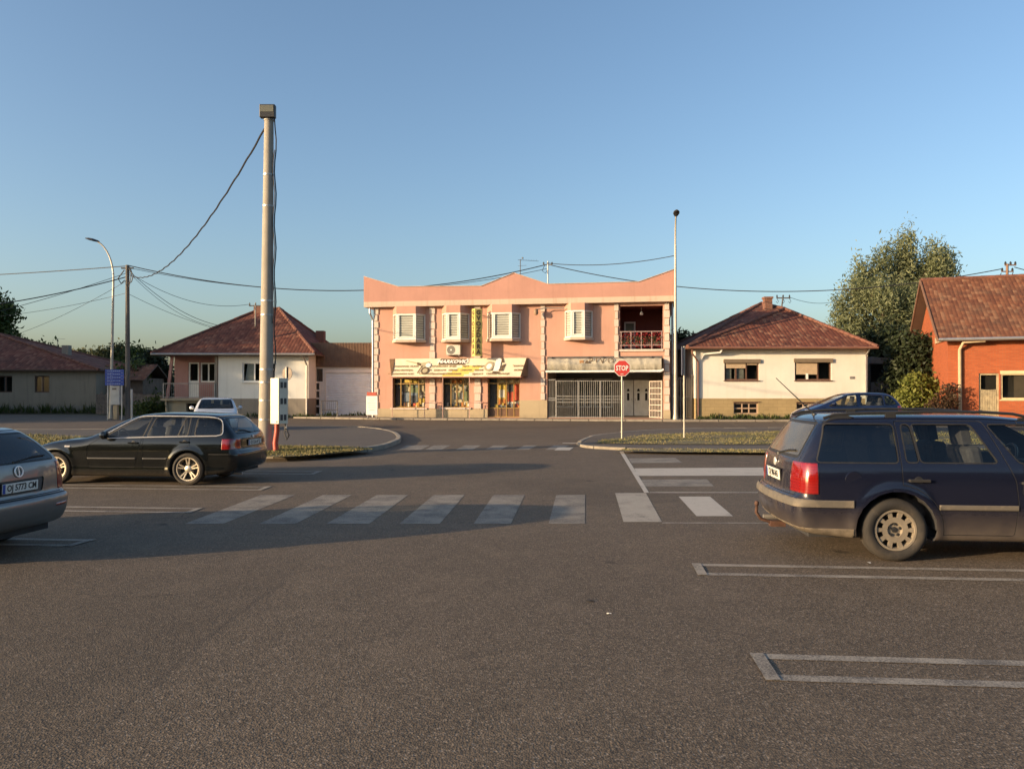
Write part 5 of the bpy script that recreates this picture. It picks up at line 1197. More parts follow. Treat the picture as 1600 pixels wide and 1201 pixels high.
# electrical cabinet on the pole
cb = gp(435, 712); zb0 = CAMH + (608 - 662) / FPX * (cp.y - .3); zb1 = CAMH + (608 - 590.5) / FPX * (cp.y - .3)
ccx = (435.3 - 800) / FPX * (cp.y - .36)
t = thing('electric_cabinet', 'white electric meter cabinet strapped to the concrete pole with a red conduit', 'cabinet', (ccx, cp.y - .36, 0))
E1 = Vector((-.26, .155, 0)); E2_ = Vector((.195, .17, 0))
mb = MB(); mb.prism([(0, 0), (E2_.x, E2_.y), (E1.x + E2_.x, E1.y + E2_.y), (E1.x, E1.y)], 'z', zb0, zb1); mb.build('box', simple('white_cabinet_sheet', (0.66, 0.6, 0.48), .45, var=.05, dirt=(.4, .34, .26), dirtamt=.25), t, bevel=.006)
mb = MB(); e = E2_.normalized(); nn = Vector((e.y, -e.x, 0)); L = E2_.length
for r_ in range(3):
    for c_ in range(2):
        c = e * L * (.32 + .38 * c_) + nn * .003 + Vector((0, 0, zb0 + (zb1 - zb0) * (.14 + .355 * r_))); mb.obox(c, (e, nn, Vector((0, 0, 1))), (.034, .004, .075))
mb.build('meter_window', simple('dark_meter_glass', (.06, .06, .065), .2), t)
mb = MB(); f = E1.normalized(); mb.obox(E1 * .25 + Vector((0, 0, zb0 + .06)) + Vector((-f.y, f.x, 0)) * .012, (f, Vector((-f.y, f.x, 0)), Vector((0, 0, 1))), (.02, .012, .02)); mb.build('lock', M['metal_grey'], t)
mb = MB(); mb.tube([(-.10, .2, zb0 + .02), (-.10, .2, zb0 - .2), (-.14, .19, .35), (-.10, .17, .0)], [.06, .065, .07, .075], 10); mb.build('conduit', simple('red_plastic_conduit', (0.40, 0.06, 0.03), .5, dirt=(.25, .1, .06), dirtamt=.4), t, smooth=True)
mb = MB(); mb.tube([(.12, .2, zb0), (.10, .18, zb0 - .25), (.17, .16, zb0 - .42), (.22, .17, zb0 - .3), (.14, .18, zb0 - .12)], .022, 6); mb.build('cable_loop', M['cable'], t, smooth=True)

# street lamps
def lamp(name, label, base, top_z, arm, head_dir, group=None, rb=.09, rt=.05):
    t = thing(name, label, 'street lamp', base, 0, group)
    n = 8
    mb = MB(); lz = top_z - arm[1]
    pts = [(0, 0, 0), (0, 0, lz * .5), (0, 0, lz)]; rs_ = [rb, (rb + rt) / 2, rt]; mb.tube(pts, rs_, 12); mb.lathe([(rb + .05, 0), (rb + .05, .04), (rb + .01, .3), (rb - .002, .8)], (0, 0, 0), 'z', 12); build_each(mb, 'post', M['lamp_grey'], t, smooth=True)
    d = Vector(head_dir).normalized()
    mb = MB(); ap_ = []
    for k in range(n + 1):
        a = k / n; ap_.append(tuple(d * arm[0] * (1 - math.cos(a * math.pi / 2 * .82)) / (1 - math.cos(math.pi / 2 * .82)) + Vector((0, 0, lz - .05 + (arm[1] + .05) * math.sin(a * math.pi / 2 * .82) / math.sin(math.pi / 2 * .82)))))
    mb.tube(ap_, [rt * .9 - .012 * k / n for k in range(n + 1)], 8); mb.build('arm', M['lamp_grey'], t, smooth=True)
    e = Vector(ap_[-1]); dd_ = (d + Vector((0, 0, .22))).normalized(); s = Vector((-d.y, d.x, 0)); up = dd_.cross(s) * -1
    mb = MB(); secs = [(-.12, .05, .05), (0, .10, .08), (.25, .17, .11), (.5, .16, .09), (.68, .06, .04)]; rings = []
    for x, w_, h in secs: rings.append([e + dd_ * x + s * (w_ * math.cos(2*math.pi*i/12)) + Vector((0, 0, 1)) * (h * math.sin(2*math.pi*i/12) * (1 if math.sin(2*math.pi*i/12) > 0 else .45)) for i in range(12)])
    for a, b in zip(rings[:-1], rings[1:]):
        for i in range(12): mb.quad(a[i], a[(i+1) % 12], b[(i+1) % 12], b[i])
    mb.add(rings[0], [tuple(range(12))]); mb.add(rings[-1], [tuple(range(12))[::-1]])
    mb.build('lamp_head', simple('dark_lamp_housing', (.05, .05, .052), .45), t, smooth=True)
    return t
b = Vector(((1055.5 - 800) / FPX * 42.3, 42.3, 0)); tz = CAMH + (608 - 343) / FPX * b.y
lamp('street_lamp', 'tall pale street lamp at the right corner of the pink building', (b.x, b.y, .09), tz, (.6, 1.5), (-.15, -1, 0), 'street lamps along the road', .10, .06)
b = Vector(((173 - 800) / FPX * 46, 46, 0)); tz = CAMH + (608 - 378) / FPX * 46
t = lamp('street_lamp', 'tall street lamp with curved arm beside the utility pole on the left', b, tz, (.95, 2.2), (-1, -.15, 0), 'street lamps along the road', .10, .06)
t.rotation_euler = (0, R(1.0), 0)
# utility pole
up_ = Vector(((198.5 - 800) / FPX * 45, 45, 0)); uz = CAMH + (608 - 414) / FPX * 45
t = thing('utility_pole', 'grey utility pole carrying many cables between the old house and the white house', 'pole', up_)
mb = MB(); mb.tube([(.05, 0, 0), (0, 0, uz)], [.155, .10], 16); mb.build('shaft', M['weathered_pole'], t, smooth=True)
mb = MB(); mb.box(-.35, .35, -.05, .05, uz - .22, uz - .14); mb.tube([(-.13, -.1, uz - .3), (-.5, -.1, uz - .8), (-.3, -.12, uz - 1.1), (-.1, -.12, uz - .9)], .03, 6); mb.tube([(.13, -.1, uz - .2), (.4, -.1, uz - .6), (.3, -.12, uz - 1.0), (.1, -.12, uz - 1.1)], .03, 6); mb.tube([(.14, 0, uz - .1), (.3, -.1, uz - .4), (.16, -.12, uz - 1.3)], .022, 6)
build_each(mb, 'clamp_loops', M['cable'], t)
# stop sign
p = gp(972, 683.5, .12); zc = CAMH + (608 - 575) / FPX * p.y; r = 13.6 / FPX * p.y
t = thing('stop_sign', 'red octagonal STOP sign on a thin grey post at the junction', 'sign', (p.x, p.y, .12))
mb = MB(); mb.tube([(0, .04, -.15), (0, .04, zc + r * .6 - .12)], .03, 10); build_each(mb, 'post', M['lamp_grey'], t, smooth=True)
zc -= .12
octo = lambda q: [(q * math.cos(R(22.5 + 45 * i)), zc + q * math.sin(R(22.5 + 45 * i))) for i in range(8)]
mb = MB(); mb.prism(octo(r * 1.0), 'y', -.004, .008); o = mb.build('plate', simple('white_sign_face', (.68, .64, .58), .4, var=.04), t)
mb = MB(); mb.prism(octo(r * .92), 'y', -.0075, -.0045); mb.build('red_face', simple('red_sign_face', (.56, .055, .045), .4, var=.06), o)
text_mesh('lettering', 'STOP', r * .80, M['white_paint'], o, (0, -.010, zc - r * .02), bold=.006, squeeze=.74)
mb = MB(); mb.box(-.05, .05, -.009, -.0078, zc - r * .72, zc - r * .62); mb.build('sticker', simple('pale_sticker', (.6, .45, .38), .5), o)
# edge-on sign at the right verge
p = gp(1069, 682, .12); zt = CAMH + (608 - 541) / FPX * p.y - .12; zb = CAMH + (608 - 586) / FPX * p.y - .12
t = thing('road_sign', 'road sign seen edge on, on a post in the right verge', 'sign', (p.x, p.y, .12))
mb = MB(); mb.tube([(0, 0, -.15), (0, 0, zt)], .03, 10); build_each(mb, 'post', M['lamp_grey'], t, smooth=True)
mb = MB(); mb.box(-.05, -.038, -.32, .32, zb, zt - .02); mb.build('plate', simple('blue_grey_sign_back', (.25, .27, .32), .4, .5), t); t.rotation_euler = (0, 0, R(-20))
# round sign seen from behind
p = gp(447.5, 672, .115); zc = CAMH + (608 - 583.5) / FPX * p.y - .115; r = 10.5 / FPX * p.y
t = thing('round_road_sign', 'round traffic sign seen from behind next to the electric cabinet', 'sign', (p.x, p.y, .115), R(-28))
mb = MB(); mb.tube([(0, 0, -.15), (0, 0, zc + r)], .03, 10); build_each(mb, 'post', M['galv'], t, smooth=True)
mb = MB(); mb.lathe([(0, 0), (r - .01, 0), (r, .004), (r, .016), (r - .01, .02), (0, .02)], (0, .035, zc), 'y', 28); mb.build('plate', simple('sign_back_aluminium', (.13, .105, .085), .6, .3), t)
# blue direction sign
p = Vector(((179 - 800) / FPX * 44, 44, 0)); zc0_, zc1_ = CAMH + (608 - 602) / FPX * 44, CAMH + (608 - 577) / FPX * 44
t = thing('direction_sign', 'blue direction sign panel on two posts left of the utility pole', 'sign', p, R(6))
hw = 14 / FPX * 44
mb = MB(); mb.box(-hw + .1, -hw + .16, .02, .08, 0, zc1_); mb.box(hw - .16, hw - .1, .02, .08, 0, zc1_); build_each(mb, 'post', M['galv'], t)
mb = MB(); n = 5; hh = (zc1_ - zc0_) / n
for i in range(n): mb.box(-hw, hw, -.02, .015, zc0_ + i * hh + .008, zc0_ + (i + 1) * hh - .008)
o = mb.build('panel', simple('blue_sign_face', (.025, .06, .30), .4, var=.08), t)
mb = MB(); rr = random.Random(4)
for i in range(n):
    x = -hw + .12
    while x < hw - .2:
        l_ = rr.uniform(.04, .10); mb.box(x, x + l_, -.0235, -.0205, zc0_ + (i + .36) * hh, zc0_ + (i + .62) * hh); x += l_ + .03
mb.build('faded_text', simple('faded_white_print', (.26, .30, .42), .6), o)
# cabinets by the pole
p = Vector(((181.5 - 800) / FPX * 44.6, 44.6, 0))
t = thing('junction_cabinet', 'grey white junction cabinet on a pedestal under the blue sign', 'cabinet', p)
mb = MB(); mb.box(-.27, .27, -.16, .16, .85, 1.95); mb.build('box', simple('pale_grey_cabinet', (.42, .43, .42), .5, dirt=(.2, .18, .16), dirtamt=.4), t, bevel=.02)
mb = MB(); mb.box(-.12, .12, -.1, .1, 0, .848); mb.build('pedestal', M['plinth'], t)
mb = MB(); mb.box(-.15, .1, -.168, -.161, 1.72, 1.82); mb.build('vent', M['grey_metal_dark'], t)
p = Vector(((204.5 - 800) / FPX * 45.5, 45.5, 0))
t = thing('white_post', 'slim white post standing just right of the utility pole', 'post', p)
mb = MB(); mb.box(-.09, .09, -.06, .06, 0, 1.75); mb.build('shaft', M['white_paint'], t, bevel=.02)
mb = MB(); mb.box(-.07, .07, -.05, .05, 1.752, 1.85); mb.build('cap', M['grey_metal_dark'], t, bevel=.01)

# scraps lying on the asphalt
for lab, px, py, sz, col, hh in [('small white paper scrap lying on the open asphalt', 951, 958, .022, (.6, .57, .5), .010), ('dark dry leaf lying flat on the open asphalt', 922, 938, .05, (.035, .028, .02), .008), ('white crumpled scrap on the asphalt beside the estate car tyre', 1357, 879, .022, (.6, .57, .5), .012)]:
    q = gp(px, py); m_ = MB(); rr_ = random.Random(px); n_ = 9
    ring = [(sz * rr_.uniform(.6, 1.1) * math.cos(2*math.pi*k/n_), .55 * sz * rr_.uniform(.6, 1.1) * math.sin(2*math.pi*k/n_), rr_.uniform(.001, hh)) for k in range(n_)]
    m_.add(ring + [(0, 0, hh)], [(k, (k + 1) % n_, n_) for k in range(n_)]); o = m_.build('litter', simple('scrap_' + str(px), col, .8)); o.location = q; tag(o, lab, 'litter')

# overhead cables
def wire(label, a, b, sag, r=.016, name='overhead_cable', n=28, twist=False):
    a, b = Vector(a), Vector(b); base = (a + b) / 2
    t = []
    for k in range(n + 1):
        q = k / n; p = a.lerp(b, q); p.z -= sag * 4 * q * (1 - q)
        if twist: p += Vector((0, 0, .02 * math.sin(k * 1.9)))
        t.append(p - a)
    mb = MB(); mb.tube(t, r, 5); o = mb.build(name, M['cable'], None, smooth=True); o.location = a
    return tag(o, label, 'cable', 'overhead cables')
UP = Vector((up_.x, up_.y, uz - .15)); CT = Vector((cp.x + dx - .1, cp.y, CAMH + (608 - 199) / FPX * cp.y))
RM = Vector((pm.x, pm.y, pm.z - .18)); LP = ap(1053, 399.5, 42.25); BM = Vector((pm3.x - .3, pm3.y, pm3.z - .28)); LM = Vector((pm4.x - .4, pm4.y, pm4.z - .05)); HM = Vector((pm2.x + .4, pm2.y, pm2.z - .1))
wire('thick sagging cable from the concrete pole top down to the utility pole', CT, UP + Vector((.15, 0, -.45)), 1.38, .026, twist=True, n=60)
wire('thick cable from the utility pole past the concrete pole to the pink building mast', UP + Vector((.1, 0, .12)), RM, 1.55, .028)
wire('thinner second cable just under the thick one to the pink building mast', UP + Vector((.1, .2, 0)), RM + Vector((0, .1, -.25)), 1.35, .016)
wire('cable from the pink building mast to the right street lamp', RM + Vector((0, 0, .06)), LP, .28, .022)
wire('long cable from the pink building mast to the brick house mast', RM + Vector((0, .05, 0)), BM, 1.45, .026, n=40)
wire('upper cable from the utility pole leaving the picture on the left', UP + Vector((0, 0, .1)), ap(-420, 440, 50), .25, .026)
wire('thick double cable dropping from the utility pole to the left edge', UP + Vector((-.1, 0, -.55)), ap(-380, 497, 38), .75, .03)
wire('thin cable beneath the thick double cable towards the left edge', UP + Vector((-.1, .1, -.3)), ap(-380, 560, 36), .5, .015)
wire('low slack cable from the utility pole to the left edge tree', UP + Vector((-.1, 0, -1.5)), ap(-100, 500, 52), .35, .012)
wire('steep thin cable from the utility pole down to the old house roof', UP + Vector((-.1, 0, -.8)), ap(20, 524, 58), .25, .012)
wire('thin cable from the utility pole to the mast on the white house', UP + Vector((.12, 0, -.3)), LM, .75, .014)
wire('upper drop cable from the utility pole to the white house roof', UP + Vector((.12, 0, -.2)), ap(345, 509, 50), .55, .016)
wire('middle drop cable from the utility pole to the white house roof', UP + Vector((.12, .1, -.35)), ap(340, 511, 50.2), .60, .012)
wire('lowest drop cable from the utility pole to the white house roof', UP + Vector((.1, 0, -1.55)), ap(335, 513, 50.4), .15, .012)
wire('thin cable from the cream house mast towards the willow', HM, ap(1330, 462, 56), .45, .014)
wire('cable from the brick house mast leaving on the right', BM + Vector((.7, 0, .1)), ap(1800, 420, 40), .5, .024)
wire('short thin cable from the lamp post to the pink building wall', ap(1054, 512, 42.4), F1.W(W1 + .05, .3, 5.1), .05, .014)
# ------------------------------------------------------------------ trees and shrubs
def leafmat(name, c0, c1, c2, trans=0.35):
    m = bpy.data.materials.new(name); m.use_nodes = True; n = m.node_tree; n.nodes.clear(); g = NT(n)
    at = g.node('ShaderNodeAttribute', attribute_name='tint'); t = g.sep(at.outputs['Color'])
    c = g.mix(t[0], c0, c1); c = g.mix(t[1], c, c2)
    di = g.node('ShaderNodeBsdfPrincipled'); di.inputs['Roughness'].default_value = .6; di.inputs['Specular IOR Level'].default_value = .3
    tr = g.node('ShaderNodeBsdfTranslucent'); out = g.node('ShaderNodeOutputMaterial'); mx = g.node('ShaderNodeMixShader'); mx.inputs[0].default_value = trans
    n.links.new(c, di.inputs['Base Color']); n.links.new(c, tr.inputs['Color'])
    n.links.new(di.outputs[0], mx.inputs[1]); n.links.new(tr.outputs[0], mx.inputs[2]); n.links.new(mx.outputs[0], out.inputs[0]); return m
M['bark'] = simple('rough_bark', (.11, .085, .06), .95, var=.3, scale=4, bump=.8, bscale=18)
LM = {'willow': leafmat('willow_leaves', (.15, .18, .085), (.31, .33, .185), (.09, .11, .06), .45),
      'dark': leafmat('dark_evergreen_leaves', (.018, .028, .012), (.035, .048, .018), (.012, .016, .008), .15),
      'green': leafmat('green_leaves', (.045, .075, .018), (.10, .125, .03), (.025, .04, .012)),
      'light': leafmat('light_green_leaves', (.13, .16, .03), (.24, .25, .06), (.07, .09, .02)),
      'red': leafmat('red_brown_leaves', (.07, .03, .022), (.10, .065, .03), (.03, .03, .015)),
      'distant': leafmat('distant_tree_leaves', (.05, .065, .025), (.10, .105, .045), (.03, .04, .018))}
def crown(rng, blobs, per, leaf, spread, droop=0.0, aspect=.42, vs=.75):
    """leaf-sized quads in clumps spread through the blobs' volumes"""
    C, Rr = [], []
    for bx_, by_, bz_, rx, ry, rz_, k in blobs:
        d = rng.normal(size=(k, 3)); d /= np.linalg.norm(d, axis=1)[:, None]; q = rng.uniform(.25, 1.0, k) ** .55
        q *= 1 + .18 * np.sin(d[:, 0] * 5 + bx_) * np.sin(d[:, 2] * 6 + by_)
        C.append(np.array([bx_, by_, bz_]) + d * q[:, None] * np.array([rx, ry, rz_]))
    C = np.concatenate(C); n = len(C) * per
    ctint = rng.uniform(0, 1, len(C)); ci = np.repeat(np.arange(len(C)), per)
    P = C[ci] + rng.normal(size=(n, 3)) * spread * np.array([1, 1, vs]); P[:, 2] -= droop * np.abs(rng.normal(size=n))
    A = rng.normal(size=(n, 3)); A[:, 2] -= droop * 2; A /= np.linalg.norm(A, axis=1)[:, None]
    B = np.cross(A, rng.normal(size=(n, 3))); B /= np.linalg.norm(B, axis=1)[:, None] + 1e-9
    s = leaf * rng.uniform(.6, 1.4, n)[:, None]
    V = np.stack([P - A * s, P - B * s * aspect, P + A * s, P + B * s * aspect], 1).reshape(-1, 3)
    t = np.column_stack([np.clip(ctint[ci] * .7 + rng.uniform(-.1, .45, n), 0, 1), np.clip(rng.normal(.12, .25, n), 0, 1), np.zeros(n), np.ones(n)])
    return V, np.arange(4 * n).reshape(n, 4), np.repeat(t, 4, 0), C
def tree(name, label, base, blobs, per, leaf, spread, mat, seed, trunk_r=.2, trunk_h=None, droop=0.0, cat='tree', group=None, limbs=14, stems=1, aspect=.42, vs=.75):
    rng = np.random.default_rng(seed); t = thing(name, label, cat, base, 0, group)
    V, F, T, C = crown(rng, blobs, per, leaf, spread, droop, aspect, vs)
    if V[:, 2].min() < .02: V[:, 2] = np.maximum(V[:, 2], .02)
    raw_mesh('crown', V, F, mat, T, t)
    zc = min(b[2] for b in blobs); th = trunk_h or max(.4, zc * .75)
    mb = MB(); top = Vector((0, 0, th))
    for k in range(stems):
        a = 2*math.pi*k/max(stems, 1); o_ = Vector((math.cos(a), math.sin(a), 0)) * (trunk_r * 1.2 if stems > 1 else 0)
        mb.tube([o_ * .6, o_ + Vector((.03, .02, th * .5)), o_ * 1.6 + top], [trunk_r * 1.25, trunk_r, trunk_r * .75], 9)
    pick = C[rng.choice(len(C), min(limbs, len(C)), replace=False)]
    for q in pick:
        q = Vector(q); m_ = top.lerp(q, .5) + Vector((rng.normal() * .15, rng.normal() * .15, .12 * (q - top).length))
        mb.tube([top - Vector((0, 0, .1)), m_, q], [trunk_r * .5, trunk_r * .28, trunk_r * .08], 6)
    mb.build('trunk', M['bark'], t, smooth=True); return t
def bl(px, py, rpx, rpy, D, base, k, dy=0.0, ry=None):
    p = ap(px, py, D + dy); s = D / FPX
    return (p.x - base[0], dy, p.z - base[2], rpx * s, (ry or rpx) * s, rpy * s, k)
# tall willow behind the cream house
D = 56.0; b0 = (ap(1405, 600, D).x, D, 0)
wb_ = [bl(1415, 392, 12, 30, D, b0, 26), bl(1406, 425, 24, 28, D, b0, 48, .8), bl(1428, 432, 18, 24, D, b0, 28, 1.2), bl(1463, 405, 15, 22, D, b0, 30, -.5), bl(1480, 420, 14, 18, D, b0, 20), bl(1452, 440, 20, 22, D, b0, 30), bl(1352, 440, 18, 20, D, b0, 28, .5), bl(1335, 468, 20, 20, D, b0, 28, -.8), bl(1316, 490, 12, 16, D, b0, 13), bl(1375, 468, 26, 26, D, b0, 46, -1.5), bl(1415, 480, 32, 32, D, b0, 64, -1.2), bl(1452, 478, 24, 34, D, b0, 40, .6), bl(1345, 510, 28, 26, D, b0, 42), bl(1400, 525, 42, 30, D, b0, 66), bl(1374, 416, 10, 18, D, b0, 13), bl(1388, 402, 8, 14, D, b0, 9), bl(1343, 424, 8, 9, D, b0, 6), bl(1320, 520, 16, 20, D, b0, 18)]
tree('willow_tree', 'tall grey green willow with feathery crown behind the cream white house', b0, wb_, 66, .15, .30, LM['willow'], 11, .34, 3.0, .10, limbs=60, aspect=.27, vs=1.9)
# dark trees beneath it
D = 51.0; b0 = (ap(1392, 600, D).x, D, 0)
tree('dark_tree', 'dark evergreen tree under the willow, just right of the cream house', b0, [bl(1390, 540, 30, 40, D, b0, 60), bl(1395, 590, 36, 44, D, b0, 80), bl(1375, 560, 22, 30, D, b0, 30), bl(1400, 640, 36, 26, D, b0, 40)], 60, .15, .36, LM['dark'], 12, .2, 1.0)
D = 43.2; b0 = (ap(1424, 600, D).x, D, 0)
tree('dark_tree', 'broad dark evergreen tree against the left wall of the brick house', b0, [bl(1424, 552, 26, 34, D, b0, 56), bl(1430, 600, 34, 44, D, b0, 80), bl(1445, 560, 16, 26, D, b0, 26), bl(1415, 635, 34, 26, D, b0, 40), bl(1446, 640, 26, 26, D, b0, 30)], 60, .14, .34, LM['dark'], 13, .2, 1.0)
D = 40.5; b0 = (ap(1434, 600, D).x, D, 0)
tree('bush', 'light green sunlit bush in front of the dark trees left of the brick house', b0, [bl(1428, 605, 14, 18, D, b0, 22), bl(1446, 612, 13, 20, D, b0, 22), bl(1420, 622, 16, 16, D, b0, 20), bl(1440, 638, 24, 24, D, b0, 40), bl(1427, 592, 7, 9, D, b0, 6), bl(1449, 597, 6, 9, D, b0, 6)], 38, .115, .19, LM['light'], 14, .05, .5, .03, 'bush', limbs=16, stems=3)
D = 37.4; b0 = (ap(1477, 640, D).x, D, 0)
tree('shrub', 'reddish brown shrub at the brick house corner beside the cream downpipe', b0, [bl(1478, 630, 12, 18, D, b0, 22), bl(1466, 640, 14, 16, D, b0, 22), bl(1484, 612, 5, 12, D, b0, 8)], 30, .08, .16, LM['red'], 15, .04, .4, .02, 'shrub', limbs=10, stems=3)
# tree in the gap beside the pink building
D = 60.0; b0 = (ap(1068, 600, D).x, D, 0)
tree('tree', 'dark green tree in the gap between the pink building and cream house', b0, [bl(1064, 540, 14, 22, D, b0, 26), bl(1074, 560, 16, 24, D, b0, 30), bl(1060, 585, 18, 26, D, b0, 30), bl(1080, 535, 6, 9, D, b0, 6)], 60, .17, .34, LM['dark'], 16, .15, 1.6)
# left edge
D = 68.0; b0 = (ap(-50, 600, D).x, D, 0)
tree('tree', 'leafy tree above the old house roof, cut by the left edge', b0, [bl(-45, 480, 50, 50, D, b0, 110), bl(-2, 492, 20, 18, D, b0, 26), bl(4, 516, 14, 16, D, b0, 16), bl(-60, 540, 56, 40, D, b0, 80)], 52, .22, .40, LM['green'], 17, .3, 3)
D = 82.0; b0 = (ap(38, 600, D).x, D, 0)
tree('tree', 'low tree whose top peeks over the ridge of the old house', b0, [bl(28, 545, 22, 14, D, b0, 30), bl(55, 552, 20, 12, D, b0, 26), bl(75, 548, 8, 8, D, b0, 6), bl(40, 575, 40, 26, D, b0, 60)], 40, .26, .5, LM['green'], 18, .25, 2)
D = 120.0; b0 = (ap(128, 600, D).x, D, 0)
tree('tree', 'far rounded tree right of the old house chimney', b0, [bl(126, 562, 16, 12, D, b0, 34), bl(140, 568, 12, 10, D, b0, 22), bl(112, 568, 12, 9, D, b0, 20), bl(128, 585, 30, 20, D, b0, 60)], 44, .34, .7, LM['distant'], 19, .3, 2)
for k, (px, py, rx, ry, D, lab) in enumerate([(163, 566, 15, 16, 88, 'rounded tree just left of the blue direction sign'), (184, 562, 17, 17, 80, 'tree directly behind the top of the blue direction sign'), (214, 570, 20, 20, 70, 'green tree right of the utility pole, topmost of the thicket'), (238, 578, 17, 22, 64, 'dark green tree touching the left corner of the white house'), (205, 600, 22, 26, 60, 'bushy green tree low behind the white post')]):
    b0 = (ap(px, 600, D).x, D, 0)
    tree('tree', lab, b0, [bl(px, py, rx, ry, D, b0, 44), bl(px - rx * .5, py + ry * .9, rx * .9, ry, D, b0, 34), bl(px + rx * .6, py + ry, rx * .9, ry, D, b0, 34), bl(px, py + ry * 2.1, rx * 1.4, ry * 1.2, D, b0, 50), bl(px + 2, py - ry * .7, rx * .5, ry * .5, D, b0, 12)], 50, .2, .42, LM['green' if k in (2, 4) else 'distant'] if k < 3 else LM['dark'] if k == 3 else LM['green'], 20 + k, .2, 2.0, group='trees behind the blue sign')
D = 47.6; b0 = (ap(235, 640, D).x, D, 0)
tree('shrub', 'low dark shrub by the plank fence left of the porch', b0, [bl(228, 640, 18, 10, D, b0, 22), bl(246, 632, 12, 16, D, b0, 22)], 40, .1, .25, LM['green'], 33, .04, .4, 0, 'shrub', limbs=8)
# weeds along wall foots (uncountable)
def weeds(label, pts, n, h, seed, mat='green'):
    rng = np.random.default_rng(seed); P = []
    for k in range(n):
        a, b = pts[rng.integers(0, len(pts) - 1)], None
        i = rng.integers(0, len(pts) - 1); q = rng.uniform(); p = Vector(pts[i]).lerp(Vector(pts[i+1]), q); P.append((p.x + rng.normal() * .06, p.y - abs(rng.normal()) * .12, p.z))
    P = np.array(P); m = len(P); hh = h * rng.uniform(.3, 1.3, m) * (.5 + np.abs(np.sin(P[:, 0] * 2.1)))
    A = np.column_stack([rng.normal(size=m) * .4, rng.normal(size=m) * .4, np.ones(m)]) * hh[:, None] * .5; B = rng.normal(size=(m, 3)); B[:, 2] = 0; B /= np.linalg.norm(B, axis=1)[:, None]; B *= .03
    C = P + A; V = np.stack([C - A, C - B, C + A, C + B], 1).reshape(-1, 3)
    t = np.column_stack([rng.uniform(0, 1, m), rng.uniform(0, .5, m), np.zeros(m), np.ones(m)])
    o = raw_mesh('weeds', V, np.arange(4*m).reshape(m, 4), LM[mat], np.repeat(t, 4, 0)); o['kind'] = 'stuff'; o['label'] = label
weeds('weeds and dry plants along the foot of the cream house plinth', [F2.W(0, -.1, .09), F2.W(W2 + 1, -.1, .09)], 900, .22, 41)
weeds('weeds along the foot of the old house and plank fence', [F6.W(0, -.2, 0), F6.W(W6, -.2, 0), (ap(200, 600, 50).x, 50.5, 0)], 2200, .5, 42)
weeds('weeds at the foot of the white house and the garage', [F4.W(xs, -.2, .05), F4.W(W4, -.2, .05), F5.W(W5, -.2, .05)], 600, .2, 43)
# woodland beyond the left edge (casts the long evening shade on the left houses) and an unseen row behind the viewer, added to darken car reflections
def wood(label, centres, per, leaf, seed):
    rng = np.random.default_rng(seed); bl_ = []
    for (x, y, h, r) in centres: bl_ += [(x, y, h * .62, r, r, h * .40, 70), (x + r * .3, y, h * .28, r * 1.05, r, h * .28, 50)]
    V, F, T, C = crown(rng, bl_, per, leaf, .55); V[:, 2] = np.maximum(V[:, 2], 0)
    o = raw_mesh('woodland', V, F, LM['green'], T); o['kind'] = 'stuff'; o['label'] = label
nn_, dd_ = Vector((-.407, .913, 0)), Vector((-.913, -.407, 0))
cs = []
for k in range(11):
    q = nn_ * (52.4 + 4.2 * k) + dd_ * (33 + (k % 3) * 1.5); cs.append((q.x, q.y, 12.6 + .6 * math.sin(k * 2.1), 4.0))
wood('tall green trees beyond the left edge shading the left houses', cs, 52, .46, 51)
wood('unseen tree row behind the viewer, added to darken the car reflections', [(-62 + 7 * k + random.uniform(-1, 1), -46 + random.uniform(-2, 2), 13 + random.uniform(-2, 2.5), 5.0) for k in range(19)], 26, .55, 52)
# ------------------------------------------------------------------ cars: smooth bodies polygonised from profile curves, then cut into panels
def pchip(xs, ys, n=600, smooth=0.0):
    xs, ys = np.array(xs, float), np.array(ys, float); h = np.diff(xs); d = np.diff(ys) / h; m = np.zeros_like(xs)
    for i in range(1, len(xs) - 1):
        if d[i-1] * d[i] > 0:
            w1, w2 = 2*h[i] + h[i-1], h[i] + 2*h[i-1]; m[i] = (w1 + w2) / (w1/d[i-1] + w2/d[i])
    m[0], m[-1] = d[0], d[-1]
    X = np.linspace(xs[0], xs[-1], n); k = np.clip(np.searchsorted(xs, X, 'right') - 1, 0, len(xs) - 2); t = (X - xs[k]) / h[k]
    Y = (2*t**3 - 3*t**2 + 1)*ys[k] + (t**3 - 2*t**2 + t)*h[k]*m[k] + (-2*t**3 + 3*t**2)*ys[k+1] + (t**3 - t**2)*h[k]*m[k+1]
    if smooth > 0:
        s = smooth / (X[1] - X[0]); r = int(3 * s) + 1; g = np.exp(-0.5 * (np.arange(-r, r+1) / s)**2); g /= g.sum()
        Yp = np.concatenate([Y[0] - (Y[1]-Y[0]) * np.arange(r, 0, -1), Y, Y[-1] + (Y[-1]-Y[-2]) * np.arange(1, r+1)]); Y = np.convolve(Yp, g, 'valid')
    return X, Y
def smax(a, b, k):
    h = np.clip(0.5 + 0.5 * (a - b) / k, 0, 1); return b + (a - b) * h + k * h * (1 - h)

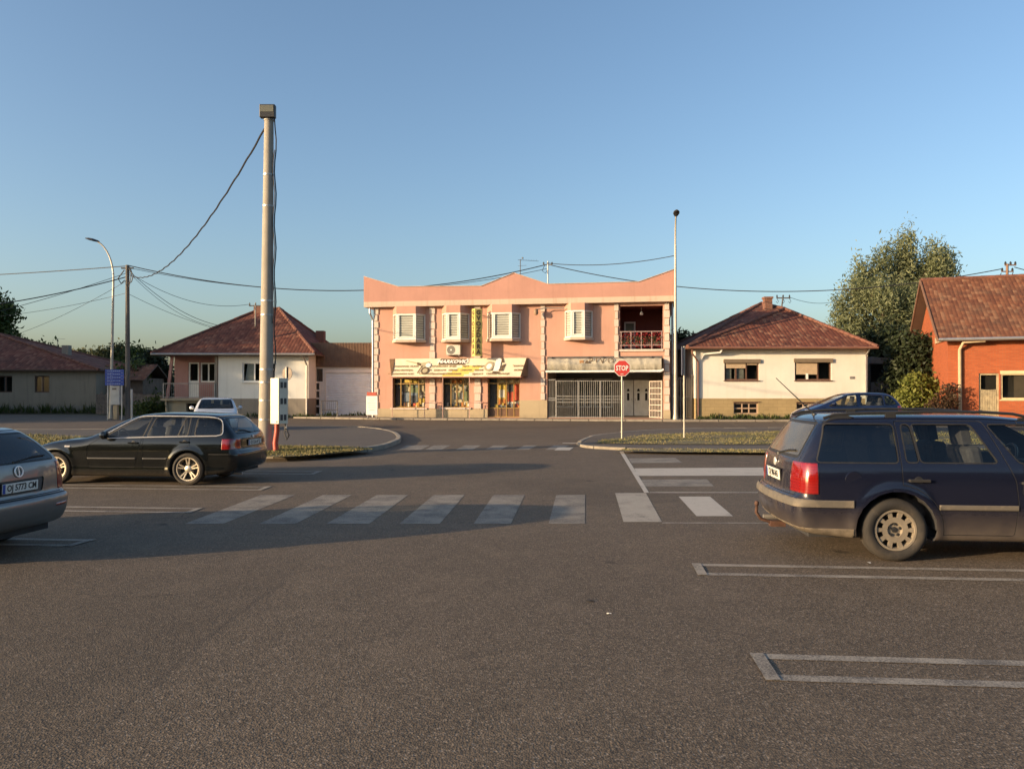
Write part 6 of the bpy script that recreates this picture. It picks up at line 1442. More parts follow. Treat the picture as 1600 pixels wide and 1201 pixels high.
class Body:
    def __init__(s, c):
        s.c = c
        s.T = pchip(*zip(*c['top']), smooth=0.03); s.Re = pchip(*zip(*c['rear']), smooth=c.get('rs', 0.02)); s.Fr = pchip(*zip(*c['front']), smooth=0.03)
        s.S = pchip(*zip(*c['section']), smooth=0.02); s.Pl = pchip(*zip(*c['plan']), smooth=0.05); s.B = pchip(*zip(*c['under']), smooth=0.03)
        s.dT = np.gradient(s.T[1], s.T[0]); s.dR = np.gradient(s.Re[1], s.Re[0]); s.dF = np.gradient(s.Fr[1], s.Fr[0])
    def f(s, x, y, z):
        c = s.c; ay = np.abs(y)
        T = np.interp(x, *s.T); dT = np.interp(x, s.T[0], s.dT)
        top = (z - T + c['crown'] * y * y) / np.sqrt(1 + dT**2)
        W = c['hw'] * np.interp(z, *s.S) * np.interp(x, *s.Pl)
        for wx in (0.0, c['wb']):
            d = np.sqrt((x - wx)**2 + (z - c['wr'])**2); W = W + c.get('flare', .018) * np.exp(-((d - c['arch'] - .01) / .06)**2) * (z < 1.0)
        side = ay - W
        f = smax(top, side, c.get('k_top', .14))
        dR = np.interp(z, s.Re[0], s.dR); rear = (np.interp(z, *s.Re) + c['rcurve'] * ay**2.4 - x) / np.sqrt(1 + dR**2)
        f = smax(f, rear, c.get('k_rear', .10))
        dF = np.interp(z, s.Fr[0], s.dF); front = (x - np.interp(z, *s.Fr) + c['fcurve'] * ay**2.4) / np.sqrt(1 + dF**2)
        f = smax(f, front, c.get('k_front', .16))
        return smax(f, np.interp(x, *s.B) - z, .06)
    def side_y(s, x, z):
        lo, hi = 0.2, 1.1
        for _ in range(40):
            m = (lo + hi) / 2
            if s.f(np.array(x), np.array(m), np.array(z)) < 0: lo = m
            else: hi = m
        return lo
    def rear_x(s, y, z):
        lo, hi = 1.0, -2.0
        for _ in range(40):
            m = (lo + hi) / 2
            if s.f(np.array(m), np.array(y), np.array(z)) < 0: lo = m
            else: hi = m
        return lo
    def top_z(s, x, y):
        lo, hi = 0.5, 2.2
        for _ in range(40):
            m = (lo + hi) / 2
            if s.f(np.array(x), np.array(y), np.array(m)) < 0: lo = m
            else: hi = m
        return lo
    def mesh(s, h):
        c = s.c; x0, x1 = c['x0'] - .12, c['x1'] + .12; nx = int((x1 - x0) / h) + 2; ny = int(2.1 / h) + 2; ny += ny % 2; nz = int(1.6 / h) + 2
        xs = x0 + h * np.arange(nx); ys = (np.arange(ny) - (ny - 1) / 2) * h; zs = .05 + h * np.arange(nz)
        G = np.meshgrid(xs, ys, zs, indexing='ij'); F = s.f(*G); sg = F < 0
        acc = np.zeros((nx-1, ny-1, nz-1, 3)); cnt = np.zeros((nx-1, ny-1, nz-1))
        cor = [(i, j, k) for i in (0, 1) for j in (0, 1) for k in (0, 1)]
        sl = lambda A, o: A[o[0]:o[0]+nx-1, o[1]:o[1]+ny-1, o[2]:o[2]+nz-1]
        for a in cor:
            for ax in range(3):
                if a[ax]: continue
                b = list(a); b[ax] = 1; fa, fb = sl(F, a), sl(F, b); cr = (fa < 0) != (fb < 0)
                t = np.where(cr, fa / np.where(cr, fa - fb, 1), 0)
                p = np.stack([np.full(t.shape, float(a[0])), np.full(t.shape, float(a[1])), np.full(t.shape, float(a[2]))], -1); p[..., ax] = t
                acc += p * cr[..., None]; cnt += cr
        act = cnt > 0; idx = -np.ones(act.shape, int); idx[act] = np.arange(act.sum())
        I = np.argwhere(act); V = (I + acc[act] / cnt[act][:, None]) * h + np.array([xs[0], ys[0], zs[0]])
        for _ in range(5):
            v = s.f(*V.T); e = 2e-3; g = np.stack([(s.f(*(V + np.eye(3)[a] * e).T) - s.f(*(V - np.eye(3)[a] * e).T)) / (2*e) for a in range(3)], 1)
            V = V - g * np.clip(v / np.maximum((g**2).sum(1), .05), -h, h)[:, None] * .8
        Q = []
        for ax in range(3):
            u, w_ = [(1, 2), (2, 0), (0, 1)][ax]
            n = [nx, ny, nz]; hi = n.copy(); hi[ax] -= 1
            a = sg[tuple(slice(0, n[d] - (1 if d == ax else 0)) for d in range(3))]; b = sg[tuple(slice(1 if d == ax else 0, n[d]) for d in range(3))]
            E = np.argwhere(a != b); E = E[(E[:, u] > 0) & (E[:, w_] > 0) & (E[:, u] < n[u]-1) & (E[:, w_] < n[w_]-1)]
            if len(E) == 0: continue
            fl = a[tuple(E.T)]
            def g_(du, dw): q = E.copy(); q[:, u] -= du; q[:, w_] -= dw; return idx[tuple(q.T)]
            q = np.stack([g_(1, 1), g_(0, 1), g_(0, 0), g_(1, 0)], 1); q[~fl] = q[~fl][:, ::-1]; Q.append(q)
        Q = np.concatenate(Q); Q = Q[(Q >= 0).all(1)]
        bm = bmesh.new(); vs = [bm.verts.new(p) for p in V]
        for q in Q:
            try: bm.faces.new([vs[i] for i in q])
            except ValueError: pass
        for f in bm.faces: f.smooth = True
        bm.normal_update(); return bm

def round_poly(pts, r, n=3):
    out = []; N = len(pts)
    for i in range(N):
        p = Vector(pts[i]); a = (Vector(pts[i-1]) - p); b = (Vector(pts[(i+1) % N]) - p)
        ri = r[i] if isinstance(r, (list, tuple)) else r
        if ri <= 0: out.append(tuple(p)); continue
        q = min(ri, a.length * .45, b.length * .45); A = p + a.normalized() * q; B = p + b.normalized() * q
        for k in range(n + 1):
            t = k / n; out.append(tuple(A * (1-t)**2 + p * 2*t*(1-t) + B * t*t))
    return out
def planes2(poly, ax, off=0.0):
    """half-spaces of a convex polygon given in the two axes ax (0,2 = side view; 1,2 = end view; 0,1 = plan)"""
    A = sum(poly[i][0] * poly[(i+1) % len(poly)][1] - poly[(i+1) % len(poly)][0] * poly[i][1] for i in range(len(poly)))
    P = poly if A > 0 else poly[::-1]; out = []
    for i in range(len(P)):
        a, b = Vector(P[i]), Vector(P[(i+1) % len(P)]); d = b - a
        if d.length < 1e-6: continue
        d.normalize(); n2 = Vector((d.y, -d.x)); co = [0, 0, 0]; no = [0, 0, 0]
        q = a + n2 * off
        co[ax[0]], co[ax[1]] = q.x, q.y; no[ax[0]], no[ax[1]] = n2.x, n2.y; out.append((Vector(co), Vector(no)))
    return out
def axis_plane(ax, val, sign):   # keep coordinate*sign > val*sign
    co = [0, 0, 0]; no = [0, 0, 0]; co[ax] = val; no[ax] = -sign; return (Vector(co), Vector(no))
def extract(bm, planes, delete=True):
    """cuts the region inside all planes out of bm and returns it as a new bmesh"""
    cand = []
    for f in bm.faces:
        ok = True
        for co, no in planes:
            if min((v.co - co).dot(no) for v in f.verts) > 1e-6: ok = False; break
        if ok: cand.append(f)
    for co, no in planes:
        if not cand: break
        geom = list({e for f in cand for e in f.edges}) + list({v for f in cand for v in f.verts}) + cand
        r = bmesh.ops.bisect_plane(bm, geom=geom, plane_co=co, plane_no=no, dist=1e-5)
        cand = [f for f in r['geom'] if isinstance(f, bmesh.types.BMFace) and (f.calc_center_median() - co).dot(no) < 0]
    nb = bmesh.new(); mp = {}
    for f in cand:
        vv = []
        for v in f.verts:
            if v not in mp: mp[v] = nb.verts.new(v.co)
            vv.append(mp[v])
        try: q = nb.faces.new(vv); q.smooth = True
        except ValueError: pass
    if delete and cand: bmesh.ops.delete(bm, geom=cand, context='FACES')
    nb.normal_update(); return nb
def bm_obj(name, bm, mats, parent, offset=0.0, thick=0.0, inner=False, smooth=True):
    if offset:
        bm.normal_update()
        ns = [(v, v.normal.copy()) for v in bm.verts]
        for v, n in ns: v.co += n * offset
    me = bpy.data.meshes.new(name); bm.to_mesh(me); bm.free()
    for q in (mats if isinstance(mats, (list, tuple)) else [mats]): me.materials.append(q)
    o = link(bpy.data.objects.new(name, me), parent)
    if thick:
        md = o.modifiers.new('thickness', 'SOLIDIFY'); md.thickness = thick; md.offset = -1; md.use_even_offset = False
        if inner: md.material_offset = 1; md.material_offset_rim = 1; es = o.modifiers.new('crisp_edges', 'EDGE_SPLIT'); es.split_angle = R(50); es.use_edge_sharp = False
    return o
def bm_join(a, b, mi=0):
    mp = {}
    for f in b.faces:
        vv = []
        for v in f.verts:
            if v not in mp: mp[v] = a.verts.new(v.co)
            vv.append(mp[v])
        q = a.faces.new(vv); q.smooth = True; q.material_index = mi
    b.free()

def carpaint(name, col, metal=0.0, rough=.22, dust=(0.15, 0.118, 0.082), low=0.5, allover=0.06, zref=0.55, coat=.8):
    m, n, bs, out = new_mat(name); g = NT(n); co = g.coords(); X = g.sep(co)
    nz = g.noise(co, 5.0, 6, .7); fine = g.noise(co, 60, 3, .7)
    d = g.math('MULTIPLY', g.ramp(X[2], zref, .12), g.ramp(nz, .2, .7, .45, 1.0)); d = g.math('MULTIPLY', d, low)
    rear = g.math('MULTIPLY', g.ramp(X[0], -.70, -1.02), g.ramp(g.noise(g.comb(g.math('MULTIPLY', X[1], 3.0), 0.0, g.math('MULTIPLY', X[2], .6)), 3, 5, .7), .35, .75)); d = g.math('MAXIMUM', d, g.math('MULTIPLY', rear, low * .55))
    d = g.math('ADD', d, g.math('MULTIPLY', g.ramp(fine, .3, .8), allover), clamp=True)
    n.links.new(g.mix(d, col, dust), bs.inputs['Base Color'])
    bs.inputs['Metallic'].default_value = metal
    n.links.new(g.ramp(d, 0, .6, rough, .85), bs.inputs['Roughness'])
    n.links.new(g.ramp(d, 0, .5, coat, 0.0), bs.inputs['Coat Weight']); bs.inputs['Coat Roughness'].default_value = .06
    return m
M['trim_dark'] = simple('dark_rubber_trim', (.016, .016, .016), .6, dirt=(.08, .065, .05), dirtamt=.25, scale=8)
M['trim_grey'] = simple('dusty_grey_moulding', (.11, .098, .08), .75, dirt=(.27, .21, .14), dirtamt=.8, scale=6)
M['cabin'] = simple('dark_cabin_trim', (.03, .03, .032), .9)
M['seat_cloth'] = simple('dark_seat_cloth', (.045, .045, .05), .95, var=.3, scale=12)
M['chrome'] = simple('chrome_strip', (.80, .78, .74), .38, .55, var=.03)
M['alloy'] = simple('alloy_wheel', (.60, .53, .42), .35, .75, dirt=(.3, .24, .17), dirtamt=.35, scale=7)
M['steelwheel'] = simple('dusty_steel_wheel', (.25, .215, .165), .55, .3, dirt=(.2, .155, .11), dirtamt=.7, scale=8)
M['carglass'] = glassmat('car_glass', (.80, .84, .82), .02, .015)
M['carglass_dark'] = glassmat('tinted_car_glass', (.13, .135, .14), .06, .02)
def dustyglass():
    m = glassmat('dusty_rear_glass', (.22, .25, .26), .12, .12); n = m.node_tree; g = NT(n)
    mx = [q for q in n.nodes if q.type == 'MIX_SHADER'][0]; out = [q for q in n.nodes if q.type == 'OUTPUT_MATERIAL'][0]
    di = g.node('ShaderNodeBsdfDiffuse'); di.inputs[0].default_value = (.20, .19, .165, 1); m2 = g.node('ShaderNodeMixShader')
    n.links.new(g.ramp(g.noise(g.coords(), 6, 5, .7), .2, .8, .15, .42), m2.inputs[0]); n.links.new(mx.outputs[0], m2.inputs[1]); n.links.new(di.outputs[0], m2.inputs[2]); n.links.new(m2.outputs[0], out.inputs[0]); return m
M['carglass_dusty'] = dustyglass()
def lampmat(name, col):
    m, n, bs, out = new_mat(name); g = NT(n); co = g.coords(); X = g.sep(co)
    w_ = g.math('SINE', g.math('MULTIPLY', X[2], 220)); c = g.mix(g.ramp(w_, -1, 1, 0, .35), col, tuple(q * .45 for q in col))
    n.links.new(c, bs.inputs['Base Color']); bs.inputs['Roughness'].default_value = .12; bs.inputs['Coat Weight'].default_value = 1; bs.inputs['Specular IOR Level'].default_value = .7; return m
M['red_lamp'] = lampmat('red_lamp_lens', (.23, .008, .007)); M['clear_lamp'] = lampmat('clear_lamp_lens', (.55, .5, .45)); M['smoke_lamp'] = lampmat('smoked_lamp_lens', (.16, .13, .12)); M['amber_lamp'] = lampmat('amber_lamp_lens', (.6, .33, .1))
M['plate'] = simple('number_plate_white', (.66, .64, .58), .4, var=.05, dirt=(.4, .34, .25), dirtamt=.4, scale=9)
M['plate_blue'] = simple('number_plate_blue', (.03, .07, .30), .4)

def wheel(parent, x, y, r, wdt, side, kind):
    """side -1: outer face towards -y"""
    t = bpy.data.objects.new('wheel', None); link(t, parent); t.location = (x, y, r)
    s = side; R_, rr = r, r * (.735 if kind == 'alloy' else .66)
    mb = MB(); prof = [(rr, -.085), (rr + .012, -.1), (rr + .05, -.108), (R_ - .035, -.105), (R_ - .010, -.088), (R_, -.06), (R_, .06), (R_ - .010, .088), (R_ - .05, .105), (rr, .085), (rr, -.085)]
    mb.lathe([(a, b * wdt / .2) for a, b in prof], (0, 0, 0), 'y', 56); mb.build('tyre', M['rubber'], t, smooth=True)
    mb = MB(); yo = s * .078 * wdt / .2
    mt = M['alloy'] if kind == 'alloy' else M['steelwheel']
    mb.lathe([(rr + .004, yo), (rr - .004, yo + s * .012), (rr - .022, yo + s * .010), (rr - .03, yo - s * .02), (rr - .032, yo - s * .10)], (0, 0, 0), 'y', 48, 0)
    mb.lathe([(rr - .03, yo - s * .10), (0, yo - s * .10)], (0, 0, 0), 'y', 32, 1)
    def sector(a0, a1, r0, r1, y0, y1, n=4, m=0):
        vs = []
        for rq, yq in ((r0, y0), (r1, y1)):
            for k in range(n + 1):
                a = a0 + (a1 - a0) * k / n; vs.append((rq * math.cos(a), yq, rq * math.sin(a)))
        for rq, yq in ((r0, y0 - s * .03), (r1, y1 - s * .03)):
            for k in range(n + 1):
                a = a0 + (a1 - a0) * k / n; vs.append((rq * math.cos(a), yq, rq * math.sin(a)))
        N = n + 1; fs = []
        for k in range(n): fs += [(k, k + 1, N + k + 1, N + k), (2*N + k, 3*N + k, 3*N + k + 1, 2*N + k + 1)]
        fs += [(0, N, 3*N, 2*N), (n, 2*N + n, 3*N + n, N + n)]; mb.add(vs, fs, m)
    if kind == 'alloy':
        for k in range(5):
            for d in (-.17, .17):
                a = 2 * math.pi * k / 5 + d + .3; sector(a - .16, a + .16, .06, .07, yo - s * .012, yo - s * .012, 3); sector(a - .115, a + .115, .065, rr * .6, yo - s * .014, yo - s * .006, 3); sector(a - .07, a + .07, rr * .58, rr - .012, yo - s * .006, yo + s * .004, 3)
        mb.lathe([(0, yo - s * .004), (.055, yo - s * .004), (.075, yo - s * .02)], (0, 0, 0), 'y', 24)
    elif kind == 'steel':
        for k in range(10):
            a = 2 * math.pi * k / 10; sector(a - .135, a + .135, rr * .60, rr - .015, yo - s * .005, yo - s * .002, 4)
        mb.lathe([(rr * .30, yo - s * .030), (rr * .36, yo - s * .008), (rr * .62, yo - s * .006)], (0, 0, 0), 'y', 40)
        mb.lathe([(rr * .90, yo - s * .004), (rr - .004, yo + s * .004)], (0, 0, 0), 'y', 40)
        mb.lathe([(0, yo - s * .03), (rr * .31, yo - s * .03)], (0, 0, 0), 'y', 30)
        for k in range(5):
            a = 2 * math.pi * k / 5 + .3; mb.lathe([(0, yo - s * .012), (.014, yo - s * .014), (.017, yo - s * .03)], (.058 * math.cos(a), 0, .058 * math.sin(a)), 'y', 8, 1)
        mb.lathe([(0, yo - s * .018), (.026, yo - s * .02), (.03, yo - s * .03)], (0, 0, 0), 'y', 14, 1)
    o = mb.build('rim', [mt, M['black']], t, smooth=True)
    return t

def make_car(name, label, spec, paint, loc, rz, scale=1.0, h=.03, group='cars parked in the car park'):
    root = thing(name, label, 'car', loc, rz, group); root.scale = (scale,) * 3
    B = Body(spec); bm = B.mesh(h); c = spec; GAP = simple(name + '_panel_gap', (.006, .006, .006), .8)
    def side_planes(poly, sgn, off=0.0): return planes2(poly, (0, 2), off) + [axis_plane(1, .35 * sgn, sgn)]
    # wheel arches
    n = 22; ar = c['arch']
    for wx in (0.0, c['wb']):
        poly = [(wx + ar * math.cos(2*math.pi*k/n), c['wr'] + ar * math.sin(2*math.pi*k/n)) for k in range(n)]
        for sgn in (1, -1):
            extract(bm, planes2(poly, (0, 2)) + [axis_plane(1, .52 * sgn, sgn)]).free()
    mb = MB()
    for wx in (0.0, c['wb']):
        for sgn in (1, -1):
            k_ = [(wx + (ar + .012) * math.cos(R(a)), c['wr'] + (ar + .012) * math.sin(R(a))) for a in range(0, 181, 12)]
            for (x0, z0), (x1, z1) in zip(k_[:-1], k_[1:]): mb.quad((x0, sgn * .50, z0), (x1, sgn * .50, z1), (x1, sgn * (c['hw'] - .035), z1), (x0, sgn * (c['hw'] - .035), z0))
            mb.add([(x, sgn * .505, z) for x, z in k_], [tuple(range(len(k_)))])
    mb.build('wheel_housing', M['cabin'], root)
    parts = []
    seal = M['trim_dark']
    # front and rear glass (end view polygons), side windows (side view polygons)
    for key, nm in (('rear_win', 'rear_window'), ('windscreen', 'windscreen')):
        if key not in c: continue
        poly, xlim, fw = c[key]; sgn = -1 if key == 'rear_win' else 1
        P = planes2(round_poly(poly, .06), (1, 2), 0.0) + [axis_plane(0, xlim, sgn)]
        reg = extract(bm, P); gl = extract(reg, planes2(round_poly(poly, .06), (1, 2), -fw) + [axis_plane(0, xlim, sgn)])
        o = bm_obj(nm, gl, c.get('glass_rear' if sgn < 0 else 'glass', M['carglass']), root); bm_obj('window_seal', reg, seal, o, -.002)
    doors = []
    for dpoly, dname in c.get('doors', []):
        for sgn in (1, -1): doors.append((dpoly, sgn))
    for wpoly, glm, fw, fmat in c['side_win']:
        rp = round_poly(wpoly, c.get('wr_corner', .035))
        for sgn in (1, -1):
            reg = extract(bm, side_planes(rp, sgn, fw)); gl = extract(reg, side_planes(rp, sgn, 0))
            o = bm_obj('window', gl, glm, root, -.004); bm_obj('window_seal', reg, fmat, o, .003)
    for poly, mat, offv in c.get('chrome', []):
        for sgn in (1, -1): bm_obj('chrome_trim', extract(bm, side_planes(poly, sgn)), mat, root, offv)
    for nm, planes, mat, offv, lbl in c.get('cut', []):
        for sgn in ((1, -1) if nm.endswith('*') else (0,)):
            P = [(Vector((co.x, co.y * (sgn or 1), co.z)), Vector((no.x, no.y * (sgn or 1), no.z))) for co, no in planes]
            reg = extract(bm, P)
            if not len(reg.faces): reg.free(); continue
            if offv == 'gap':
                inner = extract(reg, [(co - no * .006, no) for co, no in P]); bm_obj('panel_gap', reg, GAP, root, -.004); reg = inner; of = 0
            else: of = offv
            o = bm_obj(nm.rstrip('*'), reg, [mat, M['cabin']], root, of, .012 if of and of > 0 else 0.0)
            if lbl: o['label'] = lbl
    for dpoly, sgn in doors:
        rp = round_poly(dpoly, c.get('door_r', .05))
        reg = extract(bm, side_planes(rp, sgn)); inner = extract(reg, side_planes(rp, sgn, -.007))
        if min(p[0] for p in dpoly) < .3:          # rear door: its lower corner follows the wheel arch
            disc_ = lambda q: planes2([(q * math.cos(2*math.pi*k/28), c['wr'] + q * math.sin(2*math.pi*k/28)) for k in range(28)], (0, 2)) + [axis_plane(1, .35 * sgn, sgn)]
            ra = c.get('door_notch', .455)
            a_ = extract(inner, disc_(ra)); b_ = extract(a_, disc_(ra - .007)); e_ = extract(reg, disc_(ra - .007))
            bm_join(reg, a_); bm_join(bm, b_); bm_join(bm, e_); bmesh.ops.remove_doubles(bm, verts=bm.verts, dist=2e-5)
        bm_obj('door_gap', reg, GAP, root, -.004)
        # mouldings lifted off the door skin
        sub = []
        for (xa, xb, za, zb, mm, off) in c.get('mould', []):
            q = extract(inner, [axis_plane(0, xa, 1), axis_plane(0, xb, -1), axis_plane(2, za, 1), axis_plane(2, zb, -1)], delete=False)
            if len(q.faces): sub.append((q, mm, off))
            else: q.free()
        d = bm_obj('door', inner, [paint, M['cabin']], root, 0, .03, True)
        for q, mm, off in sub: bm_obj('moulding', q, mm, d, off, off * .98)
        for hx, hz, side in c.get('handles', []):
            xs_ = [p[0] for p in dpoly]
            if min(xs_) < hx < max(xs_):
                y = B.side_y(hx, hz) * sgn; m_ = MB(); m_.box(hx - .10, hx + .10, y + sgn * .022, y + sgn * .04, hz - .016, hz + .016); m_.box(hx - .10, hx - .07, y, y + sgn * .022, hz - .014, hz + .014); m_.box(hx + .07, hx + .10, y, y + sgn * .022, hz - .014, hz + .014)
                m_.build('handle', c.get('handle_mat', paint), d, bevel=.008)
                m_ = MB(); m_.lathe([(.0, sgn * .002), (.04, sgn * .002), (.044, 0)], (hx, y, hz - .005), 'y', 14); m_.build('handle_recess', M['black'], d)
    body = bm_obj('body', bm, [paint, M['cabin']], root, 0, .022, True)
    # cabin
    cb = c['cabin']; x0, x1, zt = cb['x0'], cb['x1'], cb['z']
    mb = MB(); mb.box(x0, x1, -.66, .66, .2, .33); mb.box(x0 + .02, cb['boot'], -.62, .62, .33, zt - .12); mb.box(cb['dash'] - .1, cb['dash'] + .35, -.64, .64, .45, zt - .03); mb.build('cabin_floor', M['cabin'], root)
    for sx, sy in [(cb['front'], .36), (cb['front'], -.36), (cb['back'], .38), (cb['back'], -.38), (cb['back'], 0)]:
        t = MB(); wd_ = .25 if sy else .16
        t.obox((sx + .22, sy, .50), ((1, 0, 0), (0, 1, 0), (0, 0, 1)), (.26, wd_, .09)); t.obox((sx - .1, sy, .82), ((.97, 0, .22), (0, 1, 0), (-.22, 0, .97)), (.07, wd_, .30))
        o = t.build('seat', M['seat_cloth'], root, bevel=.04); q = MB(); hh = .13 if sx == cb['front'] else .10
        q.obox((sx - .19, sy, 1.10 + hh), ((.98, 0, .17), (0, 1, 0), (-.17, 0, .98)), (.045, .13, hh * .8)); q.tube([(sx - .17, sy - .05, 1.08), (sx - .18, sy - .05, 1.16)], .008, 5); q.build('headrest', M['seat_cloth'], o, bevel=.03)
    mb = MB(); cx, cy, cz = cb['dash'] - .28, cb.get('drv', .36), zt - .02
    ring = [(cx + .07 * math.sin(2*math.pi*k/20), cy + .18 * math.cos(2*math.pi*k/20), cz + .17 * math.sin(2*math.pi*k/20)) for k in range(21)]; mb.tube(ring, .014, 6, cap=False); mb.tube([(cx, cy - .17, cz), (cx + .02, cy, cz - .02), (cx, cy + .17, cz)], .014, 5); mb.tube([(cx, cy, cz), (cx + .3, cy, cz - .12)], .025, 6); mb.build('steering_wheel', M['black'], root, smooth=True)
    # mirrors
    mx, mz = c['mirror']
    for sgn in (1, -1):
        y = B.side_y(mx, mz); t = MB(); secs = [(-.075, .05, .045), (-.06, .085, .075), (.0, .09, .08), (.05, .06, .055), (.085, .02, .02)]; rings = []
        for dx_, a, b in secs: rings.append([(mx + dx_, sgn * (y + .13) + a * math.cos(2*math.pi*i/14), mz + .03 + b * math.sin(2*math.pi*i/14)) for i in range(14)])
        for a, b in zip(rings[:-1], rings[1:]):
            for i in range(14): t.quad(a[i], a[(i+1) % 14], b[(i+1) % 14], b[i])
        t.add(rings[0], [tuple(range(14))]); t.add(rings[-1], [tuple(range(14))[::-1]]); t.tube([(mx, sgn * (y - .02), mz - .02), (mx, sgn * (y + .07), mz)], .025, 6)
        t.build('mirror', paint, root, smooth=True)
    for wx in (0.0, c['wb']):
        for sgn in (1, -1): wheel(root, wx, sgn * (c['hw'] - .115), c['wr'], c.get('ww', .2), sgn, c['wheel'])
    # exhaust, axle
    mb = MB(); mb.tube([(0, -.7, c['wr']), (0, .7, c['wr'])], .05, 8); mb.tube([(c['wb'], -.7, c['wr']), (c['wb'], .7, c['wr'])], .05, 8); mb.build('axle', M['black'], root)
    mb = MB(); mb.tube([(.6, .45, .22), (c['x0'] + .08, .5, .21)], .03, 8); mb.build('exhaust', M['metal_grey'], root)
    return root, B
def plate(root, B, y0, z, text, ybias=0.0, w=.52, hgt=.11, tilt=None, name='number_plate'):
    xa, xb = B.rear_x(y0, z - .06), B.rear_x(y0, z + .06); x = min(xa, xb) - .012
    lean = math.atan2(xb - xa, .12) if tilt is None else tilt
    o = bpy.data.objects.new(name, None); link(o, root); o.location = (x, y0, z); o.rotation_euler = (lean, 0, -R(90))      # local x -> -y of the car... text reads from behind
    m = MB(); m.box(-w/2, w/2, -.004, .004, -hgt/2, hgt/2); m.build('plate', M['plate'], o, bevel=.003)
    m = MB(); m.box(-w/2 + .004, -w/2 + .04, -.0055, -.0042, -hgt/2 + .004, hgt/2 - .004); m.build('blue_band', M['plate_blue'], o)
    text_mesh('lettering', text, .098, M['black'], o, (.018, -.0058, 0), bold=.002, squeeze=.86, depth=.001)
    fr_ = MB(); fr_.box(-w/2 - .012, w/2 + .012, .0045, .014, -hgt/2 - .012, hgt/2 + .012); fr_.build('plate_frame', M['black'], o)
    return o
# ======== dark blue estate car on the right
golf = dict(
    x0=-1.03, x1=3.40, wb=2.511, wr=.308, arch=.385, hw=.868, crown=.055, rcurve=.13, fcurve=.30, k_top=.13, k_rear=.11, flare=.022, rs=.015,
    top=[(-1.1, 1.36), (-.75, 1.405), (-.3, 1.432), (.3, 1.440), (.9, 1.438), (1.3, 1.412), (1.55, 1.375), (1.95, 1.21), (2.3, 1.035), (2.5, .965), (2.85, .91), (3.15, .83), (3.4, .70), (3.6, .5)],
    rear=[(.1, -.86), (.24, -.92), (.34, -.985), (.45, -1.015), (.565, -1.02), (.595, -1.005), (.63, -.955), (.80, -.945), (.95, -.92), (1.02, -.88), (1.2, -.765), (1.36, -.655), (1.45, -.57), (1.55, -.4)],
    front=[(.1, 3.15), (.25, 3.30), (.45, 3.39), (.6, 3.38), (.75, 3.30), (.9, 3.1), (1.1, 2.8)],
    section=[(.1, .90), (.2, .945), (.32, .97), (.5, .99), (.66, 1.0), (.80, .995), (.92, .975), (.965, .955), (1.1, .895), (1.25, .822), (1.38, .745), (1.5, .66)],
    plan=[(-1.1, .955), (-.6, .985), (0, 1.0), (1.2, 1.0), (2.4, .985), (2.9, .955), (3.5, .90)],
    under=[(-1.1, .29), (-.75, .25), (-.4, .22), (.3, .20), (2.2, .20), (2.9, .22), (3.5, .25)],
    rear_win=([(-.60, .985), (.60, .985), (.50, 1.355), (-.50, 1.355)], -.4, .03), glass_rear=M['carglass_dusty'],
    windscreen=([(-.67, 1.0), (.67, 1.0), (.55, 1.385), (-.55, 1.385)], 1.2, .03),
    side_win=[([(-.74, .97), (.03, .97), (.03, 1.335), (-.61, 1.335)], M['carglass_dark'], .012, M['trim_dark']),
              ([(.115, .975), (.225, .975), (.19, 1.335), (.115, 1.335)], M['carglass_dark'], .012, M['trim_dark']),
              ([(.25, .975), (.965, .975), (.775, 1.335), (.215, 1.335)], M['carglass'], .012, M['trim_dark']),
              ([(1.17, .975), (1.97, .975), (1.83, 1.10), (1.50, 1.315), (1.35, 1.335), (.94, 1.335)], M['carglass'], .012, M['trim_dark'])],
    doors=[([(.055, 1.375), (.055, .265), (1.115, .265), (1.145, .55), (1.12, .80), (.90, 1.375)], 'd'),
           ([(.915, 1.375), (1.13, .80), (1.155, .55), (1.125, .265), (2.05, .265), (2.10, .60), (2.06, .98), (1.86, 1.12), (1.5, 1.36), (1.35, 1.378)], 'd')],
    door_r=.03, mould=[(.40, 1.13, .515, .565, M['trim_grey'], .012), (1.13, 2.06, .515, .565, M['trim_grey'], .012)],
    handles=[(.21, .80, 0), (1.26, .785, 0)], handle_mat=M['trim_dark'],
    cabin=dict(x0=-.78, x1=2.2, z=.93, boot=-.02, dash=1.95, front=1.02, back=.22), mirror=(1.88, 1.0), wheel='steel', ww=.2)
P_golf = carpaint('dark_blue_paint', (.006, .008, .020), 0.0, .14, low=.75, allover=.012, zref=.55, coat=.35)
AP = axis_plane
golf['cut'] = [
    ('tail_light*', [AP(2, .655, 1), AP(2, .955, -1), AP(0, -.735, -1), AP(1, .53, 1)], M['red_lamp'], .006, None),
    ('bumper_moulding', [AP(2, .525, 1), AP(2, .597, -1), AP(0, -.40, -1)], M['trim_grey'], .014, None),
    ('bumper_lip', [AP(2, .215, 1), AP(2, .315, -1), AP(0, -.395, -1)], simple('mud_splashed_plastic', (.13, .105, .075), .9, var=.4, scale=9), .004, None),
    ('headlight*', [AP(2, .66, 1), AP(2, .83, -1), AP(0, 2.98, 1), AP(1, .45, 1)], M['clear_lamp'], .004, None),
    ('tailgate', planes2([(-.66, .62), (.66, .62), (.64, .98), (.545, 1.37), (-.545, 1.37), (-.64, .98)], (1, 2)) + [AP(0, -.3, -1)], P_golf, 'gap', None),
]
DG = 7.97; XG = (1391 - 800) / FPX * (DG - .03)
AG = R(-4.6)
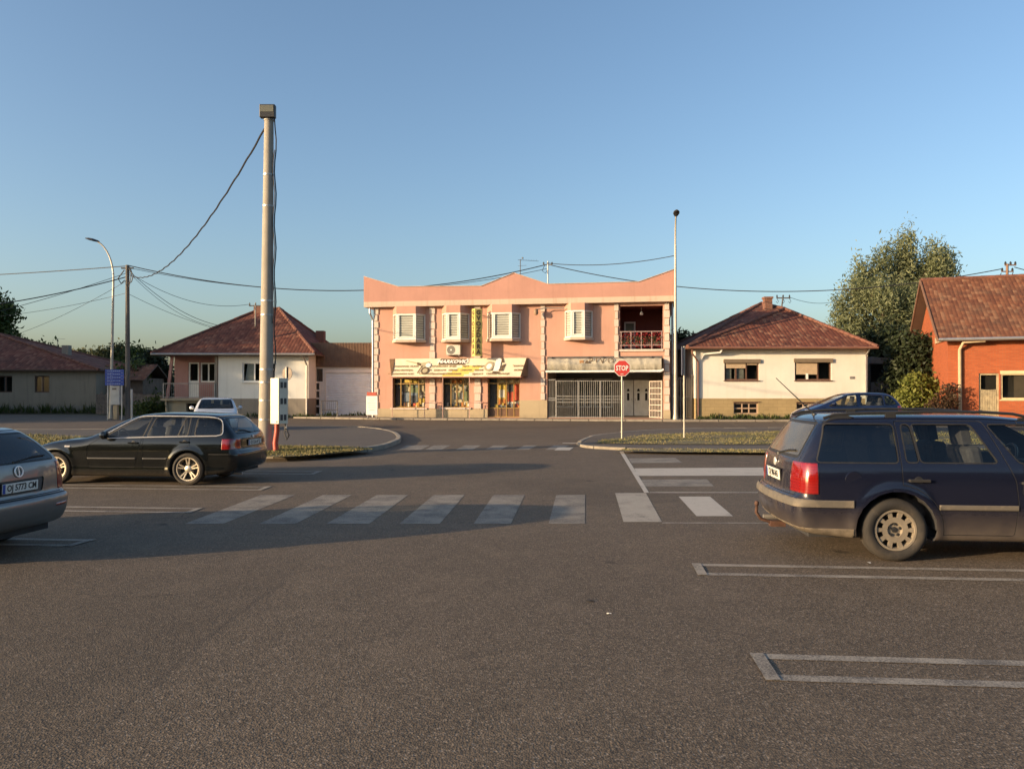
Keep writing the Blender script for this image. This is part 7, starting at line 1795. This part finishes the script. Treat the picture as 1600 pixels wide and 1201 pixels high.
# the near rear tyre stands at (XG, DG); the axle centre is half a track further along the car's own left
GS = 1.035; off = (golf['hw'] - .115 + .0) * GS
gx, gy = XG - math.sin(AG) * off, DG + math.cos(AG) * off - .06
car, BB = make_car('estate_car', 'dusty dark blue estate car with roof rails and steel wheels at the right edge', golf, P_golf, (gx, gy, 0), AG, GS, .026)
plate(car, BB, 0.0, .78, 'OJ 9M-843', name='number_plate')
for sgn in (1, -1):
    pts = [(-.60, 1.395), (-.50, 1.428), (-.2, 1.450), (.4, 1.464), (.95, 1.461), (1.25, 1.443), (1.45, 1.395)]
    m = MB(); m.tube([(a, sgn * .565, b) for a, b in pts], .015, 8)
    for xx in (.06,): m.box(xx - .05, xx + .05, sgn * .55, sgn * .58, BB.top_z(xx, .56) - .02, 1.455)
    m.add([(-.62, sgn * .55, BB.top_z(-.62, .56)), (-.30, sgn * .55, BB.top_z(-.3, .56)), (-.38, sgn * .555, 1.430), (-.5, sgn * .555, 1.425), (-.62, sgn * .58, BB.top_z(-.62, .56)), (-.30, sgn * .58, BB.top_z(-.3, .56)), (-.38, sgn * .575, 1.430), (-.5, sgn * .575, 1.425)], [(0,1,2,3), (7,6,5,4), (0,4,5,1), (1,5,6,2), (2,6,7,3), (3,7,4,0)])
    m.box(1.30, 1.46, sgn * .55, sgn * .58, 1.36, 1.405)
    m.build('roof_rail', M['black'], car, smooth=True)
m = MB(); z0 = BB.top_z(-.52, 0); m.tube([(-.52, 0, z0), (-.55, 0, z0 + .03), (-.93, 0, z0 + .40)], [.012, .008, .004], 6); m.lathe([(.03, -.01), (.025, .01), (0, .016)], (-.52, 0, z0), 'z', 10); m.build('antenna', M['black'], car)
m = MB(); m.tube([(-.85, 0, .22), (-1.0, 0, .235), (-1.10, 0, .27), (-1.145, 0, .34), (-1.14, 0, .40)], .018, 8); m.lathe([(0, .06), (.018, .055), (.026, .03), (.018, .005), (.012, 0), (.012, -.02)], (-1.14, 0, .405), 'z', 12); m.box(-1.0, -.84, -.05, .05, .19, .25); m.build('tow_hitch', simple('rusty_tow_hitch', (.075, .035, .022), .8, var=.4, scale=15), car, smooth=True)
m = MB(); xw = BB.rear_x(0, 1.02) - .015; m.tube([(xw, .02, 1.0), (xw + .03, -.3, 1.05), (BB.rear_x(.45, 1.06) - .012, -.45, 1.06)], .011, 6); m.lathe([(.03, -.01), (.03, .02), (0, .025)], (xw, 0.02, .985), 'z', 10); m.build('rear_wiper', M['black'], car)
m = MB(); q = BB.rear_x(0, .90) - .006; m.lathe([(.045, 0), (.04, .01), (0, .012)], (0, 0, 0), 'z', 20); o = m.build('badge', M['chrome'], car); o.location = (q, 0, .905); o.rotation_euler = (0, R(-90), 0)
m = MB(); y = BB.side_y(-.42, .80); 
m.lathe([(.0, -.001), (.080, -.001), (.084, .006)], (-.40, -y, .80), 'y', 28); m.build('fuel_flap', P_golf, car)
# ======== black estate car on the left
bmw = dict(
    x0=-1.03, x1=3.52, wb=2.725, wr=.315, arch=.365, hw=.868, crown=.07, rcurve=.14, fcurve=.30, k_top=.14, k_rear=.12, flare=.020,
    top=[(-1.15, 1.22), (-.98, 1.315), (-.6, 1.365), (0, 1.398), (.6, 1.410), (1.0, 1.39), (1.3, 1.315), (1.7, 1.14), (1.98, 1.0), (2.15, .945), (2.6, .895), (3.0, .83), (3.3, .735), (3.45, .66), (3.7, .5)],
    rear=[(.1, -.85), (.22, -.90), (.34, -.985), (.45, -1.015), (.60, -1.02), (.66, -.985), (.72, -.965), (.88, -.955), (.95, -.93), (1.1, -.80), (1.25, -.66), (1.36, -.55), (1.5, -.35)],
    front=[(.1, 3.35), (.22, 3.45), (.4, 3.52), (.58, 3.50), (.72, 3.42), (.9, 3.1)],
    section=[(.1, .90), (.18, .955), (.28, .985), (.36, .975), (.5, .995), (.62, 1.0), (.80, .985), (.91, .955), (.96, .93), (1.1, .865), (1.25, .785), (1.36, .71), (1.5, .60)],
    plan=[(-1.1, .935), (-.6, .98), (0, 1.0), (1.4, 1.0), (2.5, .985), (3.0, .95), (3.6, .88)],
    under=[(-1.1, .31), (-.7, .24), (-.4, .19), (.3, .16), (2.4, .16), (3.1, .17), (3.6, .2)],
    rear_win=([(-.60, .985), (.60, .985), (.50, 1.30), (-.50, 1.30)], -.4, .02), windscreen=([(-.66, .98), (.66, .98), (.53, 1.345), (-.53, 1.345)], 1.0, .02),
    side_win=[([(-.635, .985), (-.13, .973), (-.13, 1.297), (-.48, 1.285), (-.60, 1.20)], M['carglass'], .022, M['trim_dark']),
              ([(.03, .972), (.20, .968), (.115, 1.305), (.03, 1.303)], M['carglass'], .020, M['trim_dark']),
              ([(.225, .967), (.83, .952), (.73, 1.312), (.14, 1.308)], M['carglass'], .020, M['trim_dark']),
              ([(.93, .950), (1.70, .930), (1.58, 1.005), (1.22, 1.215), (1.05, 1.29), (.83, 1.310)], M['carglass'], .020, M['trim_dark'])],
    chrome=[],
    doors=[([(-.04, 1.345), (-.04, .345), (.91, .345), (.915, .94), (.80, 1.345)], 'd'), ([(.925, .94), (.92, .345), (2.02, .345), (2.06, .60), (1.99, .93), (1.62, 1.02), (1.25, 1.24), (1.07, 1.325), (.815, 1.345)], 'd')],
    door_r=.03, mould=[(.40, .905, .50, .535, M['black'], .010), (.93, 2.05, .50, .535, M['black'], .010)],
    handles=[(.06, .845, 0), (1.10, .825, 0)],
    cabin=dict(x0=-.78, x1=2.2, z=.92, boot=-.08, dash=1.85, front=1.05, back=.18), mirror=(1.66, .945), wheel='alloy', ww=.215)
P_bmw = carpaint('black_car_paint', (.005, .006, .006), 0.0, .10, low=.35, allover=.006, zref=.30, coat=.35)
bmw['cut'] = [
    ('tail_light*', [AP(2, .70, 1), AP(2, .90, -1), AP(0, -.68, -1), AP(1, .54, 1)], M['red_lamp'], .005, None),
    ('headlight*', [AP(2, .60, 1), AP(2, .745, -1), AP(0, 3.12, 1), AP(1, .40, 1)], M['clear_lamp'], .004, None),
    ('side_indicator*', [AP(2, .735, 1), AP(2, .762, -1), AP(0, 2.40, 1), AP(0, 2.52, -1), AP(1, .3, 1)], M['clear_lamp'], .006, None),
    ('bumper_gap', [AP(2, .60, 1), AP(2, .612, -1), AP(0, -.42, -1)], M['black'], -.003, None),
    ('tailgate', planes2([(-.62, .64), (.62, .64), (.64, .96), (.55, 1.32), (-.55, 1.32), (-.64, .96)], (1, 2)) + [AP(0, -.3, -1)], P_bmw, 'gap', None),
]
AB = R(180 - 4.6); BS = .935
rw = gp(297, 757); off = (bmw['hw'] - .115) * BS
# car heads left: its left flank faces the camera
bx, by = rw.x - math.sin(AB) * -off, rw.y - math.cos(AB) * off
car, BB = make_car('estate_car', 'black estate car with shiny alloy wheels parked beside the concrete pole', bmw, P_bmw, (bx, by, 0), AB, BS, .028)
plate(car, BB, 0.0, .80, 'OJ 12-A-47')
for sgn in (1, -1):     # bright window surround
    m = MB(); lo = [(1.75, .905), (.9, .930), (.0, .950), (-.55, .960), (-.655, .985)]; hi = [(1.80, .925), (1.62, 1.03), (1.25, 1.245), (1.06, 1.328), (.7, 1.342), (0, 1.332), (-.42, 1.315), (-.60, 1.235), (-.672, 1.05), (-.655, .985)]
    def onb_(p): return (p[0], sgn * (BB.side_y(*p) + .004), p[1])
    def dens(pp):
        q = []
        for a, b in zip(pp[:-1], pp[1:]):
            for k in range(5): q.append((a[0] + (b[0] - a[0]) * k / 5, a[1] + (b[1] - a[1]) * k / 5))
        return q + [pp[-1]]
    m.tube([onb_(p) for p in dens(lo)], .009, 5); m.tube([onb_(p) for p in dens(bez(hi, 3))], .010, 5); m.build('window_surround', M['chrome'], car, smooth=True)
m = MB(); q = BB.rear_x(0, .91) - .006; m.lathe([(.036, 0), (.032, .008), (0, .01)], (0, 0, 0), 'z', 18); o = m.build('badge', M['chrome'], car); o.location = (q, 0, .915); o.rotation_euler = (0, R(-90), 0)
m = MB(); xw = BB.rear_x(0, 1.0) - .015; m.tube([(xw, 0, .995), (BB.rear_x(.2, 1.05) - .015, .22, 1.05), (BB.rear_x(.4, 1.06) - .012, .42, 1.06)], .010, 6); m.build('rear_wiper', M['black'], car)
m = MB(); q = BB.rear_x(.32, .80) - .008; m.box(q - .004, q, -.39, -.33, .75, .85); o = m.build('country_sticker', M['plate'], car)
# ======== silver estate car cut by the left edge
opel = dict(golf)
opel.update(x0=-1.05, x1=3.45, wb=2.62, wr=.315, hw=.885, arch=.37, crown=.07, rcurve=.16, k_rear=.13,
    top=[(-1.15, 1.33), (-.8, 1.40), (-.3, 1.44), (.3, 1.46), (.9, 1.455), (1.3, 1.42), (1.6, 1.34), (2.0, 1.16), (2.4, 1.0), (2.6, .95), (3.0, .88), (3.3, .78), (3.6, .6)],
    rear=[(.1, -.80), (.22, -.86), (.34, -.98), (.46, -1.035), (.58, -1.05), (.63, -1.04), (.67, -.965), (.85, -.955), (1.0, -.93), (1.06, -.90), (1.2, -.76), (1.34, -.60), (1.42, -.52), (1.55, -.3)],
    front=[(.1, 3.2), (.25, 3.36), (.45, 3.45), (.6, 3.43), (.75, 3.34), (.9, 3.1)],
    under=[(-1.1, .31), (-.75, .27), (-.4, .22), (.3, .19), (2.2, .19), (2.9, .2), (3.5, .24)],
    rear_win=([(-.66, 1.04), (.66, 1.04), (.55, 1.37), (-.55, 1.37)], -.3, .02), glass_rear=M['carglass_dark'],
    side_win=[([(-.62, 1.0), (.02, .985), (.02, 1.33), (-.42, 1.33)], M['carglass_dark'], .015, M['trim_dark']), ([(.10, .985), (1.0, .975), (.82, 1.345), (.10, 1.345)], M['carglass'], .015, M['trim_dark']), ([(1.10, .975), (2.0, .96), (1.85, 1.10), (1.52, 1.31), (1.35, 1.345), (.92, 1.35)], M['carglass'], .015, M['trim_dark'])],
    doors=[], mould=[], handles=[], wheel='alloy', mirror=(1.95, 1.0))
P_opel = carpaint('silver_grey_paint', (.19, .183, .172), .5, .28, low=.35, allover=.05, zref=.5)
opel['cut'] = [
    ('tail_light*', [AP(2, .69, 1), AP(2, 1.02, -1), AP(0, -.66, -1), AP(1, .66, 1)], M['red_lamp'], .006, None),
    ('headlight*', [AP(2, .66, 1), AP(2, .83, -1), AP(0, 3.0, 1), AP(1, .45, 1)], M['clear_lamp'], .004, None),
    ('bumper_gap', [AP(2, .640, 1), AP(2, .652, -1), AP(0, -.45, -1)], M['black'], -.003, None),
    ('plate_recess', planes2(round_poly([(-.36, .70), (.36, .70), (.40, .865), (-.40, .865)], .04), (1, 2)) + [AP(0, -.5, -1)], simple('shadowed_recess_plastic', (.06, .06, .06), .5), -.012, None),
    ('bumper_reflector*', [AP(2, .50, 1), AP(2, .535, -1), AP(0, -.7, -1), AP(1, .50, 1), AP(1, .72, -1)], M['red_lamp'], .003, None),
    ('tailgate', planes2([(-.68, .66), (.68, .66), (.70, 1.0), (.60, 1.40), (-.60, 1.40), (-.70, 1.0)], (1, 2)) + [AP(0, -.25, -1)], P_opel, 'gap', None),
]
AO = R(180 - 8); OS = .93
rm = Vector((-5.09, 8.05, 0)); hd = Vector((math.cos(AO), math.sin(AO), 0)); pos = rm + hd * 1.03 * OS
car, BB = make_car('estate_car', 'silver grey estate car cut by the left edge, seen from behind', opel, P_opel, pos, AO, OS, .028)
plate(car, BB, 0.0, .785, 'OJ 5773 CM')
m = MB(); m.lathe([(.062, 0), (.068, .006), (.062, .012), (.052, .012), (.048, .004)], (0, 0, 0), 'z', 24); m.box(-.055, .055, -.006, .006, .003, .010); o = m.build('badge', M['chrome'], car); o.location = (BB.rear_x(0, .955) - .004, 0, .955); o.rotation_euler = (0, R(-82), R(0))
m = MB(); xw = BB.rear_x(0, 1.08) - .015; m.tube([(xw, .03, 1.06), (BB.rear_x(.3, 1.10) - .012, -.3, 1.10), (BB.rear_x(.5, 1.10) - .012, -.5, 1.10)], .012, 6); m.build('rear_wiper', M['black'], car)
# ======== white car behind the black one
van = dict(golf)
van.update(doors=[], mould=[], handles=[], wheel='steel', k_top=.11, cut=[('headlight*', [AP(2, .62, 1), AP(2, .80, -1), AP(0, 2.98, 1), AP(1, .45, 1)], M['clear_lamp'], .004, None), ('grille', [AP(2, .60, 1), AP(2, .72, -1), AP(0, 3.0, 1), AP(1, -.42, 1), AP(1, .42, -1)], M['black'], .003, None)], glass_rear=M['carglass'],
    windscreen=([(-.70, .99), (.70, .99), (.585, 1.37), (-.585, 1.37)], 1.2, .02))
P_w = carpaint('white_car_paint', (.52, .53, .54), 0.0, .25, low=.3, allover=.03)
D = 31.5; cxw = (338 - 800) / FPX * D; hd = Vector((.36, -1, 0)).normalized()
car, BB = make_car('white_car', 'white car facing the camera behind the black estate car', van, P_w, Vector((cxw, D, 0)) - hd * 1.6, math.atan2(hd.y, hd.x), .98, .05)
m = MB()
for y in (-.42, .12): m.tube([(2.36, y, 1.02), (2.22, y + .5, 1.075)], .010, 5)
m.build('wiper', M['black'], car)
m = MB(); m.box(1.62, 1.65, -.10, .10, 1.30, 1.35); m.build('rear_view_mirror', M['black'], car)
# ======== blue hatchback behind the dark estate
hat = dict(golf)
hat.update(x0=-.75, x1=3.35, wb=2.56, doors=[([(.05, 1.42), (.05, .28), (1.08, .28), (1.10, .95), (1.02, 1.44)], 'd'), ([(1.04, 1.44), (1.115, .95), (1.09, .28), (2.1, .28), (2.12, .95), (1.75, 1.28), (1.45, 1.44)], 'd')], mould=[], handles=[(.2, .86, 0), (1.22, .86, 0)], handle_mat=None, wheel='steel', crown=.06, rcurve=.15,
    top=[(-.85, 1.30), (-.6, 1.40), (-.2, 1.465), (.3, 1.50), (.8, 1.505), (1.2, 1.475), (1.6, 1.36), (2.0, 1.20), (2.4, 1.04), (2.65, .95), (3.0, .85), (3.3, .70), (3.5, .5)],
    rear=[(.1, -.58), (.25, -.68), (.45, -.75), (.58, -.755), (.66, -.70), (.9, -.68), (1.02, -.63), (1.2, -.50), (1.36, -.34), (1.55, -.1)], front=[(.1, 3.1), (.25, 3.25), (.45, 3.33), (.6, 3.3), (.8, 3.1), (1.0, 2.8)],
    section=[(.1, .90), (.2, .945), (.5, .99), (.66, 1.0), (.85, .985), (.96, .955), (1.1, .9), (1.3, .80), (1.42, .72), (1.55, .62)],
    plan=[(-.8, .93), (-.4, .975), (.2, 1.0), (1.4, 1.0), (2.4, .98), (2.9, .94), (3.5, .88)], under=[(-.8, .28), (-.4, .22), (.3, .2), (2.2, .2), (2.9, .2), (3.5, .24)],
    rear_win=([(-.58, 1.02), (.58, 1.02), (.48, 1.36), (-.48, 1.36)], -.05, .02), glass_rear=M['carglass'], windscreen=([(-.68, 1.04), (.68, 1.04), (.54, 1.42), (-.54, 1.42)], 1.15, .02),
    side_win=[([(-.36, 1.05), (.03, 1.02), (.03, 1.36), (-.16, 1.33)], M['carglass'], .015, M['trim_dark']), ([(.12, 1.01), (.98, 1.0), (.92, 1.385), (.12, 1.375)], M['carglass'], .015, M['trim_dark']), ([(1.14, 1.0), (2.18, .985), (1.95, 1.10), (1.55, 1.32), (1.40, 1.37), (1.10, 1.39)], M['carglass'], .015, M['trim_dark'])],
    cabin=dict(x0=-.5, x1=2.3, z=.95, boot=.05, dash=2.0, front=1.05, back=.3), mirror=(2.02, 1.03))
P_h = carpaint('blue_car_paint', (.006, .013, .050), 0.1, .18, low=.2, allover=.02)
hat['handle_mat'] = P_h
hat['cut'] = [('tail_light*', [AP(2, .70, 1), AP(2, .98, -1), AP(0, -.42, -1), AP(1, .55, 1)], M['red_lamp'], .005, None), ('headlight*', [AP(2, .62, 1), AP(2, .82, -1), AP(0, 2.8, 1), AP(1, .45, 1)], M['clear_lamp'], .004, None)]
D = 29.5; xr = (1416 - 800) / FPX * D; AH = R(180 - 3)
make_car('hatchback', 'blue hatchback parked beyond the roof of the dark estate car', hat, P_h, (xr - .68, D + .87, .13), AH, 1.0, .035)
